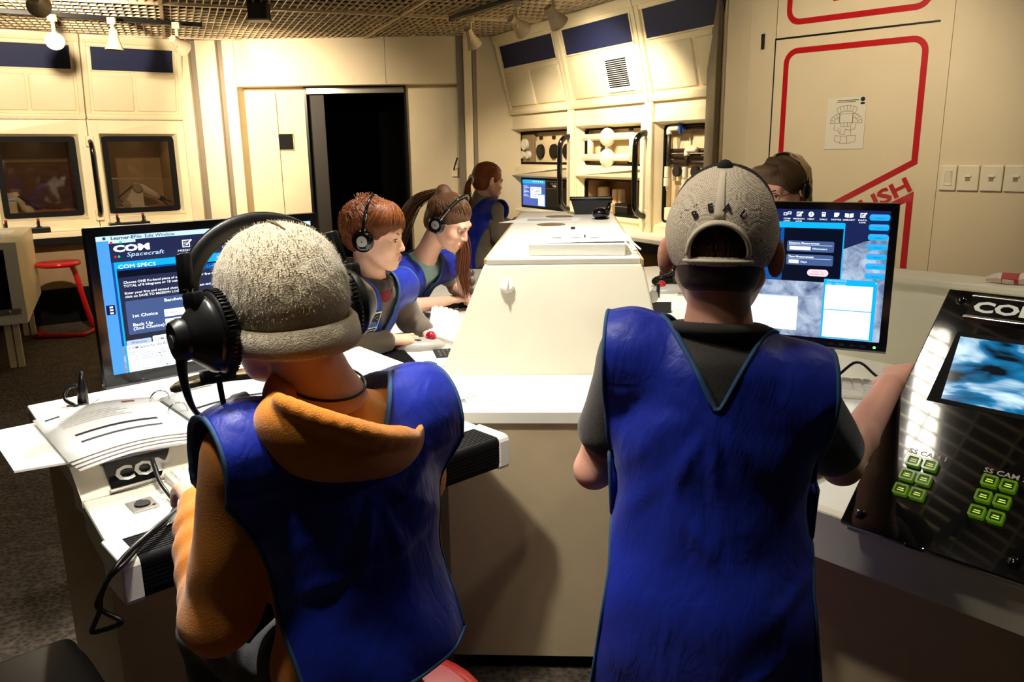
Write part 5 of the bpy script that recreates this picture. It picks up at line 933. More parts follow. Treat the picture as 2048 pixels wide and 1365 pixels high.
def basket(b):
    L0, L1 = (0.09, 0.06, 0.0), (0.115, 0.085, 0.085); f = lambda l, e=0: [(-l[0]+e, -l[1]+e, l[2]), (l[0]-e, -l[1]+e, l[2]), (l[0]-e, l[1]-e, l[2]), (-l[0]+e, l[1]-e, l[2])]
    I0 = (0.09, 0.06, 0.004); b.add(f(L0)+f(L1)+f(L1, 0.005)+f(I0, 0.005), [(3, 2, 1, 0)]+[(i, (i+1) % 4, 4+(i+1) % 4, 4+i) for i in range(4)]+[(4+i, 4+(i+1) % 4, 8+(i+1) % 4, 8+i) for i in range(4)]+[(8+i, 8+(i+1) % 4, 12+(i+1) % 4, 12+i) for i in range(4)]+[(12, 13, 14, 15)])
part('tub', M_BLACK, ba, basket); part('rim', M_BLACK, ba, lambda b: b.tube([(-0.117, -0.087, 0.085), (0.117, -0.087, 0.085), (0.117, 0.087, 0.085), (-0.117, 0.087, 0.085)], 0.006, 8, closed=True), smooth='all'); part('paper_inside', M_PAPER, ba, lambda b: b.box(-0.08, 0.06, -0.04, 0.05, 0.07, 0.082))
ms = thing('presenter_remote', 'glossy black lump shaped device on the console top', 'device', (0.475, 4.22, CT), R(20)); part('body', M_GLOSS, ms, lambda b: b.sphere((0, 0, 0.03), (0.05, 0.035, 0.03), 18), smooth='all'); part('stub', M_GLOSS, ms, lambda b: b.tube([(0.03, 0.0, 0.035), (0.045, 0.0, 0.06), (0.05, 0.0, 0.085)], [0.02, 0.012, 0.008], 10), smooth='all'); part('foot', M_RUB, ms, lambda b: b.lathe([(0.035, 0.0), (0.04, 0.003), (0.03, 0.006)], 16), smooth=40)
# right of the console: clipboard, box, paper
cl = thing('clipboard', 'white clipboard on the side worktop right of the console', 'clipboard', (0.80, 3.70, TZ), R(-20)); part('board', M_PAPER, cl, lambda b: b.rbox(-0.11, 0.11, -0.17, 0.16, 0, 0.006, 0.002)); part('clip', M_STEEL, cl, lambda b: b.rbox(-0.04, 0.04, 0.14, 0.165, 0.005, 0.016, 0.002))
bx2 = thing('small_box', 'small black box at the foot of the console right side', 'box', (0.655, 3.50, TZ), R(-4)); part('body', M_BLACK, bx2, lambda b: b.rbox(-0.04, 0.05, -0.05, 0.05, 0, 0.05, 0.003)); part('lid', M_WHITE, bx2, lambda b: b.rbox(-0.042, 0.052, -0.052, 0.052, 0.05, 0.056, 0.002)); part('post', M_BLACK, bx2, lambda b: b.cyl((0.0, 0.03, 0.056), (0.0, 0.03, 0.12), 0.008, n=8))
wr = thing('crumpled_wrapper', 'crumpled red and white wrapper on the ledge at the right edge', 'wrapper', (1.365, 2.16, 1.17), R(-40)); part('wrapper', mat('wrapper_white', srgb(220, 200, 190), 0.5), wr, lambda b: b.tube([(-0.06, 0.0, 0.012), (-0.03, 0.006, 0.018), (0.0, -0.004, 0.012), (0.03, 0.008, 0.02), (0.07, 0.0, 0.012)], [0.006, 0.016, 0.011, 0.018, 0.01], 6)); part('red_band', mat('wrapper_red', srgb(170, 60, 50), 0.5), wr, lambda b: b.tube([(-0.02, 0.004, 0.017), (0.02, 0.0, 0.018)], [0.0165, 0.0165], 6))
# ================================================================== IMPLICIT SURFACES FOR BODIES AND CLOTH
f32 = np.float32
def smin(a, b, k): h = np.clip(0.5+0.5*(b-a)/k, 0, 1); return b+(a-b)*h-k*h*(1-h)
def smax(a, b, k): return -smin(-a, -b, k)
def wob(P, s, seed=0.0):
    x, y, z = P[:, 0]*s, P[:, 1]*s, P[:, 2]*s
    return (np.sin(x*1.0+1.3*np.sin(y*0.9+seed)+seed)*np.sin(y*1.1+0.7*np.sin(z*1.2+seed*2))+np.sin(z*1.15+1.1*np.sin(x*0.8+seed*3)+seed)*0.7)/1.7
class Sdf:
    """sequence of rounded cones / ellipsoids, blended; M maps primitive space to object space"""
    def __init__(s): s.ops = []; s.M = Matrix.Identity(4)
    def _pt(s, p): return np.array(s.M @ Vector(p), dtype=f32)
    def cap(s, a, b, ra, rb=None, k=0.02, op='+'): s.ops.append(('c', s._pt(a), s._pt(b), ra, ra if rb is None else rb, k, op)); return s
    def ell(s, c, r, rot=None, k=0.02, op='+'):
        Rm = s.M.to_3x3() @ (rot.to_3x3() if rot is not None else Matrix.Identity(3)); s.ops.append(('e', s._pt(c), np.array(r, dtype=f32), np.array(Rm, dtype=f32), 0, k, op)); return s
    def pth(s, pts, rs, k=0.01, op='+'):
        for i in range(len(pts)-1): s.cap(pts[i], pts[i+1], rs[i], rs[i+1], k if i == 0 else min(k, 0.008), op)
        return s
    def cut(s, p, n, k=0.004):       # keep the side n points to
        nn = np.array((s.M.to_3x3() @ Vector(n)).normalized(), dtype=f32); s.ops.append(('p', s._pt(p), nn, 0, 0, k, '&')); return s
    def noise(s, amp, scale, seed=0.0): s.ops.append(('n', amp, scale, seed, 0, 0, 'n')); return s
    def off(s, d): s.ops.append(('o', d, 0, 0, 0, 0, 'o')); return s
    def __call__(s, P):
        d = None
        for o in s.ops:
            if o[0] == 'n': d = d+o[1]*wob(P, o[2], o[3]); continue
            if o[0] == 'o': d = d-o[1]; continue
            if o[0] == 'c':
                a, b, ra, rb = o[1:5]; ab = b-a; L2 = max(float(ab @ ab), 1e-9); q = P-a; t = np.clip(q @ ab/L2, 0, 1); e = np.linalg.norm(q-t[:, None]*ab, axis=1)-(ra+t*(rb-ra))
            elif o[0] == 'e':
                q = (P-o[1]) @ o[3]; k0 = np.linalg.norm(q/o[2], axis=1); k1 = np.linalg.norm(q/(o[2]*o[2]), axis=1); e = k0*(k0-1)/np.maximum(k1, 1e-6)
            else: e = -((P-o[1]) @ o[2])
            if d is None: d = e
            elif o[6] == '+': d = smin(d, e, o[5])
            elif o[6] == '-': d = smax(d, -e, o[5])
            else: d = smax(d, e, o[5])
        return d
    def bounds(s):
        lo = np.full(3, 9e9); hi = -lo
        for o in s.ops:
            if o[0] == 'c' and o[6] == '+':
                for p, r in ((o[1], o[3]), (o[2], o[4])): lo = np.minimum(lo, p-r); hi = np.maximum(hi, p+r)
            if o[0] == 'e' and o[6] == '+': r = float(o[2].max()); lo = np.minimum(lo, o[1]-r); hi = np.maximum(hi, o[1]+r)
        return lo, hi
def surf(f, h, pad=0.03, bounds=None):
    """naive surface nets on a narrow band"""
    lo, hi = bounds if bounds is not None else f.bounds(); lo = np.array(lo)-pad; hi = np.array(hi)+pad; C = 8
    nb = np.ceil((hi-lo)/(h*C)).astype(int)+1; n = nb*C
    cx = [lo[i]+h*(np.arange(nb[i])*C+C/2-0.5) for i in range(3)]; G = np.stack(np.meshgrid(*cx, indexing='ij'), -1).reshape(-1, 3).astype(f32)
    dc = f(G).reshape(nb); near = np.abs(dc) < h*C*1.35
    V = np.repeat(np.repeat(np.repeat(np.where(dc < 0, -1.0, 1.0), C, 0), C, 1), C, 2).astype(f32)
    mask = np.repeat(np.repeat(np.repeat(near, C, 0), C, 1), C, 2); idx = np.argwhere(mask); P = (lo+idx*h).astype(f32)
    out = np.empty(len(P), dtype=f32)
    for i in range(0, len(P), 400000): out[i:i+400000] = f(P[i:i+400000])
    V[mask] = out
    S = V < 0; c = [(i, j, k) for i in (0, 1) for j in (0, 1) for k in (0, 1)]
    sl = lambda o: tuple(slice(o[a], V.shape[a]-1+o[a]) for a in range(3))
    cnt = sum(S[sl(o)].astype(np.int8) for o in c); act = (cnt > 0) & (cnt < 8); ids = -np.ones(act.shape, dtype=np.int64); cells = np.argwhere(act); ids[act] = np.arange(len(cells))
    acc = np.zeros((len(cells), 3)); w = np.zeros(len(cells)); cv = {o: V[sl(o)][act] for o in c}
    for a in c:
        for ax in range(3):
            if a[ax]: continue
            b = list(a); b[ax] = 1; b = tuple(b); va, vb = cv[a], cv[b]; m = (va < 0) != (vb < 0); t = np.where(m, va/np.where(m, va-vb, 1), 0); p = np.zeros((len(cells), 3)); p[:] = a; p[:, ax] = t; acc += p*m[:, None]; w += m
    verts = lo+h*(cells+acc/np.maximum(w, 1)[:, None]); faces = []
    for ax in range(3):
        u, v = (ax+1) % 3, (ax+2) % 3; s0 = [slice(1, -1)]*3; s0[ax] = slice(0, -1); s1 = list(s0); s1[ax] = slice(1, None)
        s0 = [slice(1, V.shape[i]-1) if i != ax else slice(0, V.shape[i]-1) for i in range(3)]; s1 = [slice(1, V.shape[i]-1) if i != ax else slice(1, V.shape[i]) for i in range(3)]
        A = S[tuple(s0)]; B = S[tuple(s1)]; E = np.argwhere(A != B)
        if not len(E): continue
        sg = A[tuple(E.T)]; base = E.copy()
        for i in range(3):
            if i != ax: base[:, i] += 1
        def cid(du, dv): q = base.copy(); q[:, u] -= du; q[:, v] -= dv; return ids[tuple(q.T)]
        q = np.stack([cid(1, 1), cid(0, 1), cid(0, 0), cid(1, 0)], 1); q[~sg] = q[~sg][:, ::-1]; q = q[(q >= 0).all(1)]; faces.append(q)
    F = np.concatenate(faces) if faces else np.zeros((0, 4), int)
    return verts, F
def mesh_obj(name, parts, mats, parent, matfn=None):
    """join (verts, faces) arrays into one smooth mesh object"""
    vs = []; fs = []; o = 0
    for v, f in parts: vs.append(v); fs.append(f+o); o += len(v)
    v = np.concatenate(vs); f = np.concatenate(fs); me = bpy.data.meshes.new(name); me.from_pydata(v.tolist(), [], f.tolist())
    for m in (mats if isinstance(mats, (list, tuple)) else [mats]): me.materials.append(m)
    me.polygons.foreach_set('use_smooth', [True]*len(me.polygons))
    if matfn is not None: cen = v[f].mean(1); me.polygons.foreach_set('material_index', matfn(cen).astype(int).tolist())
    me.update(); ob = bpy.data.objects.new(name, me); COL.objects.link(ob); ob.parent = parent; return ob
def trace(f, org, dr, L, off):
    """march rays from outside inwards until the distance falls to off"""
    org = np.array(org, dtype=f32); dr = np.array(dr, dtype=f32); t = np.zeros(len(org), dtype=f32)
    for _ in range(60):
        d = f(org+dr*t[:, None])-off; t = np.minimum(t+np.maximum(d*0.7, -0.01), L)
    return org+dr*t[:, None]

# ---- anatomy ------------------------------------------------------
def head_sdf(M, s=1.0, face=True, hairless=True):
    f = Sdf(); f.M = M @ Matrix.Scale(1, 4)
    q = lambda *p: tuple(v*s for v in p)
    f.ell(q(0, -0.012, 0.036), q(0.074, 0.094, 0.080)); f.ell(q(0, 0.040, -0.028), q(0.057, 0.052, 0.080), k=0.03*s)
    for e in (-1, 1):
        f.cap(q(e*0.050, 0.0, -0.035), q(e*0.026, 0.062, -0.082), 0.020*s, 0.017*s, 0.025*s)
        f.ell(q(e*0.036, 0.062, -0.028), q(0.026, 0.026, 0.026), k=0.02*s)
    f.ell(q(0, 0.076, -0.090), q(0.021, 0.019, 0.018), k=0.02*s)
    if face:
        f.cap(q(-0.036, 0.079, 0.024), q(0.036, 0.079, 0.024), 0.012*s, 0.012*s, 0.015*s)
        for e in (-1, 1): f.ell(q(e*0.031, 0.104, 0.006), q(0.016, 0.014, 0.011), k=0.010*s, op='-')
        f.cap(q(0, 0.089, 0.008), q(0, 0.1065, -0.027), 0.0065*s, 0.0092*s, 0.011*s)
        for e in (-1, 1): f.ell(q(e*0.0105, 0.098, -0.030), q(0.007, 0.0085, 0.006), k=0.006*s)
        f.ell(q(0, 0.092, -0.060), q(0.024, 0.012, 0.018), k=0.012*s)
        f.cap(q(-0.017, 0.097, -0.056), q(0.017, 0.097, -0.056), 0.0052*s, 0.0052*s, 0.004*s); f.cap(q(-0.014, 0.096, -0.066), q(0.014, 0.096, -0.066), 0.0062*s, 0.0062*s, 0.004*s)
        f.cap(q(-0.020, 0.106, -0.0608), q(0.020, 0.106, -0.0608), 0.003*s, 0.003*s, 0.003*s, '-')
        for e in (-1, 1): f.cap(q(e*0.018, 0.0885, 0.0105), q(e*0.046, 0.080, 0.0095), 0.0058*s, 0.0045*s, 0.004*s); f.cap(q(e*0.020, 0.0875, -0.006), q(e*0.044, 0.081, -0.005), 0.0045*s, 0.0045*s, 0.004*s)
    for e in (-1, 1):
        Rm = Matrix.Rotation(R(-12), 4, 'X') @ Matrix.Rotation(e*R(30), 4, 'Z')
        f.ell(q(e*0.084, -0.016, -0.002), q(0.0085, 0.021, 0.032), Rm, k=0.006*s); f.ell(q(e*0.093, -0.012, 0.004), q(0.007, 0.011, 0.019), Rm, k=0.004*s, op='-')
    return f
def skin_index(M, s=1.0):
    Mi = np.array(M.inverted())
    def fn(c):
        q = c @ Mi[:3, :3].T+Mi[:3, 3]; q = q/s
        lips = (np.abs(q[:, 0]) < 0.0195-0.25*np.abs(q[:, 2]+0.061)) & (q[:, 1] > 0.085) & (q[:, 2] < -0.0525) & (q[:, 2] > -0.0705)
        return np.where(lips, 1, 0)
    return fn
def hand_sdf(f, M, side, s=0.9, curl=(12, 22, 18), spread=1.0, thumb=0.0, lift=0.0, curls=None):
    """M: wrist frame, y along the hand, z out of its back, x across; side=+1 puts the thumb at +x"""
    old = f.M; f.M = M; q = lambda x, y, z: (x*s, y*s, z*s)
    for x in (-0.022, -0.008, 0.008, 0.022): f.cap(q(x*0.7, 0.01, 0), q(x, 0.078, 0.001), 0.0135*s, 0.0115*s, 0.012*s)
    fin = ((side*0.027, 0.080, 0.066), (side*0.009, 0.084, 0.074), (-side*0.009, 0.081, 0.068), (-side*0.026, 0.073, 0.053))
    for i, (x, y, L) in enumerate(fin):
        p = Vector((x, y, 0.002)); a = 0.0; sp = x*spread*4.0; cu = curls[i] if curls else curl
        for j, fr in enumerate((0.45, 0.31, 0.24)):
            a += R(cu[j]-(lift if j == 0 else 0)); n = p+Vector((sp*L*fr*1.6, math.cos(a)*L*fr, -math.sin(a)*L*fr)); r0 = (0.0088, 0.0080, 0.0073)[j]; f.cap(q(*p), q(*n), r0*s, (0.0080, 0.0073, 0.0062)[j]*s, 0.006*s if j == 0 else 0.003*s); p = n
    t0 = Vector((side*0.024, 0.022, -0.004)); t1 = Vector((side*0.046, 0.050, -0.012-thumb*0.01)); t2 = Vector((side*(0.052-thumb*0.01), 0.078, -0.018-thumb*0.014)); t3 = Vector((side*(0.050-thumb*0.02), 0.100, -0.022-thumb*0.016))
    f.cap(q(*t0), q(*t1), 0.0135*s, 0.0115*s, 0.012*s); f.cap(q(*t1), q(*t2), 0.0105*s, 0.0092*s, 0.004*s); f.cap(q(*t2), q(*t3), 0.0092*s, 0.0072*s, 0.003*s)
    f.M = old; return f
def hframe(w, along, back):
    y = Vector(along).normalized(); z = Vector(back); z = (z-y*z.dot(y)).normalized(); x = y.cross(z); w = Vector(w)
    return Matrix(((x.x, y.x, z.x, w.x), (x.y, y.y, z.y, w.y), (x.z, y.z, z.z, w.z), (0, 0, 0, 1)))
# ---- materials of people ------------------------------------------
def skin_mat(name, c): return mat(name, c, 0.48, var=0.06, vscale=40, bump=0.05, bscale=260, sss=0.12)
M_SKIN = skin_mat('fair_skin', srgb(236, 186, 160)); M_SKIN2 = skin_mat('pink_skin', srgb(228, 168, 146)); M_LIP = mat('lip_pink', srgb(190, 106, 98), 0.4)
M_EYEW = mat('eye_white', srgb(196, 184, 172), 0.3); M_IRIS = mat('dark_iris', srgb(48, 34, 26), 0.1)
def cloth(name, c, rough=0.8, sheen=0.3, bump=0.35, bscale=500, var=0.08, vscale=18): return mat(name, c, rough, var=var, vscale=vscale, bump=bump, bscale=bscale, sheen=sheen)
def vest_mat():
    m = mat('blue_nylon', srgb(20, 42, 162), 0.46, sheen=0.1, spec=0.4); nt = m.node_tree; b = nt.nodes['Principled BSDF']
    tc = nt.nodes.new('ShaderNodeTexCoord'); mp = nt.nodes.new('ShaderNodeMapping'); mp.inputs['Scale'].default_value = (1.0, 1.0, 0.45); nt.links.new(tc.outputs['Object'], mp.inputs[0])
    n = nt.nodes.new('ShaderNodeTexNoise'); n.inputs['Scale'].default_value = 9; n.inputs['Detail'].default_value = 3; n.inputs['Distortion'].default_value = 0.5; nt.links.new(mp.outputs[0], n.inputs[0])
    bp = nt.nodes.new('ShaderNodeBump'); bp.inputs['Strength'].default_value = 0.45; bp.inputs['Distance'].default_value = 0.02; nt.links.new(n.outputs[0], bp.inputs['Height']); n3_ = nt.nodes.new('ShaderNodeTexNoise'); n3_.inputs['Scale'].default_value = 34; n3_.inputs['Detail'].default_value = 4; n3_.inputs['Distortion'].default_value = 1.2; nt.links.new(mp.outputs[0], n3_.inputs[0]); b3_ = nt.nodes.new('ShaderNodeBump'); b3_.inputs['Strength'].default_value = 0.35; b3_.inputs['Distance'].default_value = 0.006; nt.links.new(n3_.outputs[0], b3_.inputs['Height']); nt.links.new(bp.outputs[0], b3_.inputs['Normal']); nt.links.new(b3_.outputs[0], b.inputs['Normal']); return m
M_VEST = vest_mat(); M_BIND = mat('slate_binding', srgb(46, 84, 128), 0.7, bump=0.3, bscale=900)
M_JEANS = cloth('dark_trousers', srgb(24, 24, 30)); M_SHOE = mat('black_shoe', srgb(24, 22, 22), 0.5)
def hair_mat(name, c, c2):
    m = mat(name, c, 0.42, spec=0.4); nt = m.node_tree; b = nt.nodes['Principled BSDF']; g = nt.nodes.new('ShaderNodeNewGeometry'); mx = nt.nodes.new('ShaderNodeMix'); mx.data_type = 'RGBA'
    mx.inputs[6].default_value = (*c, 1); mx.inputs[7].default_value = (*c2, 1); nt.links.new(g.outputs['Random Per Island'], mx.inputs[0]); nt.links.new(mx.outputs[2], b.inputs['Base Color']); return m
def strands(name, paths, r0, m, parent, kind='stuff'):
    b = MB()
    for p in paths: n = len(p); b.tube(p, [r0*(1-0.75*(i/(n-1))**2)*(0.6 if i == 0 else 1) for i in range(n)], 3)
    o = b.build(name, m, parent, 'all', merge=False); o['kind'] = kind; return o
def eyes(root, M, s, look=(0, 0)):
    for e_ in (-1, 1):
        o = part('eye', M_EYEW, root, lambda b: (setattr(b, 'M', M), b.sphere((e_*0.031*s, 0.0765*s, 0.002*s), 0.0122*s, 14)), smooth='all')
        part('lashes', M_INK, o, lambda b: (setattr(b, 'M', M), b.tube([(e_*0.0185*s, 0.0905*s, 0.0065*s), (e_*0.031*s, 0.0925*s, 0.0085*s), (e_*0.0455*s, 0.0845*s, 0.0055*s)], [0.0008*s, 0.0017*s, 0.0009*s], 5)), smooth='all')
        part('iris', M_IRIS, o, lambda b: (setattr(b, 'M', M), b.sphere((e_*0.031*s+look[0]*s, 0.0838*s, 0.002*s+look[1]*s), (0.0066*s, 0.0060*s, 0.0066*s), 12)), smooth='all')
def brows(root, M, s, m):
    part('eyebrows', m, root, lambda b: (setattr(b, 'M', M), [b.tube([(e_*0.014*s, 0.0935*s, 0.022*s), (e_*0.030*s, 0.0920*s, 0.0275*s), (e_*0.047*s, 0.0800*s, 0.024*s)], [0.0022*s, 0.003*s, 0.0014*s], 5) for e_ in (-1, 1)]), smooth='all')
# ---- vest ----------------------------------------------------------
def vest(root, drape, TM, w_hem, w_sh, z_hem, z_sh, zv_back, zv_front, neck, name='vest', off=0.012, fold=0.006, seed=0.0, piv=0.09, hem_front=None, arm_w=None):
    """two panels hanging from the shoulders over the drape surface; TM = torso frame (x right, y forward, z up)"""
    nu, nv = 66, 64; out = []; edges = []
    T3 = np.array(TM.to_3x3(), dtype=f32); T0 = np.array(TM.translation, dtype=f32)
    for side in (-1, 1):
        zh = z_hem if side < 0 or hem_front is None else hem_front; zv = zv_back if side < 0 else zv_front; z1 = z_sh-piv; H = (z1-zh)+piv*1.5
        org = []; dr = []; q = np.linspace(-1, 1, nu)
        uu = np.sign(q)*(np.abs(q)**0.9)
        for v in range(nv):
            for u in uu:
                top = 1.0
                xs = u*w_sh
                if abs(xs) < neck: vv = (zv-zh)/H; top = vv+(1.0-vv)*(abs(xs)/neck)**0.95
                s_ = v/(nv-1)*top; dist = s_*H; z = zh+dist
                f_ = min(1, max(0, (z-zh)/(z1-zh))); aw = arm_w if arm_w else min(w_hem, w_sh)*0.94
                w = w_hem+(aw-w_hem)*min(1, f_/0.55) if f_ < 0.55 else aw+(w_sh-aw)*((f_-0.55)/0.45)**1.6
                x = u*w
                if z <= z1: d_ = (0, -side, 0); o_ = (x, side*0.42, z)
                else: ph = min(1.0, (z-z1)/(piv*1.5))*math.pi/2; d_ = (0, -side*math.cos(ph), -math.sin(ph)); o_ = (x, side*0.42*math.cos(ph), z1+0.42*math.sin(ph))
                org.append(o_); dr.append(d_)
        O = np.array(org, dtype=f32) @ T3.T+T0; D = np.array(dr, dtype=f32) @ T3.T
        P = trace(drape, O, D, 0.44, off); X = np.array(org)
        cre = np.zeros(len(X)); dx_ = X[:, 0]; dz_ = zv-X[:, 2]; rr_ = np.hypot(dx_, dz_)+1e-4; an_ = np.degrees(np.arctan2(dx_, dz_))
        for a_, am_, wd_ in ((-62, 1.0, 7), (-40, -0.8, 8), (-22, 1.0, 6), (-7, -0.7, 6), (9, 0.9, 6), (27, -0.8, 8), (47, 1.0, 8), (68, -0.7, 9)): a_ = a_+8*math.sin(seed*3+a_); cre += am_*np.exp(-((an_-a_+9*np.sin(rr_*14+seed))/wd_)**2)*np.clip(rr_/0.05, 0, 1)*np.exp(-rr_/0.22)
        for k_ in range(9): x0_ = w_sh*math.sin(k_*2.3+seed); z0_ = zh+H*(0.25+0.62*abs(math.sin(k_*1.7+seed*2))); th_ = math.sin(k_*3.1+seed)*1.1; pu = (dx_-x0_)*math.cos(th_)+(X[:, 2]-z0_)*math.sin(th_); pv = -(dx_-x0_)*math.sin(th_)+(X[:, 2]-z0_)*math.cos(th_); cre += 0.8*np.exp(-(pu/0.07)**2-(pv/0.011)**2)
        fo = 1.15*fold*cre+fold*(wob(X*np.array([1.0, 0.0, 0.28]), 26, seed+side)+0.6*wob(X*np.array([1.0, 0, 0.8]), 55, seed+2)) ; P = P-D*(fo[:, None]*np.clip(1.2-(X[:, 2:3]-zh)/H*0.8, 0.3, 1))
        out.append((P.reshape(nv, nu, 3), side))
    b = MB(); vs = []; fs = []
    for P, side in out:
        o = len(vs); vs += [tuple(p) for p in P.reshape(-1, 3)]
        for j in range(nv-1):
            for i in range(nu-1):
                a = o+j*nu+i; qd = (a, a+1, a+nu+1, a+nu); fs.append(qd if side < 0 else qd[::-1])
    b.add(vs, fs); vo = b.build(name, M_VEST, root, 'all', merge=False, solid=0.003)
    for P, side in out:
        for nm, line in (('arm_binding', P[:, 0]), ('arm_binding', P[:, -1]), ('neck_binding', [P[-1, i] for i in range(nu) if abs(np.linspace(-1, 1, nu)[i])**0.9*w_sh < neck*1.06]), ('hem_binding', P[0])):
            part(nm, M_BIND, vo, lambda b: b.tube([tuple(p) for p in line], 0.0055, 6, flat=0.6), smooth='all')
    return vo, out
# ================================================================== PEOPLE
def HM(loc, yaw, pitch=0.0, roll=0.0):
    """head frame: origin at ear level, y to the face; yaw about z, pitch>0 looks down"""
    return Matrix.Translation(loc) @ Matrix.Rotation(yaw, 4, 'Z') @ Matrix.Rotation(-pitch, 4, 'X') @ Matrix.Rotation(roll, 4, 'Y')
class Person:
    def __init__(s, label, loc, yaw, hw, hyaw, hpitch, hroll=0.0, hs=1.0, skin=M_SKIN):
        s.root = thing('person', label, 'person', (loc[0], loc[1], 0), yaw); s.W = inv(s.root); s.skin = skin; s.hs = hs
        s.H = s.W @ HM(hw, hyaw, hpitch, hroll); s.yaw = yaw
    def L(s, p): return tuple(s.W @ Vector(p))
    def dirL(s, d): return tuple(s.W.to_3x3() @ Vector(d))
    def head_hands(s, neck, arms, chest=None, face=True, res=0.0042, extra=None, matfn=None, mats=None):
        """arms: list of (elbow, wrist, fingers dir, back dir, thumb side, kwargs) in local coordinates; bare forearm with hand"""
        h = head_sdf(s.H, s.hs, face); nb = Vector(neck); ht = s.H @ Vector((0, -0.022*s.hs, -0.03*s.hs)); mid = ht.lerp(nb, 0.5)
        h.M = Matrix.Identity(4); h.cap(tuple(ht), tuple(nb), 0.048*s.hs, 0.050*s.hs, 0.02); cb_ = Vector(chest) if chest else nb+Vector((0, 0, -0.10)); h.cap(tuple(nb), tuple(nb.lerp(cb_, 0.5)), 0.050*s.hs, 0.058*s.hs, 0.02)
        parts = [surf(h, res)]
        for el, wr, al, bk, side, kw in arms:
            f = Sdf(); e_ = Vector(el); w_ = Vector(wr); m = e_.lerp(w_, 0.3); r = kw.pop('r', 0.031)
            if 'sh' in kw: f.cap(kw.pop('sh'), el, r*1.22, r*1.08, 0.01)
            f.cap(el, tuple(m), r*1.08, r*1.06, 0.012); f.cap(tuple(m), wr, r*1.06, r*0.72, 0.012)
            hand_sdf(f, hframe(wr, al, bk), side, **kw); parts.append(surf(f, 0.0028, 0.015))
        s.body = mesh_obj('body', parts, mats or [s.skin, M_LIP], s.root, matfn or skin_index(s.H, s.hs)); return s.body
    def garment(s, name, f, m, h=0.0075): o = mesh_obj(name, [surf(f, h)], m, s.root); return o
    def legs(s, hip, knees, feet, m=M_JEANS, r=0.068):
        f = Sdf(); f.ell(hip, (0.135, 0.115, 0.095))
        for e_, (k, a) in zip((-1, 1), zip(knees, feet)): hp = (hip[0]+e_*0.07, hip[1], hip[2]-0.02); f.cap(hp, k, r*1.12, r*0.86, 0.03); f.cap(k, a, r*0.84, r*0.62, 0.02)
        f.noise(0.003, 40, 1.0); s.garment('trousers', f, m, 0.011)
        for a, k in zip(feet, knees):
            sh_ = part('shoe', M_SHOE, s.root, lambda b: (setattr(b, 'M', Matrix.Translation((a[0], a[1]+0.05, 0.0))), b.lathe([(0.0, 0.0), (0.045, 0.0), (0.048, 0.02), (0.044, 0.05), (0.03, 0.085), (0.0, 0.09)], 18, Matrix.Diagonal((0.95, 2.4, 1, 1)))), smooth='all')
def torso_sdf(pel, chest, neck, shL, shR, sx=1.0, sy=1.0):
    f = Sdf(); p, c, n = Vector(pel), Vector(chest), Vector(neck); up_ = (n-p).normalized(); x_ = (Vector(shR)-Vector(shL)).normalized(); y_ = up_.cross(x_).normalized(); Rm = Matrix((x_, y_, up_)).transposed()
    f.ell(tuple(c), (0.132*sx, 0.088*sy, 0.14), Rm); f.ell(tuple(p.lerp(c, 0.5)), (0.118*sx, 0.088*sy, 0.16), Rm, k=0.06); f.ell(tuple(p), (0.135*sx, 0.105*sy, 0.11), Rm, k=0.05)
    f.cap(shL, shR, 0.046*sx, 0.046*sx, 0.05); f.cap(tuple(n+up_*-0.02), tuple(n-up_*0.05), 0.055, 0.075, 0.04)
    return f
def tframe(pel, neck, shL, shR):
    p, n = Vector(pel), Vector(neck); z = (n-p).normalized(); x = (Vector(shR)-Vector(shL)); x = (x-z*x.dot(z)).normalized(); y = z.cross(x); o = Vector((0, 0, 0))
    base = p-z*(p.z/z.z if abs(z.z) > 1e-6 else 0); return Matrix(((x.x, y.x, z.x, base.x), (x.y, y.y, z.y, base.y), (x.z, y.z, z.z, base.z), (0, 0, 0, 1)))
def skull_pts(M, s, dirs, lift):
    """points on a hair envelope around the skull for unit directions (head frame)"""
    c = Vector((0, -0.012*s, 0.036*s)); out = []
    for d in dirs: r = 1.0/math.sqrt((d[0]/(0.074*s+lift))**2+(d[1]/(0.094*s+lift))**2+(d[2]/(0.080*s+lift))**2); out.append(M @ (c+Vector(d)*r))
    return out
def sph(az, el): return (math.sin(az)*math.cos(el), math.cos(az)*math.cos(el), math.sin(el))   # az 0 = face, + = right

# ------------------------------------------------------------------ boy in the trucker cap (right foreground)
Y2 = R(-17)
P2 = Person('boy in cream and black trucker cap, dark grey shirt and blue vest, seen from behind', (0.326, 1.235, 0), Y2, (0.335, 1.272, 1.381), Y2, R(6), 0, 1.0, M_SKIN2)
pel, ches, nk = (0, 0.0, 0.80), (0, 0.005, 1.10), (0, 0.012, 1.262); sL, sR = (-0.132, 0.0, 1.222), (0.128, 0.02, 1.172)
elL, wrL = P2.L((0.142, 1.33, 0.995)), P2.L((0.29, 1.50, 0.98)); elR, wrR = P2.L((0.595, 1.36, 0.985)), P2.L((0.77, 1.565, 1.070))
def capmat(c, Mi=np.array(P2.H.inverted())):
    q = c @ Mi[:3, :3].T+Mi[:3, 3]; hair = (q[:, 2] > -0.078+0.25*np.abs(q[:, 0])) & (q[:, 1] < 0.0-0.5*np.maximum(0, -q[:, 2]-0.02)) & (np.abs(q[:, 0]) < 0.076); return np.where(hair, 1, 0)
M_BUZZ = mat('buzzed_brown_hair', srgb(58, 36, 28), 0.7, var=0.3, vscale=300, bump=0.5, bscale=700)
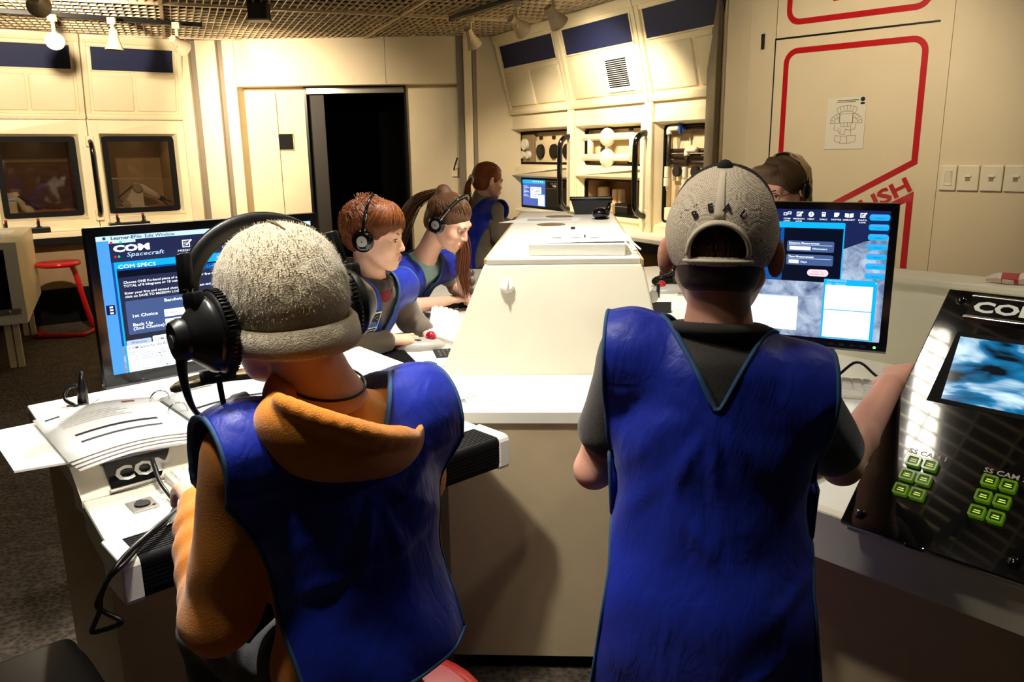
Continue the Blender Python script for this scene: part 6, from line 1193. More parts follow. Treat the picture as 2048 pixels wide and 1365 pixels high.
P2.head_hands(nk, [(elL, wrL, P2.dirL((0.7, 0.6, -0.1)), (0, 0, 1), 1, dict(sh=(-0.15, 0.03, 1.17))), (elR, wrR, P2.dirL((0.55, 0.70, 0.22)), P2.dirL((-0.55, -0.2, 0.8)), -1, dict(sh=(0.15, 0.05, 1.13), r=0.034, curl=(20, 25, 20)))], ches, face=True, matfn=None)
bz = Sdf(); bz.M = P2.H; bz.ell((0, -0.012, 0.036), (0.0755, 0.0955, 0.082)); bz.ell((0, -0.046, -0.025), (0.060, 0.054, 0.056), k=0.03); bz.cut((0, 0.005, 0), (0, -1, -0.25), 0.004); bz.cut((0, 0, -0.062), (0, 0.15, 1), 0.012)
P2.garment('hair', bz, M_BUZZ, 0.004)
rng = random.Random(3); st = []
for _ in range(1500):
    az = math.pi+rng.uniform(-1.25, 1.25); el = rng.uniform(-0.95, 0.0); d = sph(az, el); a = skull_pts(P2.H, 1.0, [d], 0.001)[0]; g = (P2.H.to_3x3() @ Vector((d[0]*0.6, d[1]*0.6, -0.75))).normalized(); st.append([a, a+g*0.007, a+g*0.013-Vector((0, 0, 0.002))])
strands('nape_hair', st, 0.0006, hair_mat('brown_nape_hair', srgb(50, 30, 24), srgb(84, 54, 40)), P2.root)
tf = torso_sdf(pel, ches, nk, sL, sR)
sh = torso_sdf(pel, ches, (nk[0], nk[1], nk[2]+0.018), sL, sR); sh.cap(sL, tuple(Vector(sL).lerp(Vector(elL), 0.62)), 0.045, 0.047, 0.03); sh.cap(sR, tuple(Vector(sR).lerp(Vector(elR), 0.72)), 0.048, 0.049, 0.03); sh.off(0.006); sh.noise(0.0035, 34, 2.0)
nk3 = Vector(nk); sh.cap(tuple(nk3+Vector((0, 0.01, -0.02))), tuple(nk3+Vector((0, 0.0, 0.09))), 0.056, 0.058, 0.006, '-')
for s_, e_ in ((sL, elL), (sR, elR)):
    a, b_ = Vector(s_), Vector(e_); 
M_TEE = cloth('charcoal_tee', srgb(58, 54, 50), var=0.25, vscale=120)
P2.garment('t_shirt', sh, M_TEE)
part('collar_rib', mat('charcoal_rib', srgb(50, 47, 44), 0.85), P2.root, lambda b: b.tube([(0.066*math.cos(t), 0.010+0.062*math.sin(t), 1.264+0.010*math.sin(t+math.pi)+0.004) for t in [2*math.pi*i/32 for i in range(32)]], 0.0145, 8, closed=True, flat=0.75), smooth='all')
P2.legs((0, 0.0, 0.78), [(-0.075, 0.03, 0.45), (0.075, 0.03, 0.45)], [(-0.08, 0.0, 0.08), (0.08, 0.0, 0.08)])
dr = torso_sdf(pel, ches, nk, sL, sR, 1.08, 1.08); dr.ell((0, 0.0, 0.62), (0.225, 0.13, 0.36), k=0.08); dr.cap((-0.176, 0.0, 1.218), (0.172, 0.022, 1.158), 0.050, 0.050, 0.03); dr.cap(sR, tuple(Vector(sR).lerp(Vector(elR), 0.45)), 0.056, 0.056, 0.03); dr.cap(sL, tuple(Vector(sL).lerp(Vector(elL), 0.4)), 0.052, 0.05, 0.03); dr.off(0.004)
vest(P2.root, dr, tframe(pel, nk, sL, sR), 0.206, 0.176, 0.50, 1.262, 1.155, 1.14, 0.088, off=0.010, fold=0.008, seed=1.0, arm_w=0.160)
# cap
CAPM = P2.H
def cap_shell(extra):
    f = Sdf(); f.M = CAPM; f.ell((0, -0.012, 0.036), (0.087+extra, 0.107+extra, 0.096+extra)); f.ell((0, 0.034, 0.068), (0.080+extra, 0.072+extra, 0.080+extra), k=0.015); return f
def cap_fn(P): return None
class CapSdf:
    def __init__(s): s.o = cap_shell(0.0); s.i = cap_shell(-0.004); s.b = Sdf(); s.b.M = CAPM; s.b.ops = []; s.Mi = np.array(CAPM.inverted(), dtype=f32)
    def bounds(s): return s.o.bounds()
    def __call__(s, P):
        q = P @ s.Mi[:3, :3].T+s.Mi[:3, 3]; d = smax(s.o(P), -s.i(P), 0.001); pl_ = -(q[:, 2]+0.022-0.22*(q[:, 1]+0.1)*0.5); d = smax(d, pl_, 0.002)
        ar = np.sqrt((q[:, 0])**2+(np.maximum(q[:, 2]-0.008, 0)*1.0)**2)-0.039; ar = np.maximum(ar, -(q[:, 2]-0.000)); hole = np.maximum(ar, q[:, 1]+0.02); return smax(d, -hole, 0.002)
def cap_index(c, Mi=np.array(CAPM.inverted())):
    q = c @ Mi[:3, :3].T+Mi[:3, 3]; return np.where(q[:, 1] > 0.004, 1, 0)
def mesh_fabric():
    m = mat('cream_mesh', srgb(226, 210, 186), 0.75); nt = m.node_tree; b = nt.nodes['Principled BSDF']; tc = nt.nodes.new('ShaderNodeTexCoord')
    mp = nt.nodes.new('ShaderNodeMapping'); mp.inputs['Rotation'].default_value = (0.3, 0.9, 0.4); mp.inputs['Scale'].default_value = (420, 420, 420); nt.links.new(tc.outputs['Object'], mp.inputs[0]); v = nt.nodes.new('ShaderNodeTexVoronoi'); v.inputs['Scale'].default_value = 1.0; v.inputs['Randomness'].default_value = 0.05; nt.links.new(mp.outputs[0], v.inputs['Vector'])
    mx = nt.nodes.new('ShaderNodeMix'); mx.data_type = 'RGBA'; mx.inputs[6].default_value = (*srgb(150, 124, 108), 1); mx.inputs[7].default_value = (*srgb(236, 222, 200), 1); mr = nt.nodes.new('ShaderNodeMapRange'); mr.inputs[1].default_value = 0.22; mr.inputs[2].default_value = 0.5; nt.links.new(v.outputs['Distance'], mr.inputs[0]); nt.links.new(mr.outputs[0], mx.inputs[0]); nt.links.new(mx.outputs[2], b.inputs['Base Color'])
    bp = nt.nodes.new('ShaderNodeBump'); bp.inputs['Strength'].default_value = 0.6; bp.inputs['Distance'].default_value = 0.002; nt.links.new(v.outputs['Distance'], bp.inputs['Height']); nt.links.new(bp.outputs[0], b.inputs['Normal']); return m
M_CAPW = mat('cream_twill', srgb(232, 218, 196), 0.8, bump=0.3, bscale=900); M_CAPB = mat('black_twill', srgb(26, 23, 22), 0.8, bump=0.3, bscale=900)
cs_ = CapSdf(); cp = mesh_obj('trucker_cap', [surf(cs_, 0.0028, 0.012)], [mesh_fabric(), M_CAPB], P2.root, cap_index)
def on_cap(x, z, lift=0.001):
    """point and outward normal on the back of the cap for head-frame x, z"""
    o = np.array([CAPM @ Vector((x, -0.25, z))], dtype=f32); d = np.array([CAPM.to_3x3() @ Vector((0, 1, 0))], dtype=f32); p = trace(cs_.o, o, d, 0.3, lift)[0]; g = np.array([cs_.o((p+np.eye(3, dtype=f32)[i]*0.002)[None])[0]-cs_.o((p-np.eye(3, dtype=f32)[i]*0.002)[None])[0] for i in range(3)]); return Vector(p), Vector(g).normalized()
part('centre_seam', M_CAPW, cp, lambda b: b.tube([on_cap(0, z, 0.0005)[0] for z in np.linspace(0.056, 0.128, 12)], [0.0085-0.0004*i for i in range(12)], 8, flat=0.25, up=tuple(CAPM.to_3x3() @ Vector((0, -1, 0.4)))), smooth='all')
arch = [on_cap(0.044*math.cos(t), 0.006+0.0440*math.sin(t), 0.0005)[0] for t in np.linspace(-0.05, math.pi+0.05, 24)]
part('arch_binding', M_CAPW, cp, lambda b: b.tube(arch, 0.0075, 8, flat=0.5), smooth='all')
part('snap_strap', M_CAPW, cp, lambda b: b.tube([on_cap(x, -0.006, 0.0005)[0] for x in np.linspace(-0.047, 0.047, 16)], 0.009, 8, flat=0.35, up=(0, 0, 1)), smooth='all')
part('top_button', M_CAPB, cp, lambda b: b.sphere(CAPM @ Vector((0, 0.0, 0.138)), 0.0125, 12), smooth='all')
part('bill', M_CAPB, cp, lambda b: (setattr(b, 'M', CAPM @ Matrix.Translation((0, 0.095, 0.022)) @ Matrix.Rotation(R(-14), 4, 'X')), b.sphere((0, 0.02, 0), (0.078, 0.085, 0.006), 20)), smooth='all')
for ch, x, z, a in (('B', -0.033, 0.057, 28), ('E', -0.0125, 0.0665, 10), ('A', 0.010, 0.0665, -10), ('L', 0.031, 0.058, -28)):
    def let(b):
        p, n = on_cap(x, z, 0.0022); xx = CAPM.to_3x3() @ Vector((1, 0, 0)); xx = (xx-n*xx.dot(n)).normalized(); yy = n.cross(xx); c_, s2_ = math.cos(R(a)), math.sin(R(a)); b.text(ch, 0.0165, frame(p, xx*c_+yy*s2_, yy*c_-xx*s2_), bold=0.03, ext=0.0006, align='CENTER')
    part('embroidered_letter', M_CAPB, cp, let)

# ------------------------------------------------------------------ boy in the grey beanie (left foreground)
Y1 = R(40)
P1 = Person('seated boy in grey fleece beanie, mustard hoodie and blue vest, seen from behind', (-0.265, 1.165, 0), Y1, (-0.345, 1.178, 1.322), Y1+R(2), R(10), R(-3), 1.02, M_SKIN)
pel, ches, nk = (0.0, 0.0, 0.76), (0, 0.005, 1.03), (-0.005, 0.012, 1.175); sL, sR = (-0.145, 0.02, 1.130), (0.145, 0.02, 1.125)
elL, wrL = P1.L((-0.452, 1.095, 0.865)), P1.L((-0.565, 1.325, 0.952)); elR, wrR = P1.L((-0.185, 1.40, 0.955)), P1.L((-0.36, 1.57, 0.92))
P1.head_hands(nk, [(elL, wrL, P1.dirL((-0.42, 0.80, -0.05)), (0, 0, 1), 1, dict(curl=(30, 34, 22), s=1.0)), (elR, wrR, P1.dirL((-0.8, 0.5, -0.25)), (0, 0, 1), -1, dict(curl=(24, 30, 20)))], ches)
M_HOOD = cloth('mustard_fleece', srgb(224, 134, 20), sheen=0.3, var=0.12, vscale=26)
sh = torso_sdf(pel, ches, nk, sL, sR, 1.04, 1.06)
for s_, e_, w_ in ((sL, elL, wrL), (sR, elR, wrR)):
    a, b_, c_ = Vector(s_), Vector(e_), Vector(w_); sh.cap(s_, e_, 0.056, 0.056, 0.03); sh.cap(e_, tuple(b_.lerp(c_, 0.5)), 0.056, 0.050, 0.02); sh.cap(tuple(b_.lerp(c_, 0.5)), tuple(b_.lerp(c_, 0.93)), 0.050, 0.038, 0.02)
    for t in (0.12, 0.30, 0.48, 0.66): q_ = b_.lerp(c_, t); ax = (c_-b_).normalized(); sh.cap(tuple(q_+Vector((0, 0, 0.0))-ax*0.004), tuple(q_+ax*0.008), 0.056-0.010*t, 0.061-0.010*t, 0.007)
sh.noise(0.004, 42, 1.0); P1.garment('hoodie', sh, M_HOOD)
hd = Sdf(); c = Vector(nk)
for i in range(20):
    a0, a1 = 2*math.pi*i/20, 2*math.pi*(i+1)/20; g = lambda t: tuple(c+Vector((0.078*math.cos(t), -0.012+0.074*math.sin(t), 0.018+0.022*math.sin(t)+(0.012 if math.cos(t) > 0.3 else 0)))); hd.cap(g(a0), g(a1), 0.024, 0.024, 0.012)
HT = Matrix.Translation(c+Vector((-0.012, -0.062, -0.012))) @ Matrix.Rotation(R(20), 4, 'Y') @ Matrix.Rotation(R(14), 4, 'X')      # pouch frame, left side higher
hd.M = HT; hd.ell((0, 0, -0.012), (0.136, 0.080, 0.082), k=0.02); hd.ell((0.012, 0.008, 0.036), (0.114, 0.062, 0.078), k=0.008, op='-'); hd.cut((0, 0, 0.030), (0, -0.1, -1.0), 0.012)
for i in range(13):
    g = lambda t: (0.127*math.cos(t), 0.072*math.sin(t), 0.020-0.010*math.cos(t)); hd.cap(g(R(182+i*11)), g(R(182+(i+1)*11)), 0.003+0.0095*math.sin(math.pi*i/13), 0.003+0.0095*math.sin(math.pi*(i+1)/13), 0.012)
hd.M = Matrix.Identity(4); hd.cap(tuple(c+Vector((0, -0.01, -0.06))), tuple(c+Vector((0, -0.008, 0.12))), 0.058, 0.064, 0.008, '-')
hd.noise(0.0025, 50, 4.0); hood = P1.garment('hood', hd, M_HOOD, 0.005)
part('neck_cord', M_BLACK, P1.root, lambda b: b.tube(catmull([tuple(c+Vector((-0.006+0.058*math.cos(t), 0.002+0.058*math.sin(t), 0.036+0.014*math.sin(t)))) for t in np.linspace(0, 2*math.pi, 14)[:-1]], 3, True), 0.0022, 6, closed=True), smooth='all')
P1.legs((0, 0.03, 0.725), [(-0.11, 0.38, 0.66), (0.11, 0.38, 0.66)], [(-0.10, 0.42, 0.22), (0.10, 0.42, 0.22)])
dr = torso_sdf(pel, ches, nk, sL, sR, 1.12, 1.12); dr.cap((-0.180, 0.02, 1.122), (0.212, 0.03, 1.108), 0.054, 0.056, 0.03); dr.cap(sR, tuple(Vector(sR).lerp(Vector(elR), 0.8)), 0.060, 0.062, 0.05); dr.cap(sL, tuple(Vector(sL).lerp(Vector(elL), 0.35)), 0.062, 0.058, 0.03); dr.ell((0, -0.01, 0.76), (0.150, 0.14, 0.15), k=0.08); dr.off(0.004)
vest(P1.root, dr, tframe(pel, nk, sL, sR), 0.140, 0.194, 0.785, 1.172, 1.085, 1.05, 0.105, off=0.010, fold=0.008, seed=3.0, arm_w=0.142)
# beanie
s1 = 1.02
bn = Sdf(); bn.M = P1.H; bn.ell((0, -0.014, 0.042), (0.090, 0.110, 0.088)); bn.ell((0, -0.02, 0.010), (0.088, 0.110, 0.072), k=0.02); bn.cut((0, 0, -0.046), (0, -0.22, 1.0)); bn.M = Matrix.Identity(4); bn.noise(0.0012, 120, 2.0)
M_FLEECE = mat('grey_fleece', srgb(196, 180, 150), 0.95, var=0.22, vscale=90, bump=0.9, bscale=420, sheen=0.6)
be = P1.garment('beanie', bn, M_FLEECE, 0.0045)
def cuff_ring(b):
    b.M = P1.H; prof = [(-0.006, 0.040), (0.003, 0.042), (0.0075, 0.036), (0.0085, 0.020), (0.0075, 0.006), (0.002, 0.0), (-0.008, 0.002)]; n = 56; vs = []; m = len(prof)
    for k in range(n):
        t = 2*math.pi*k/n; cx, cy = math.cos(t), math.sin(t)
        for d_, z in prof: y = -0.016+(0.109+d_)*cy; vs.append(((0.0885+d_)*cx, y, -0.055+z*(1+0.04*math.sin(3*t))+0.20*(y+0.05)))
    b.add(vs, [(k*m+i, ((k+1) % n)*m+i, ((k+1) % n)*m+(i+1) % m, k*m+(i+1) % m) for k in range(n) for i in range(m)])
cuff = part('cuff', M_FLEECE, be, cuff_ring, smooth='all')
rng = random.Random(5); fz = []
vv = [v.co.copy() for v in be.data.vertices]; nn_ = [v.normal.copy() for v in be.data.vertices]
for _ in range(5200):
    i = rng.randrange(len(vv)); n = nn_[i]; t = Vector((rng.uniform(-1, 1), rng.uniform(-1, 1), rng.uniform(-1.4, 0.4))); d = (n*0.55+(t-n*t.dot(n))*0.6).normalized(); L_ = rng.uniform(0.003, 0.0075); fz.append([vv[i], vv[i]+d*L_])
fb = MB()
for p in fz: x_, y_ = ortho(p[1]-p[0]); fb.add([p[0]-x_*0.0005, p[0]+x_*0.0005, p[1]], [(0, 1, 2)])
fo_ = fb.build('fleece_fuzz', M_FLEECE, be, merge=False); fo_['kind'] = 'stuff'
part('dart_seam', mat('seam_brown', srgb(96, 84, 68), 0.95), be, lambda b: b.tube([skull_pts(P1.H, 1.0, [sph(R(a), R(e_))], 0.0175)[0] for a, e_ in ((200, 78), (190, 62), (186, 48))], [0.0012, 0.0022, 0.0008], 6), smooth='all')  # thin brown seam line on the crown

# ------------------------------------------------------------------ red-haired boy in profile
Y3 = R(-108)
P3 = Person('red-haired boy in grey hoodie and blue vest working a trackball in profile', (-0.74, 2.95, 0), Y3, (-0.482, 2.825, 1.262), R(-99), R(9), R(2), 1.03, M_SKIN)
pel, ches, nk = P3.L((-0.72, 2.95, 0.72)), P3.L((-0.545, 2.885, 0.97)), P3.L((-0.505, 2.85, 1.11)); sL, sR = P3.L((-0.43, 2.99, 1.05)), P3.L((-0.565, 2.72, 1.05))
elR, wrR = P3.L((-0.625, 2.645, 0.89)), P3.L((-0.445, 2.825, 0.885)); elL, wrL = P3.L((-0.40, 3.09, 0.90)), P3.L((-0.33, 3.0, 0.875))
P3.head_hands(nk, [(elR, wrR, P3.dirL((0.75, 0.50, -0.10)), P3.dirL((0.05, -0.25, 1)), -1, dict(s=1.0, curls=((6, 34, 30), (8, 34, 30), (10, 36, 30), (14, 36, 30)), spread=1.6, lift=4, thumb=0.6)), (elL, wrL, P3.dirL((0.7, -0.5, -0.1)), (0, 0, 1), 1, dict(curl=(14, 25, 20)))], ches)
eyes(P3.root, P3.H, 1.03, (0.0, -0.002)); M_REDH = hair_mat('copper_hair', srgb(84, 42, 18), srgb(158, 92, 46)); brows(P3.root, P3.H, 1.03, M_REDH)
M_GREYH = cloth('grey_hoodie', srgb(96, 84, 70), sheen=0.4)
sh = torso_sdf(pel, ches, nk, sL, sR, 0.98, 1.0)
for s_, e_, w_ in ((sL, elL, wrL), (sR, elR, wrR)): sh.cap(s_, e_, 0.054, 0.052, 0.03); sh.cap(e_, tuple(Vector(e_).lerp(Vector(w_), 0.93)), 0.052, 0.038, 0.02)
sh.noise(0.0045, 46, 5.0); P3.garment('hoodie', sh, M_GREYH, 0.008)
hd = Sdf(); c = Vector(nk)
for i in range(16):
    g = lambda t: tuple(c+Vector((0.074*math.cos(t), -0.014+0.07*math.sin(t), 0.0-0.024*math.sin(t)))); hd.cap(g(2*math.pi*i/16), g(2*math.pi*(i+1)/16), 0.022, 0.022, 0.012)
hd.ell(tuple(c+Vector((0, -0.09, 0.012))), (0.10, 0.04, 0.06), k=0.03); hd.cap(tuple(c+Vector((0, 0, -0.05))), tuple(c+Vector((0, 0.0, 0.12))), 0.058, 0.062, 0.008, '-'); P3.garment('hood', hd, cloth('dark_hood_lining', srgb(44, 38, 36)), 0.006)
part('undershirt', mat('maroon_shirt', srgb(120, 24, 44), 0.8), P3.root, lambda b: b.sphere(tuple(c+Vector((0, 0.045, -0.045))), (0.045, 0.03, 0.05), 14), smooth='all')
P3.legs(tuple(Vector(pel)+Vector((0, 0.0, -0.02))), [tuple(Vector(pel)+Vector((-0.10, 0.30, -0.04))), tuple(Vector(pel)+Vector((0.10, 0.30, -0.04)))], [tuple(Vector(pel)+Vector((-0.10, 0.28, -0.50))), tuple(Vector(pel)+Vector((0.10, 0.28, -0.50)))])
dr = torso_sdf(pel, ches, nk, sL, sR, 1.06, 1.08); mL, mR = Vector(sL), Vector(sR); ax = (mR-mL).normalized(); dr.cap(tuple(mL-ax*0.05), tuple(mR+ax*0.05), 0.062, 0.062, 0.03)
TM3 = tframe(pel, nk, sL, sR); zs = (TM3.inverted() @ ((mL+mR)/2)).z
v3, out3 = vest(P3.root, dr, TM3, 0.155, 0.195, zs-0.40, zs+0.062, zs-0.02, zs-0.13, 0.095, off=0.010, fold=0.005, seed=5.0, arm_w=0.13)
# chest badge
Pf = out3[1][0]; pb = Vector(Pf[47, 44]); ux = (Vector(Pf[47, 50])-Vector(Pf[47, 38])).normalized(); uy = (Vector(Pf[53, 44])-Vector(Pf[41, 44])).normalized(); nz_ = ux.cross(uy).normalized(); nz_ = nz_ if nz_.y > 0 else -nz_; uy = Vector((0, 0, 1)) - nz_*nz_.z; uy.normalize(); FBm = frame(pb, uy.cross(nz_), uy)
FBm = FBm @ Matrix.Translation((0, 0, 0.009))
def pbadge(nm, m, fn): return part(nm, m, v3, lambda b: (setattr(b, 'M', FBm), fn(b)))
pbadge('badge', M_PAPER, lambda b: b.rbox(-0.033, 0.033, -0.045, 0.045, -0.002, 0.001, 0.001)); pbadge('badge_picture', M_INK, lambda b: b.box(-0.029, 0.029, -0.018, 0.041, 0.001, 0.0014))
pbadge('badge_planet', mat('badge_blue', srgb(60, 110, 170), 0.5), lambda b: b.add([(0.029*math.cos(t), -0.018+0.026*math.sin(t), 0.0018) for t in np.linspace(0, math.pi, 14)], [tuple(range(14))]))
pbadge('badge_stars', M_PAPER, lambda b: [b.box(x-0.0014, x+0.0014, y-0.0014, y+0.0014, 0.0016, 0.002) for x, y in ((-0.02, 0.03), (0.0, 0.036), (0.015, 0.028), (-0.008, 0.02), (0.02, 0.014), (-0.022, 0.012), (0.006, 0.024))])['kind'] = 'stuff'
pbadge('badge_lettering', M_INK, lambda b: (b.box(-0.026, 0.026, -0.030, -0.024, 0.001, 0.0014), b.box(-0.026, 0.022, -0.040, -0.034, 0.001, 0.0014)))
# short hair
hc = Sdf(); hc.M = P3.H; s_ = 1.03; hc.ell((0, -0.016, 0.044), (0.083*s_, 0.102*s_, 0.088*s_)); hc.ell((0, -0.055, -0.010), (0.066, 0.052, 0.060), k=0.03); hc.ell((0, 0.050, 0.072), (0.060, 0.042, 0.040), k=0.03)
hc.ell((0, 0.085, -0.035), (0.078, 0.060, 0.072), k=0.008, op='-'); hc.cut((0, 0, -0.064), (0, 0, 1), 0.01); hc.ell((0.075, 0.005, -0.03), (0.02, 0.028, 0.045), k=0.01, op='-'); hc.ell((-0.075, 0.005, -0.03), (0.02, 0.028, 0.045), k=0.01, op='-')
hc.M = Matrix.Identity(4); hc.noise(0.0025, 90, 1.0); hairb = P3.garment('hair', hc, mat('copper_hair_base', srgb(104, 54, 24), 0.55, var=0.3, vscale=120, bump=0.8, bscale=300), 0.0045)
def short_strands(P, s_, n, lift, seed, fringe=True):
    rng = random.Random(seed); out = []; crown = Vector(sph(math.pi*0.85, R(62)))
    for _ in range(n):
        az = rng.uniform(-math.pi, math.pi); el = math.asin(rng.uniform(-0.35, 1.0)); d = Vector(sph(az, el))
        if d.y > 0.3 and d.z < 0.42: continue
        if abs(d.x) > 0.75 and d.z < -0.05 and d.y > -0.2: continue
        t = d-crown*d.dot(crown)*1.0; fl = (d-crown); fl = (fl-d*fl.dot(d)); fl = fl.normalized() if fl.length > 1e-3 else Vector((0, -1, 0)); fl = (fl+Vector((rng.uniform(-.25, .25), rng.uniform(-.2, .3), rng.uniform(-.2, .1)))).normalized()
        L_ = rng.uniform(0.25, 0.5)*(1.25 if d.z > 0.3 else 0.6); pts = []
        for k in range(5):
            q = (d+fl*L_*k/4).normalized(); pts.append(skull_pts(P.H, s_, [q], lift+0.004*math.sin(k*0.8)+rng.uniform(0, 0.002)+(0.003*k/4))[0])
        out.append(pts)
    return out
strands('hair_strands', short_strands(P3, s_, 3600, 0.0125, 4), 0.0011, M_REDH, hairb)
rng = random.Random(9); fr = []
for _ in range(900):
    az = R(rng.uniform(-80, 80)); dp = rng.uniform(28, 58); pts = [skull_pts(P3.H, s_, [sph(az*(0.7+0.3*t)+0.1*t, R(58-dp*t))], 0.020+0.006*math.sin(t*3)+rng.uniform(0, 0.003))[0] for t in np.linspace(0, 1, 6)]; fr.append(pts)
strands('fringe', fr, 0.0012, M_REDH, hairb)
cw = []
for _ in range(40): d = Vector(sph(R(rng.uniform(120, 200)), R(rng.uniform(55, 85)))); a = skull_pts(P3.H, s_, [d], 0.010)[0]; u_ = (P3.H.to_3x3() @ (d+Vector((rng.uniform(-.5, .5), rng.uniform(-.6, .2), 0.3)))).normalized(); cw.append([a, a+u_*0.012, a+u_*0.024+Vector((rng.uniform(-.004, .004), rng.uniform(-.004, .004), 0))])
tf_ = []
for _ in range(520):
    d = Vector(sph(R(rng.uniform(-180, 180)), R(rng.uniform(12, 85)))); 
    if d.y > 0.55 and d.z < 0.5: continue
    fl = Vector((rng.uniform(-1, 1)+0.4, rng.uniform(-0.4, 1), -0.5)); fl = (fl-d*fl.dot(d)).normalized(); tf_.append([skull_pts(P3.H, s_, [(d+fl*0.42*k/4).normalized()], 0.013+0.010*math.sin(k*0.75)*rng.random())[0] for k in range(5)])
strands('tousled_tufts', tf_, 0.0014, M_REDH, hairb)
strands('cowlick', cw, 0.0009, M_REDH, hairb)

# ------------------------------------------------------------------ girl with long hair, bent over the desk
Y4 = R(-112)
P4 = Person('girl with long brown ponytail in pale blue shirt and blue vest leaning on the desk', (-0.62, 3.66, 0), Y4, (-0.262, 3.42, 1.258), R(-112), R(30), R(3), 0.98, M_SKIN)
pel, ches, nk = P4.L((-0.64, 3.68, 0.72)), P4.L((-0.47, 3.58, 0.97)), P4.L((-0.375, 3.50, 1.10)); sL, sR = P4.L((-0.32, 3.66, 1.035)), P4.L((-0.475, 3.40, 1.035))
elR, wrR = P4.L((-0.470, 3.33, 0.905)), P4.L((-0.285, 3.52, 0.90)); elL, wrL = P4.L((-0.27, 3.80, 0.91)), P4.L((-0.20, 3.62, 0.89))
P4.head_hands(nk, [(elR, wrR, P4.dirL((0.75, 0.55, -0.05)), (0, 0, 1), -1, dict(sh=tuple(Vector(sR)+Vector((0, 0, -0.02))), curl=(16, 26, 20))), (elL, wrL, P4.dirL((0.6, -0.5, -0.1)), (0, 0, 1), 1, dict(sh=tuple(Vector(sL)), curl=(16, 26, 20)))], ches)
eyes(P4.root, P4.H, 0.98, (0.0, -0.004)); M_BRH = hair_mat('brown_hair', srgb(74, 46, 26), srgb(122, 84, 50)); brows(P4.root, P4.H, 0.98, M_BRH)
M_PALE = cloth('pale_blue_shirt', srgb(150, 190, 190))
sh = torso_sdf(pel, ches, nk, sL, sR, 0.96, 1.0)
for a_, e_ in ((sL, elL), (sR, elR)): sh.cap(a_, tuple(Vector(a_).lerp(Vector(e_), 0.42)), 0.052, 0.050, 0.03)
sh.noise(0.004, 46, 7.0); P4.garment('shirt', sh, M_PALE, 0.008)
P4.legs(tuple(Vector(pel)+Vector((0, 0.0, -0.02))), [tuple(Vector(pel)+Vector((-0.10, 0.30, -0.04))), tuple(Vector(pel)+Vector((0.10, 0.30, -0.04)))], [tuple(Vector(pel)+Vector((-0.10, 0.28, -0.50))), tuple(Vector(pel)+Vector((0.10, 0.28, -0.50)))])
dr = torso_sdf(pel, ches, nk, sL, sR, 1.04, 1.08); mL, mR = Vector(sL), Vector(sR); ax = (mR-mL).normalized(); dr.cap(tuple(mL-ax*0.05), tuple(mR+ax*0.06), 0.060, 0.060, 0.03)
TM4 = tframe(pel, nk, sL, sR); zs = (TM4.inverted() @ ((mL+mR)/2)).z
vest(P4.root, dr, TM4, 0.15, 0.20, zs-0.40, zs+0.060, zs-0.02, zs-0.10, 0.10, off=0.010, fold=0.006, seed=8.0, arm_w=0.13)
hc = Sdf(); hc.M = P4.H; s_ = 0.98; hc.ell((0, -0.016, 0.040), (0.080*s_, 0.100*s_, 0.085*s_)); hc.ell((0, -0.05, -0.02), (0.066, 0.055, 0.062), k=0.03); hc.ell((0, 0.088, -0.030), (0.074, 0.060, 0.078), k=0.008, op='-'); hc.cut((0, 0, -0.07), (0, 0, 1), 0.01); hc.ell((0.078, 0.01, -0.03), (0.02, 0.03, 0.045), k=0.01, op='-'); hc.ell((-0.078, 0.01, -0.03), (0.02, 0.03, 0.045), k=0.01, op='-'); hc.ell((0, -0.075, 0.098), (0.034, 0.034, 0.034), k=0.012)
hairg = P4.garment('hair', hc, mat('brown_hair_base', srgb(84, 54, 30), 0.5, var=0.3, vscale=110, bump=0.7, bscale=260), 0.0045)
rng = random.Random(12); knot = Vector((0, -0.085, 0.105)); out = []
for _ in range(1500):
    az = rng.uniform(-math.pi, math.pi); el = math.asin(rng.uniform(-0.5, 1.0)); d = Vector(sph(az, el))
    if d.y > 0.30 and d.z < 0.36: continue
    if abs(d.x) > 0.75 and d.z < -0.1 and d.y > -0.2: continue
    kd = (knot-Vector((0, -0.012, 0.036))).normalized(); pts = [skull_pts(P4.H, s_, [d.lerp(kd, t).normalized()], 0.008+rng.uniform(0, 0.003))[0] for t in np.linspace(0, 0.9, 6)]; out.append(pts)
strands('hair_strands', out, 0.0010, M_BRH, hairg)
k0 = P4.H @ knot; tail = [k0, Vector(P4.L((-0.40, 3.50, 1.34))), Vector(P4.L((-0.47, 3.55, 1.24))), Vector(P4.L((-0.53, 3.58, 1.12))), Vector(P4.L((-0.56, 3.60, 1.02)))]; out = []
for _ in range(420):
    o_ = Vector((rng.gauss(0, 1), rng.gauss(0, 1), rng.gauss(0, 1))); w_ = [0.006, 0.018, 0.026, 0.032, 0.030]; out.append(catmull([p+o_*0.55*w_[i] for i, p in enumerate(tail)], 3))
strands('ponytail', out, 0.0014, M_BRH, hairg); out = []
side = [Vector(P4.L(p)) for p in ((-0.235, 3.50, 1.25), (-0.205, 3.50, 1.14), (-0.215, 3.52, 1.04), (-0.20, 3.54, 0.93))]
for _ in range(240): o_ = Vector((rng.gauss(0, 1), rng.gauss(0, 1), rng.gauss(0, 1)))*0.013; out.append(catmull([p+o_*(0.6+0.25*i) for i, p in enumerate(side)], 4))
strands('loose_lock', out, 0.0014, hair_mat('auburn_lock', srgb(110, 56, 34), srgb(160, 100, 60)), hairg)
part('hair_tie', M_BLACK, hairg, lambda b: b.tube([k0+Vector((0.018*math.cos(t), 0.006*math.sin(t), 0.018*math.sin(t))) for t in np.linspace(0, 2*math.pi, 14)[:-1]], 0.005, 6, closed=True), smooth='all')

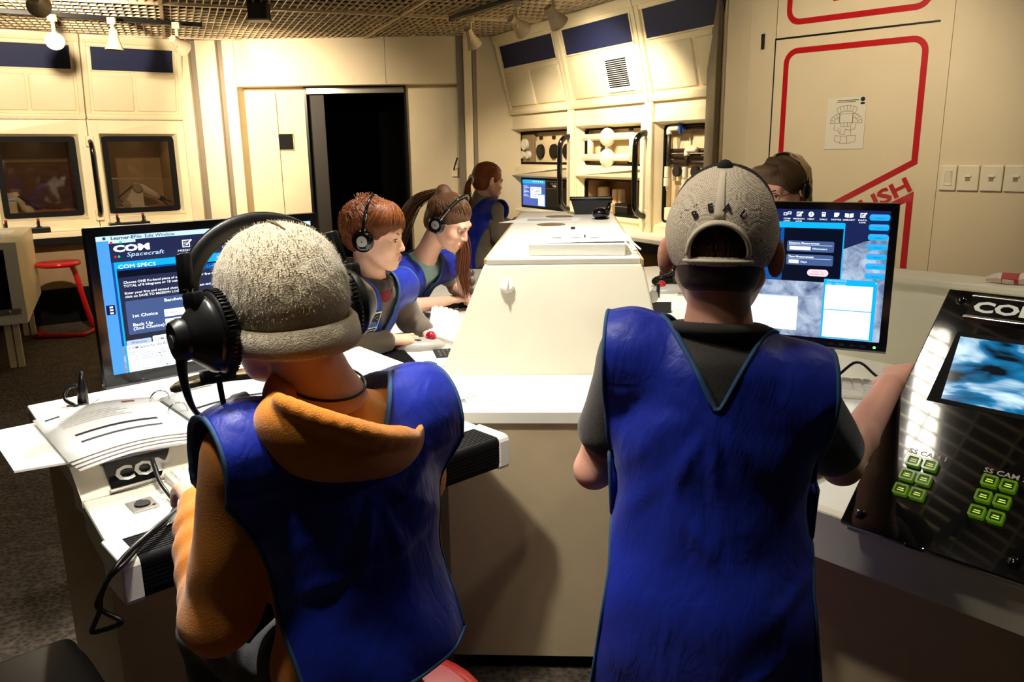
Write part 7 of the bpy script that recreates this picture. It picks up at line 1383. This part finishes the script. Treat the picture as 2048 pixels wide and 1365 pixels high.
# ------------------------------------------------------------------ girl standing at the far end
Y5 = R(-52)
P5 = Person('standing girl with copper ponytail in grey jacket and blue vest at the console far end', (-0.20, 5.55, 0), Y5, (-0.145, 5.53, 1.345), R(-62), R(12), 0, 1.0, M_SKIN)
pel, ches, nk = (0, 0, 0.80), (0, 0.01, 1.05), (0, 0.02, 1.215); sL, sR = (-0.135, 0.02, 1.16), (0.135, 0.02, 1.16)
elR, wrR = P5.L((-0.03, 5.42, 0.98)), P5.L((0.03, 5.28, 1.21)); elL, wrL = P5.L((0.02, 5.72, 1.0)), P5.L((0.12, 5.60, 1.08))
elR, wrR = P5.L((-0.075, 5.40, 0.985)), P5.L((0.055, 5.47, 1.085))
P5.head_hands(nk, [(elR, wrR, P5.dirL((0.9, 0.1, -0.1)), (0, 0, 1), -1, dict(curl=(15, 25, 20))), (elL, wrL, P5.dirL((0.8, -0.3, -0.1)), (0, 0, 1), 1, dict(curl=(15, 25, 20)))], ches, res=0.005)
M_JACK = cloth('grey_jacket', srgb(128, 114, 96), sheen=0.4)
sh = torso_sdf(pel, ches, nk, sL, sR, 1.05, 1.1)
for a_, e_, w_ in ((sL, elL, wrL), (sR, elR, wrR)): sh.cap(a_, e_, 0.055, 0.052, 0.03); sh.cap(e_, tuple(Vector(e_).lerp(Vector(w_), 0.9)), 0.052, 0.036, 0.02)
sh.cap((0, 0.01, 1.19), (0, 0.015, 1.235), 0.075, 0.068, 0.02); sh.noise(0.005, 44, 2.0); P5.garment('jacket', sh, M_JACK, 0.009)
P5.legs((0, 0.0, 0.78), [(-0.075, 0.03, 0.45), (0.075, 0.03, 0.45)], [(-0.08, 0.0, 0.08), (0.08, 0.0, 0.08)], cloth('brown_trousers', srgb(92, 70, 54)))
dr = torso_sdf(pel, ches, nk, sL, sR, 1.12, 1.16); dr.cap((-0.19, 0.02, 1.155), (0.19, 0.02, 1.155), 0.06, 0.06, 0.03); dr.ell((0, -0.02, 0.80), (0.17, 0.15, 0.16), k=0.06)
vest(P5.root, dr, tframe(pel, nk, sL, sR), 0.125, 0.19, 0.72, 1.21, 1.13, 1.0, 0.09, off=0.012, fold=0.006, seed=11.0, arm_w=0.10)
M_COPP = hair_mat('copper_hair_far', srgb(120, 58, 24), srgb(176, 96, 46)); s_ = 1.0
hc = Sdf(); hc.M = P5.H; hc.ell((0, -0.018, 0.040), (0.083, 0.104, 0.088)); hc.ell((0, -0.05, -0.02), (0.068, 0.058, 0.06), k=0.03); hc.ell((0, 0.09, -0.03), (0.074, 0.062, 0.078), k=0.008, op='-'); hc.cut((0, 0, -0.07), (0, 0, 1), 0.01); hc.ell((0.08, 0.0, -0.02), (0.02, 0.026, 0.038), k=0.008, op='-'); hc.ell((-0.08, 0.0, -0.02), (0.02, 0.026, 0.038), k=0.008, op='-')
hairf = P5.garment('hair', hc, mat('copper_base_far', srgb(136, 68, 30), 0.45, var=0.25, vscale=100, bump=0.6, bscale=240), 0.005)
k0 = P5.H @ Vector((-0.02, -0.105, -0.005)); tail = [k0, k0+Vector((-0.012, -0.03, -0.03)), k0+Vector((-0.02, -0.035, -0.10)), k0+Vector((-0.02, -0.02, -0.17))]; out = []
for _ in range(220): o_ = Vector((rng.gauss(0, 1), rng.gauss(0, 1), rng.gauss(0, 1)))*0.011; out.append(catmull([p+o_*(0.4+0.3*i) for i, p in enumerate(tail)], 3))
strands('ponytail', out, 0.0018, M_COPP, hairf); out = []
for _ in range(700):
    d = Vector(sph(rng.uniform(-math.pi, math.pi), math.asin(rng.uniform(-0.4, 1.0))))
    if (d.y > 0.3 and d.z < 0.4) or (abs(d.x) > 0.72 and d.z < 0.0 and d.y > -0.25): continue
    kd = Vector((-0.15, -0.95, -0.25)).normalized(); out.append([skull_pts(P5.H, 1.0, [d.lerp(kd, t).normalized()], 0.0115+rng.uniform(0, 0.003))[0] for t in np.linspace(0, 0.85, 6)])
strands('hair_strands', out, 0.0013, M_COPP, hairf)
part('white_scrunchie', mat('white_scrunchie', srgb(236, 230, 222), 0.8), hairf, lambda b: b.tube([k0+Vector((0.022*math.cos(t), -0.012, 0.022*math.sin(t)+0.004*math.sin(5*t))) for t in np.linspace(0, 2*math.pi, 20)[:-1]], 0.010, 8, closed=True), smooth='all')

# ------------------------------------------------------------------ woman behind the right monitor
P6 = Person('woman with glasses and headband, only her head above the right monitor', (1.17, 3.38, 0), R(128), (1.115, 3.32, 1.372), R(128), R(14), 0, 1.06, M_SKIN2)
pel, ches, nk = (0, 0, 0.72), (0, 0.02, 1.0), (0, 0.02, 1.23); sL, sR = (-0.165, 0.02, 1.15), (0.165, 0.02, 1.15)
P6.head_hands(nk, [((-0.2, 0.14, 0.92), (-0.08, 0.33, 0.90), (0.3, 0.9, -0.1), (0, 0, 1), 1, dict(s=1.0)), ((0.2, 0.14, 0.92), (0.08, 0.33, 0.90), (-0.3, 0.9, -0.1), (0, 0, 1), -1, dict(s=1.0))], ches, res=0.005)
eyes(P6.root, P6.H, 1.06); M_DKB = hair_mat('dark_brown_hair', srgb(56, 40, 30), srgb(110, 84, 58)); M_BLO = hair_mat('blonde_hair', srgb(150, 124, 84), srgb(206, 184, 138)); brows(P6.root, P6.H, 1.06, M_DKB)
sh = torso_sdf(pel, ches, nk, sL, sR, 1.2, 1.15)
for e_ in (-1, 1): sh.cap((e_*0.165, 0.02, 1.15), (e_*0.2, 0.14, 0.92), 0.058, 0.052, 0.03); sh.cap((e_*0.2, 0.14, 0.92), (e_*0.09, 0.31, 0.90), 0.05, 0.04, 0.02)
P6.garment('sweater', sh, cloth('dark_sweater', srgb(48, 44, 52)), 0.011)
P6.legs((0, 0.0, 0.68), [(-0.10, 0.30, 0.60), (0.10, 0.30, 0.60)], [(-0.10, 0.28, 0.12), (0.10, 0.28, 0.12)])
hc = Sdf(); hc.M = P6.H; hc.ell((0, -0.02, 0.045), (0.092, 0.112, 0.094)); hc.ell((0, -0.06, -0.05), (0.085, 0.065, 0.12), k=0.03); hc.ell((0, 0.098, -0.028), (0.080, 0.062, 0.078), k=0.008, op='-'); hc.ell((0.03, 0.075, 0.098), (0.06, 0.035, 0.026), k=0.02)
hairw = P6.garment('hair', hc, mat('brown_base_woman', srgb(96, 72, 50), 0.5, var=0.3, vscale=90, bump=0.6, bscale=220), 0.005)
rng = random.Random(21); o1 = []; o2 = []
for _ in range(900):
    az = rng.uniform(-2.2, 2.2); t0 = rng.uniform(0.2, 0.6); pts = [skull_pts(P6.H, 1.06, [sph(az*(0.35+0.65*t), R(78-95*t if abs(az) > 0.7 else 70-35*t))], 0.018+0.006*math.sin(3*t))[0] for t in np.linspace(0, 1, 6)]
    if abs(az) > 0.75: o1.append(pts)
for _ in range(500): az = rng.uniform(-0.9, 0.9); o1.append([skull_pts(P6.H, 1.06, [sph(az*0.6+0.6*t*t, R(45+38*t))], 0.016+0.016*math.sin(math.pi*min(1, t*1.2)))[0] for t in np.linspace(0, 1, 6)])
for _ in range(700):
    az = math.pi+rng.uniform(-1.45, 1.45); a = [skull_pts(P6.H, 1.06, [sph(az, R(el))], 0.020+rng.uniform(0, 0.008))[0] for el in (72, 45, 15, -12)]; a += [a[-1]+Vector((0, 0, -0.05)), a[-1]+Vector((0, 0, -0.11))]; o2.append(a)
strands('front_hair', o1, 0.0013, M_DKB, hairw); strands('back_hair', o2, 0.0015, M_BLO, hairw)
hb = [P6.H @ Vector((0.100*math.cos(t), -0.03, 0.02+0.125*math.sin(t))) for t in np.linspace(-0.25, math.pi+0.25, 24)]
wh = thing('headset', 'black headset band worn by the woman behind the right monitor', 'headset', tuple((P6.root.matrix_basis @ P6.H).translation), 0); PR6 = Matrix.Translation(P6.root.location) @ Matrix.Rotation(R(128), 4, 'Z')
wpart('headband', M_BLACK, wh, lambda b: (setattr(b, 'M', b.M @ PR6), b.tube(hb, 0.008, 8, flat=0.6)), smooth='all')
for e_ in (-1, 1): wpart('ear_cup', M_BLACK, wh, lambda b: (setattr(b, 'M', b.M @ PR6 @ P6.H), b.sphere((e_*0.098, -0.02, -0.005), (0.016, 0.032, 0.036), 16)), smooth='all')
gl = thing('eyeglasses', 'thin dark eyeglasses worn by the woman', 'glasses', wh.location, 0)
for e_ in (-1, 1): wpart('lens_rim', M_BLACK, gl, lambda b: (setattr(b, 'M', b.M @ PR6 @ P6.H), b.tube([(e_*0.033+0.024*math.cos(t), 0.108-0.12*abs(e_*0.033+0.024*math.cos(t))**1.3, 0.003+0.017*math.sin(t)) for t in np.linspace(0, 2*math.pi, 20)[:-1]], 0.0013, 6, closed=True)), smooth='all')
wpart('bridge', M_BLACK, gl, lambda b: (setattr(b, 'M', b.M @ PR6 @ P6.H), b.tube([(-0.010, 0.107, 0.006), (0, 0.112, 0.009), (0.010, 0.107, 0.006)], 0.0014, 6)), smooth='all')
for e_ in (-1, 1): wpart('temple', M_BLACK, gl, lambda b: (setattr(b, 'M', b.M @ PR6 @ P6.H), b.tube([(e_*0.057, 0.100, 0.006), (e_*0.080, 0.06, 0.008), (e_*0.086, -0.01, 0.006)], 0.0015, 6)), smooth='all')

# ================================================================== HEADSETS WORN BY THE CHILDREN
def world_head(P): return Matrix.Translation(P.root.location) @ Matrix.Rotation(P.root.rotation_euler[2], 4, 'Z') @ P.H
def small_headset(P, label, s, tilt):
    Mh = world_head(P) @ Matrix.Rotation(tilt, 4, 'X'); t = thing('headset', label, 'headset', Mh.translation, 0, 'light headsets with silver discs'); A = inv(t) @ Mh
    band = [(0.094*s*math.cos(a), -0.002, 0.012+0.122*s*math.sin(a)) for a in np.linspace(0.0, math.pi, 26)]
    part('headband', M_GLOSS, t, lambda b: (setattr(b, 'M', A), b.tube(band, [0.0065+0.003*abs(math.cos(a)) for a in np.linspace(0, math.pi, 26)], 8, flat=0.7, up=(0, 1, 0))), smooth='all')
    part('band_wire', M_CHROME, t, lambda b: (setattr(b, 'M', A), b.tube([(0.097*s*math.cos(a), 0.003, 0.012+0.125*s*math.sin(a)) for a in np.linspace(0.1, 0.6, 8)], 0.002, 6)), smooth='all')
    for e_ in (-1, 1):
        E = A @ frame((e_*0.086*s, -0.004, -0.004), (0, e_, 0), (0, 0, 1))
        c_ = part('ear_cup', M_GLOSS, t, lambda b: (setattr(b, 'M', E), b.lathe([(0.0, -0.004), (0.034*s, -0.004), (0.037*s, 0.004), (0.035*s, 0.013), (0.026*s, 0.018), (0.0, 0.018)], 28)), smooth=50)
        part('silver_disc', mat('silver_disc', srgb(196, 194, 188), 0.3, metal=0.5), c_, lambda b: (setattr(b, 'M', E), b.lathe([(0.0175*s, 0.0175), (0.0175*s, 0.0195), (0.0, 0.021)], 24)), smooth=50)
        part('disc_mark', M_INK, c_, lambda b: (setattr(b, 'M', E), b.box(-0.001, 0.001, -0.005, 0.004, 0.0205, 0.0212), b.box(-0.003, 0.003, -0.001, 0.001, 0.0205, 0.0212)))
        part('foam_pad', M_RUB, c_, lambda b: (setattr(b, 'M', E), b.lathe([(0.0, -0.014), (0.026*s, -0.014), (0.033*s, -0.008), (0.034*s, -0.004), (0.0, -0.004)], 24)), smooth=50)
    return t
small_headset(P3, 'black headset with silver ear disc worn by the red-haired boy', 1.06, R(4)); small_headset(P4, 'black headset with silver ear disc worn by the ponytail girl', 1.03, R(-8))
# big headset with boom microphone on the beanie
Mh = world_head(P1); BH = thing('headset', 'large black headset with boom microphone worn over the grey beanie', 'headset', Mh.translation); A = inv(BH) @ Mh
band = [(0.118*math.cos(a), 0.030, 0.035+0.101*math.sin(a)) for a in np.linspace(0.12, math.pi-0.12, 26)]
def bp_(name, m, fn, parent=BH, smooth='all'): return part(name, m, parent, lambda b: (setattr(b, 'M', A), fn(b)), smooth=smooth)
bp_('headband', M_BLACK, lambda b: b.tube(band, 0.0145, 10, flat=0.42, up=(0, 1, 0)))
for e_ in (-1, 1):
    bp_('band_slider', M_BLACK, lambda b: (setattr(b, 'M', A @ frame((e_*0.121, 0.018, 0.075), (0, e_, 0), (e_*-0.12, 0, 1))), b.rbox(-0.016, 0.016, -0.022, 0.030, -0.007, 0.007, 0.004)), smooth=40)
    bp_('yoke_wire', M_STEEL, lambda b: [b.tube([(e_*0.120, 0.018+o_, 0.058), (e_*0.126, 0.018+o_*1.4, 0.035), (e_*0.124, 0.014+o_*1.6, 0.014)], 0.0035, 6) for o_ in (-0.008, 0.008)])
    E = A @ frame((e_*0.100, -0.004, -0.012), (0, e_, 0), (0, 0, 1))
    pad = part('ear_cushion', mat('pleated_leatherette', srgb(14, 13, 13), 0.4), BH, lambda b: (setattr(b, 'M', E), b.lathe([(0.030, -0.012), (0.050, -0.012), (0.056, -0.004), (0.056, 0.004), (0.050, 0.012), (0.030, 0.012)], 40, Matrix.Diagonal((0.92, 1.08, 1, 1)))), smooth=60)
    part('cushion_pleat', M_RUB, pad, lambda b: (setattr(b, 'M', E), [b.tube([(0.92*0.0565*math.cos(t), 1.08*0.0565*math.sin(t), -0.007), (0.92*0.0572*math.cos(t), 1.08*0.0572*math.sin(t), 0.006)], 0.0014, 4) for t in np.linspace(0, 2*math.pi, 56)[:-1]]), smooth='all')['kind'] = 'stuff'
    shell = part('ear_shell', mat('satin_black', srgb(22, 21, 20), 0.32), BH, lambda b: (setattr(b, 'M', E), b.lathe([(0.0, 0.010), (0.049, 0.010), (0.0515, 0.016), (0.050, 0.021), (0.040, 0.032), (0.029, 0.045), (0.024, 0.050), (0.0, 0.052)], 40, Matrix.Diagonal((0.95, 1.08, 1, 1)))), smooth=50)
    part('yoke_bracket', M_BLACK, BH, lambda b: (setattr(b, 'M', E), b.rbox(-0.022, 0.022, 0.030, 0.062, 0.016, 0.034, 0.005)), smooth=40)
    if e_ < 0:
        hub = part('mic_hub', M_BLACK, shell, lambda b: (setattr(b, 'M', E), b.lathe([(0.0, 0.048), (0.026, 0.048), (0.027, 0.056), (0.023, 0.066), (0.0, 0.068)], 28, Matrix.Diagonal((0.9, 1.15, 1, 1)))), smooth=50)
        part('hub_disc', mat('grey_disc', srgb(100, 100, 104), 0.3), hub, lambda b: (setattr(b, 'M', E), b.lathe([(0.010, 0.066), (0.010, 0.0685), (0.0, 0.0695)], 20)), smooth=50)
bm_pts = catmull([(-0.158, -0.004, -0.028), (-0.160, 0.004, -0.060), (-0.155, 0.016, -0.100), (-0.135, 0.045, -0.130), (-0.100, 0.080, -0.142), (-0.068, 0.104, -0.138)], 5)
bp_('mic_boom', M_BLACK, lambda b: b.tube(bm_pts, [0.013-0.006*min(1, i/12) for i in range(len(bm_pts))], 8, flat=0.6))
bp_('mic_capsule', M_RUB, lambda b: b.tube([(-0.090, 0.088, -0.143), (-0.072, 0.102, -0.140), (-0.050, 0.112, -0.134), (-0.034, 0.117, -0.130)], [0.009, 0.014, 0.014, 0.009], 12)); bp_('mic_grille', mat('grey_disc', (0, 0, 0)), lambda b: b.sphere((-0.052, 0.118, -0.130), (0.011, 0.006, 0.009), 12))
# headset cord: down past the collar, out again below, twisted loop over the armrest
cd = thing('cable_loop', 'twisted black headset cord hanging in a loop over the left armrest', 'cord', (-0.72, 1.35, 0.75))
E0 = Mh @ Vector((-0.118, -0.010, -0.072))
def pxp(pts): return catmull(pts, 8)
wpart('upper_cord', M_BLACK, cd, lambda b: b.tube(pxp([tuple(E0), tuple(E0+Vector((0.006, 0.0, -0.05))), (-0.415, 1.145, 1.165), (-0.43, 1.13, 1.12), (-0.455, 1.20, 1.05)]), 0.0042, 8), smooth='all')
loopA = [(-0.80, 1.66, 0.90), (-0.765, 1.61, 0.868), (-0.735, 1.577, 0.853), (-0.70, 1.53, 0.85), (-0.687, 1.485, 0.852), (-0.674, 1.421, 0.860), (-0.683, 1.35, 0.860), (-0.688, 1.285, 0.852), (-0.708, 1.262, 0.835), (-0.727, 1.262, 0.80), (-0.735, 1.266, 0.77), (-0.748, 1.268, 0.745), (-0.757, 1.27, 0.724), (-0.733, 1.27, 0.729), (-0.707, 1.27, 0.738)]
loopB = [(-0.60, 1.46, 0.935), (-0.635, 1.525, 0.905), (-0.665, 1.50, 0.870), (-0.672, 1.44, 0.866), (-0.677, 1.37, 0.869), (-0.690, 1.30, 0.862), (-0.702, 1.264, 0.845), (-0.724, 1.270, 0.812), (-0.738, 1.264, 0.782), (-0.730, 1.27, 0.764), (-0.716, 1.27, 0.755), (-0.702, 1.27, 0.746), (-0.707, 1.27, 0.738)]
wpart('cord_strand', M_BLACK, cd, lambda b: b.tube(pxp(loopA), 0.0045, 8), smooth='all'); wpart('cord_strand', M_BLACK, cd, lambda b: b.tube(pxp(loopB), 0.0045, 8), smooth='all')
# spare headset lying right of the console
hz = thing('headset', 'spare black headset lying on the worktop right of the console', 'headset', (0.86, 4.22, TZ), R(20))
part('ear_cup', M_GLOSS, hz, lambda b: b.sphere((0, 0, 0.055), (0.075, 0.06, 0.06), 20), smooth='all'); part('ear_cushion', M_RUB, hz, lambda b: b.sphere((-0.09, -0.05, 0.03), (0.06, 0.05, 0.03), 16), smooth='all'); part('headband', M_BLACK, hz, lambda b: b.tube(catmull([(-0.13, -0.08, 0.05), (-0.02, -0.075, 0.075), (0.08, -0.06, 0.04), (0.16, -0.03, 0.012)], 6), 0.014, 8, flat=0.6), smooth='all'); part('pivot_disc', M_CHROME, hz, lambda b: b.sphere((-0.03, -0.085, 0.055), 0.008, 10), smooth='all')

if False: print('BADGE', (Matrix.Translation(P3.root.location) @ Matrix.Rotation(Y3, 4, 'Z')) @ FBm.translation)
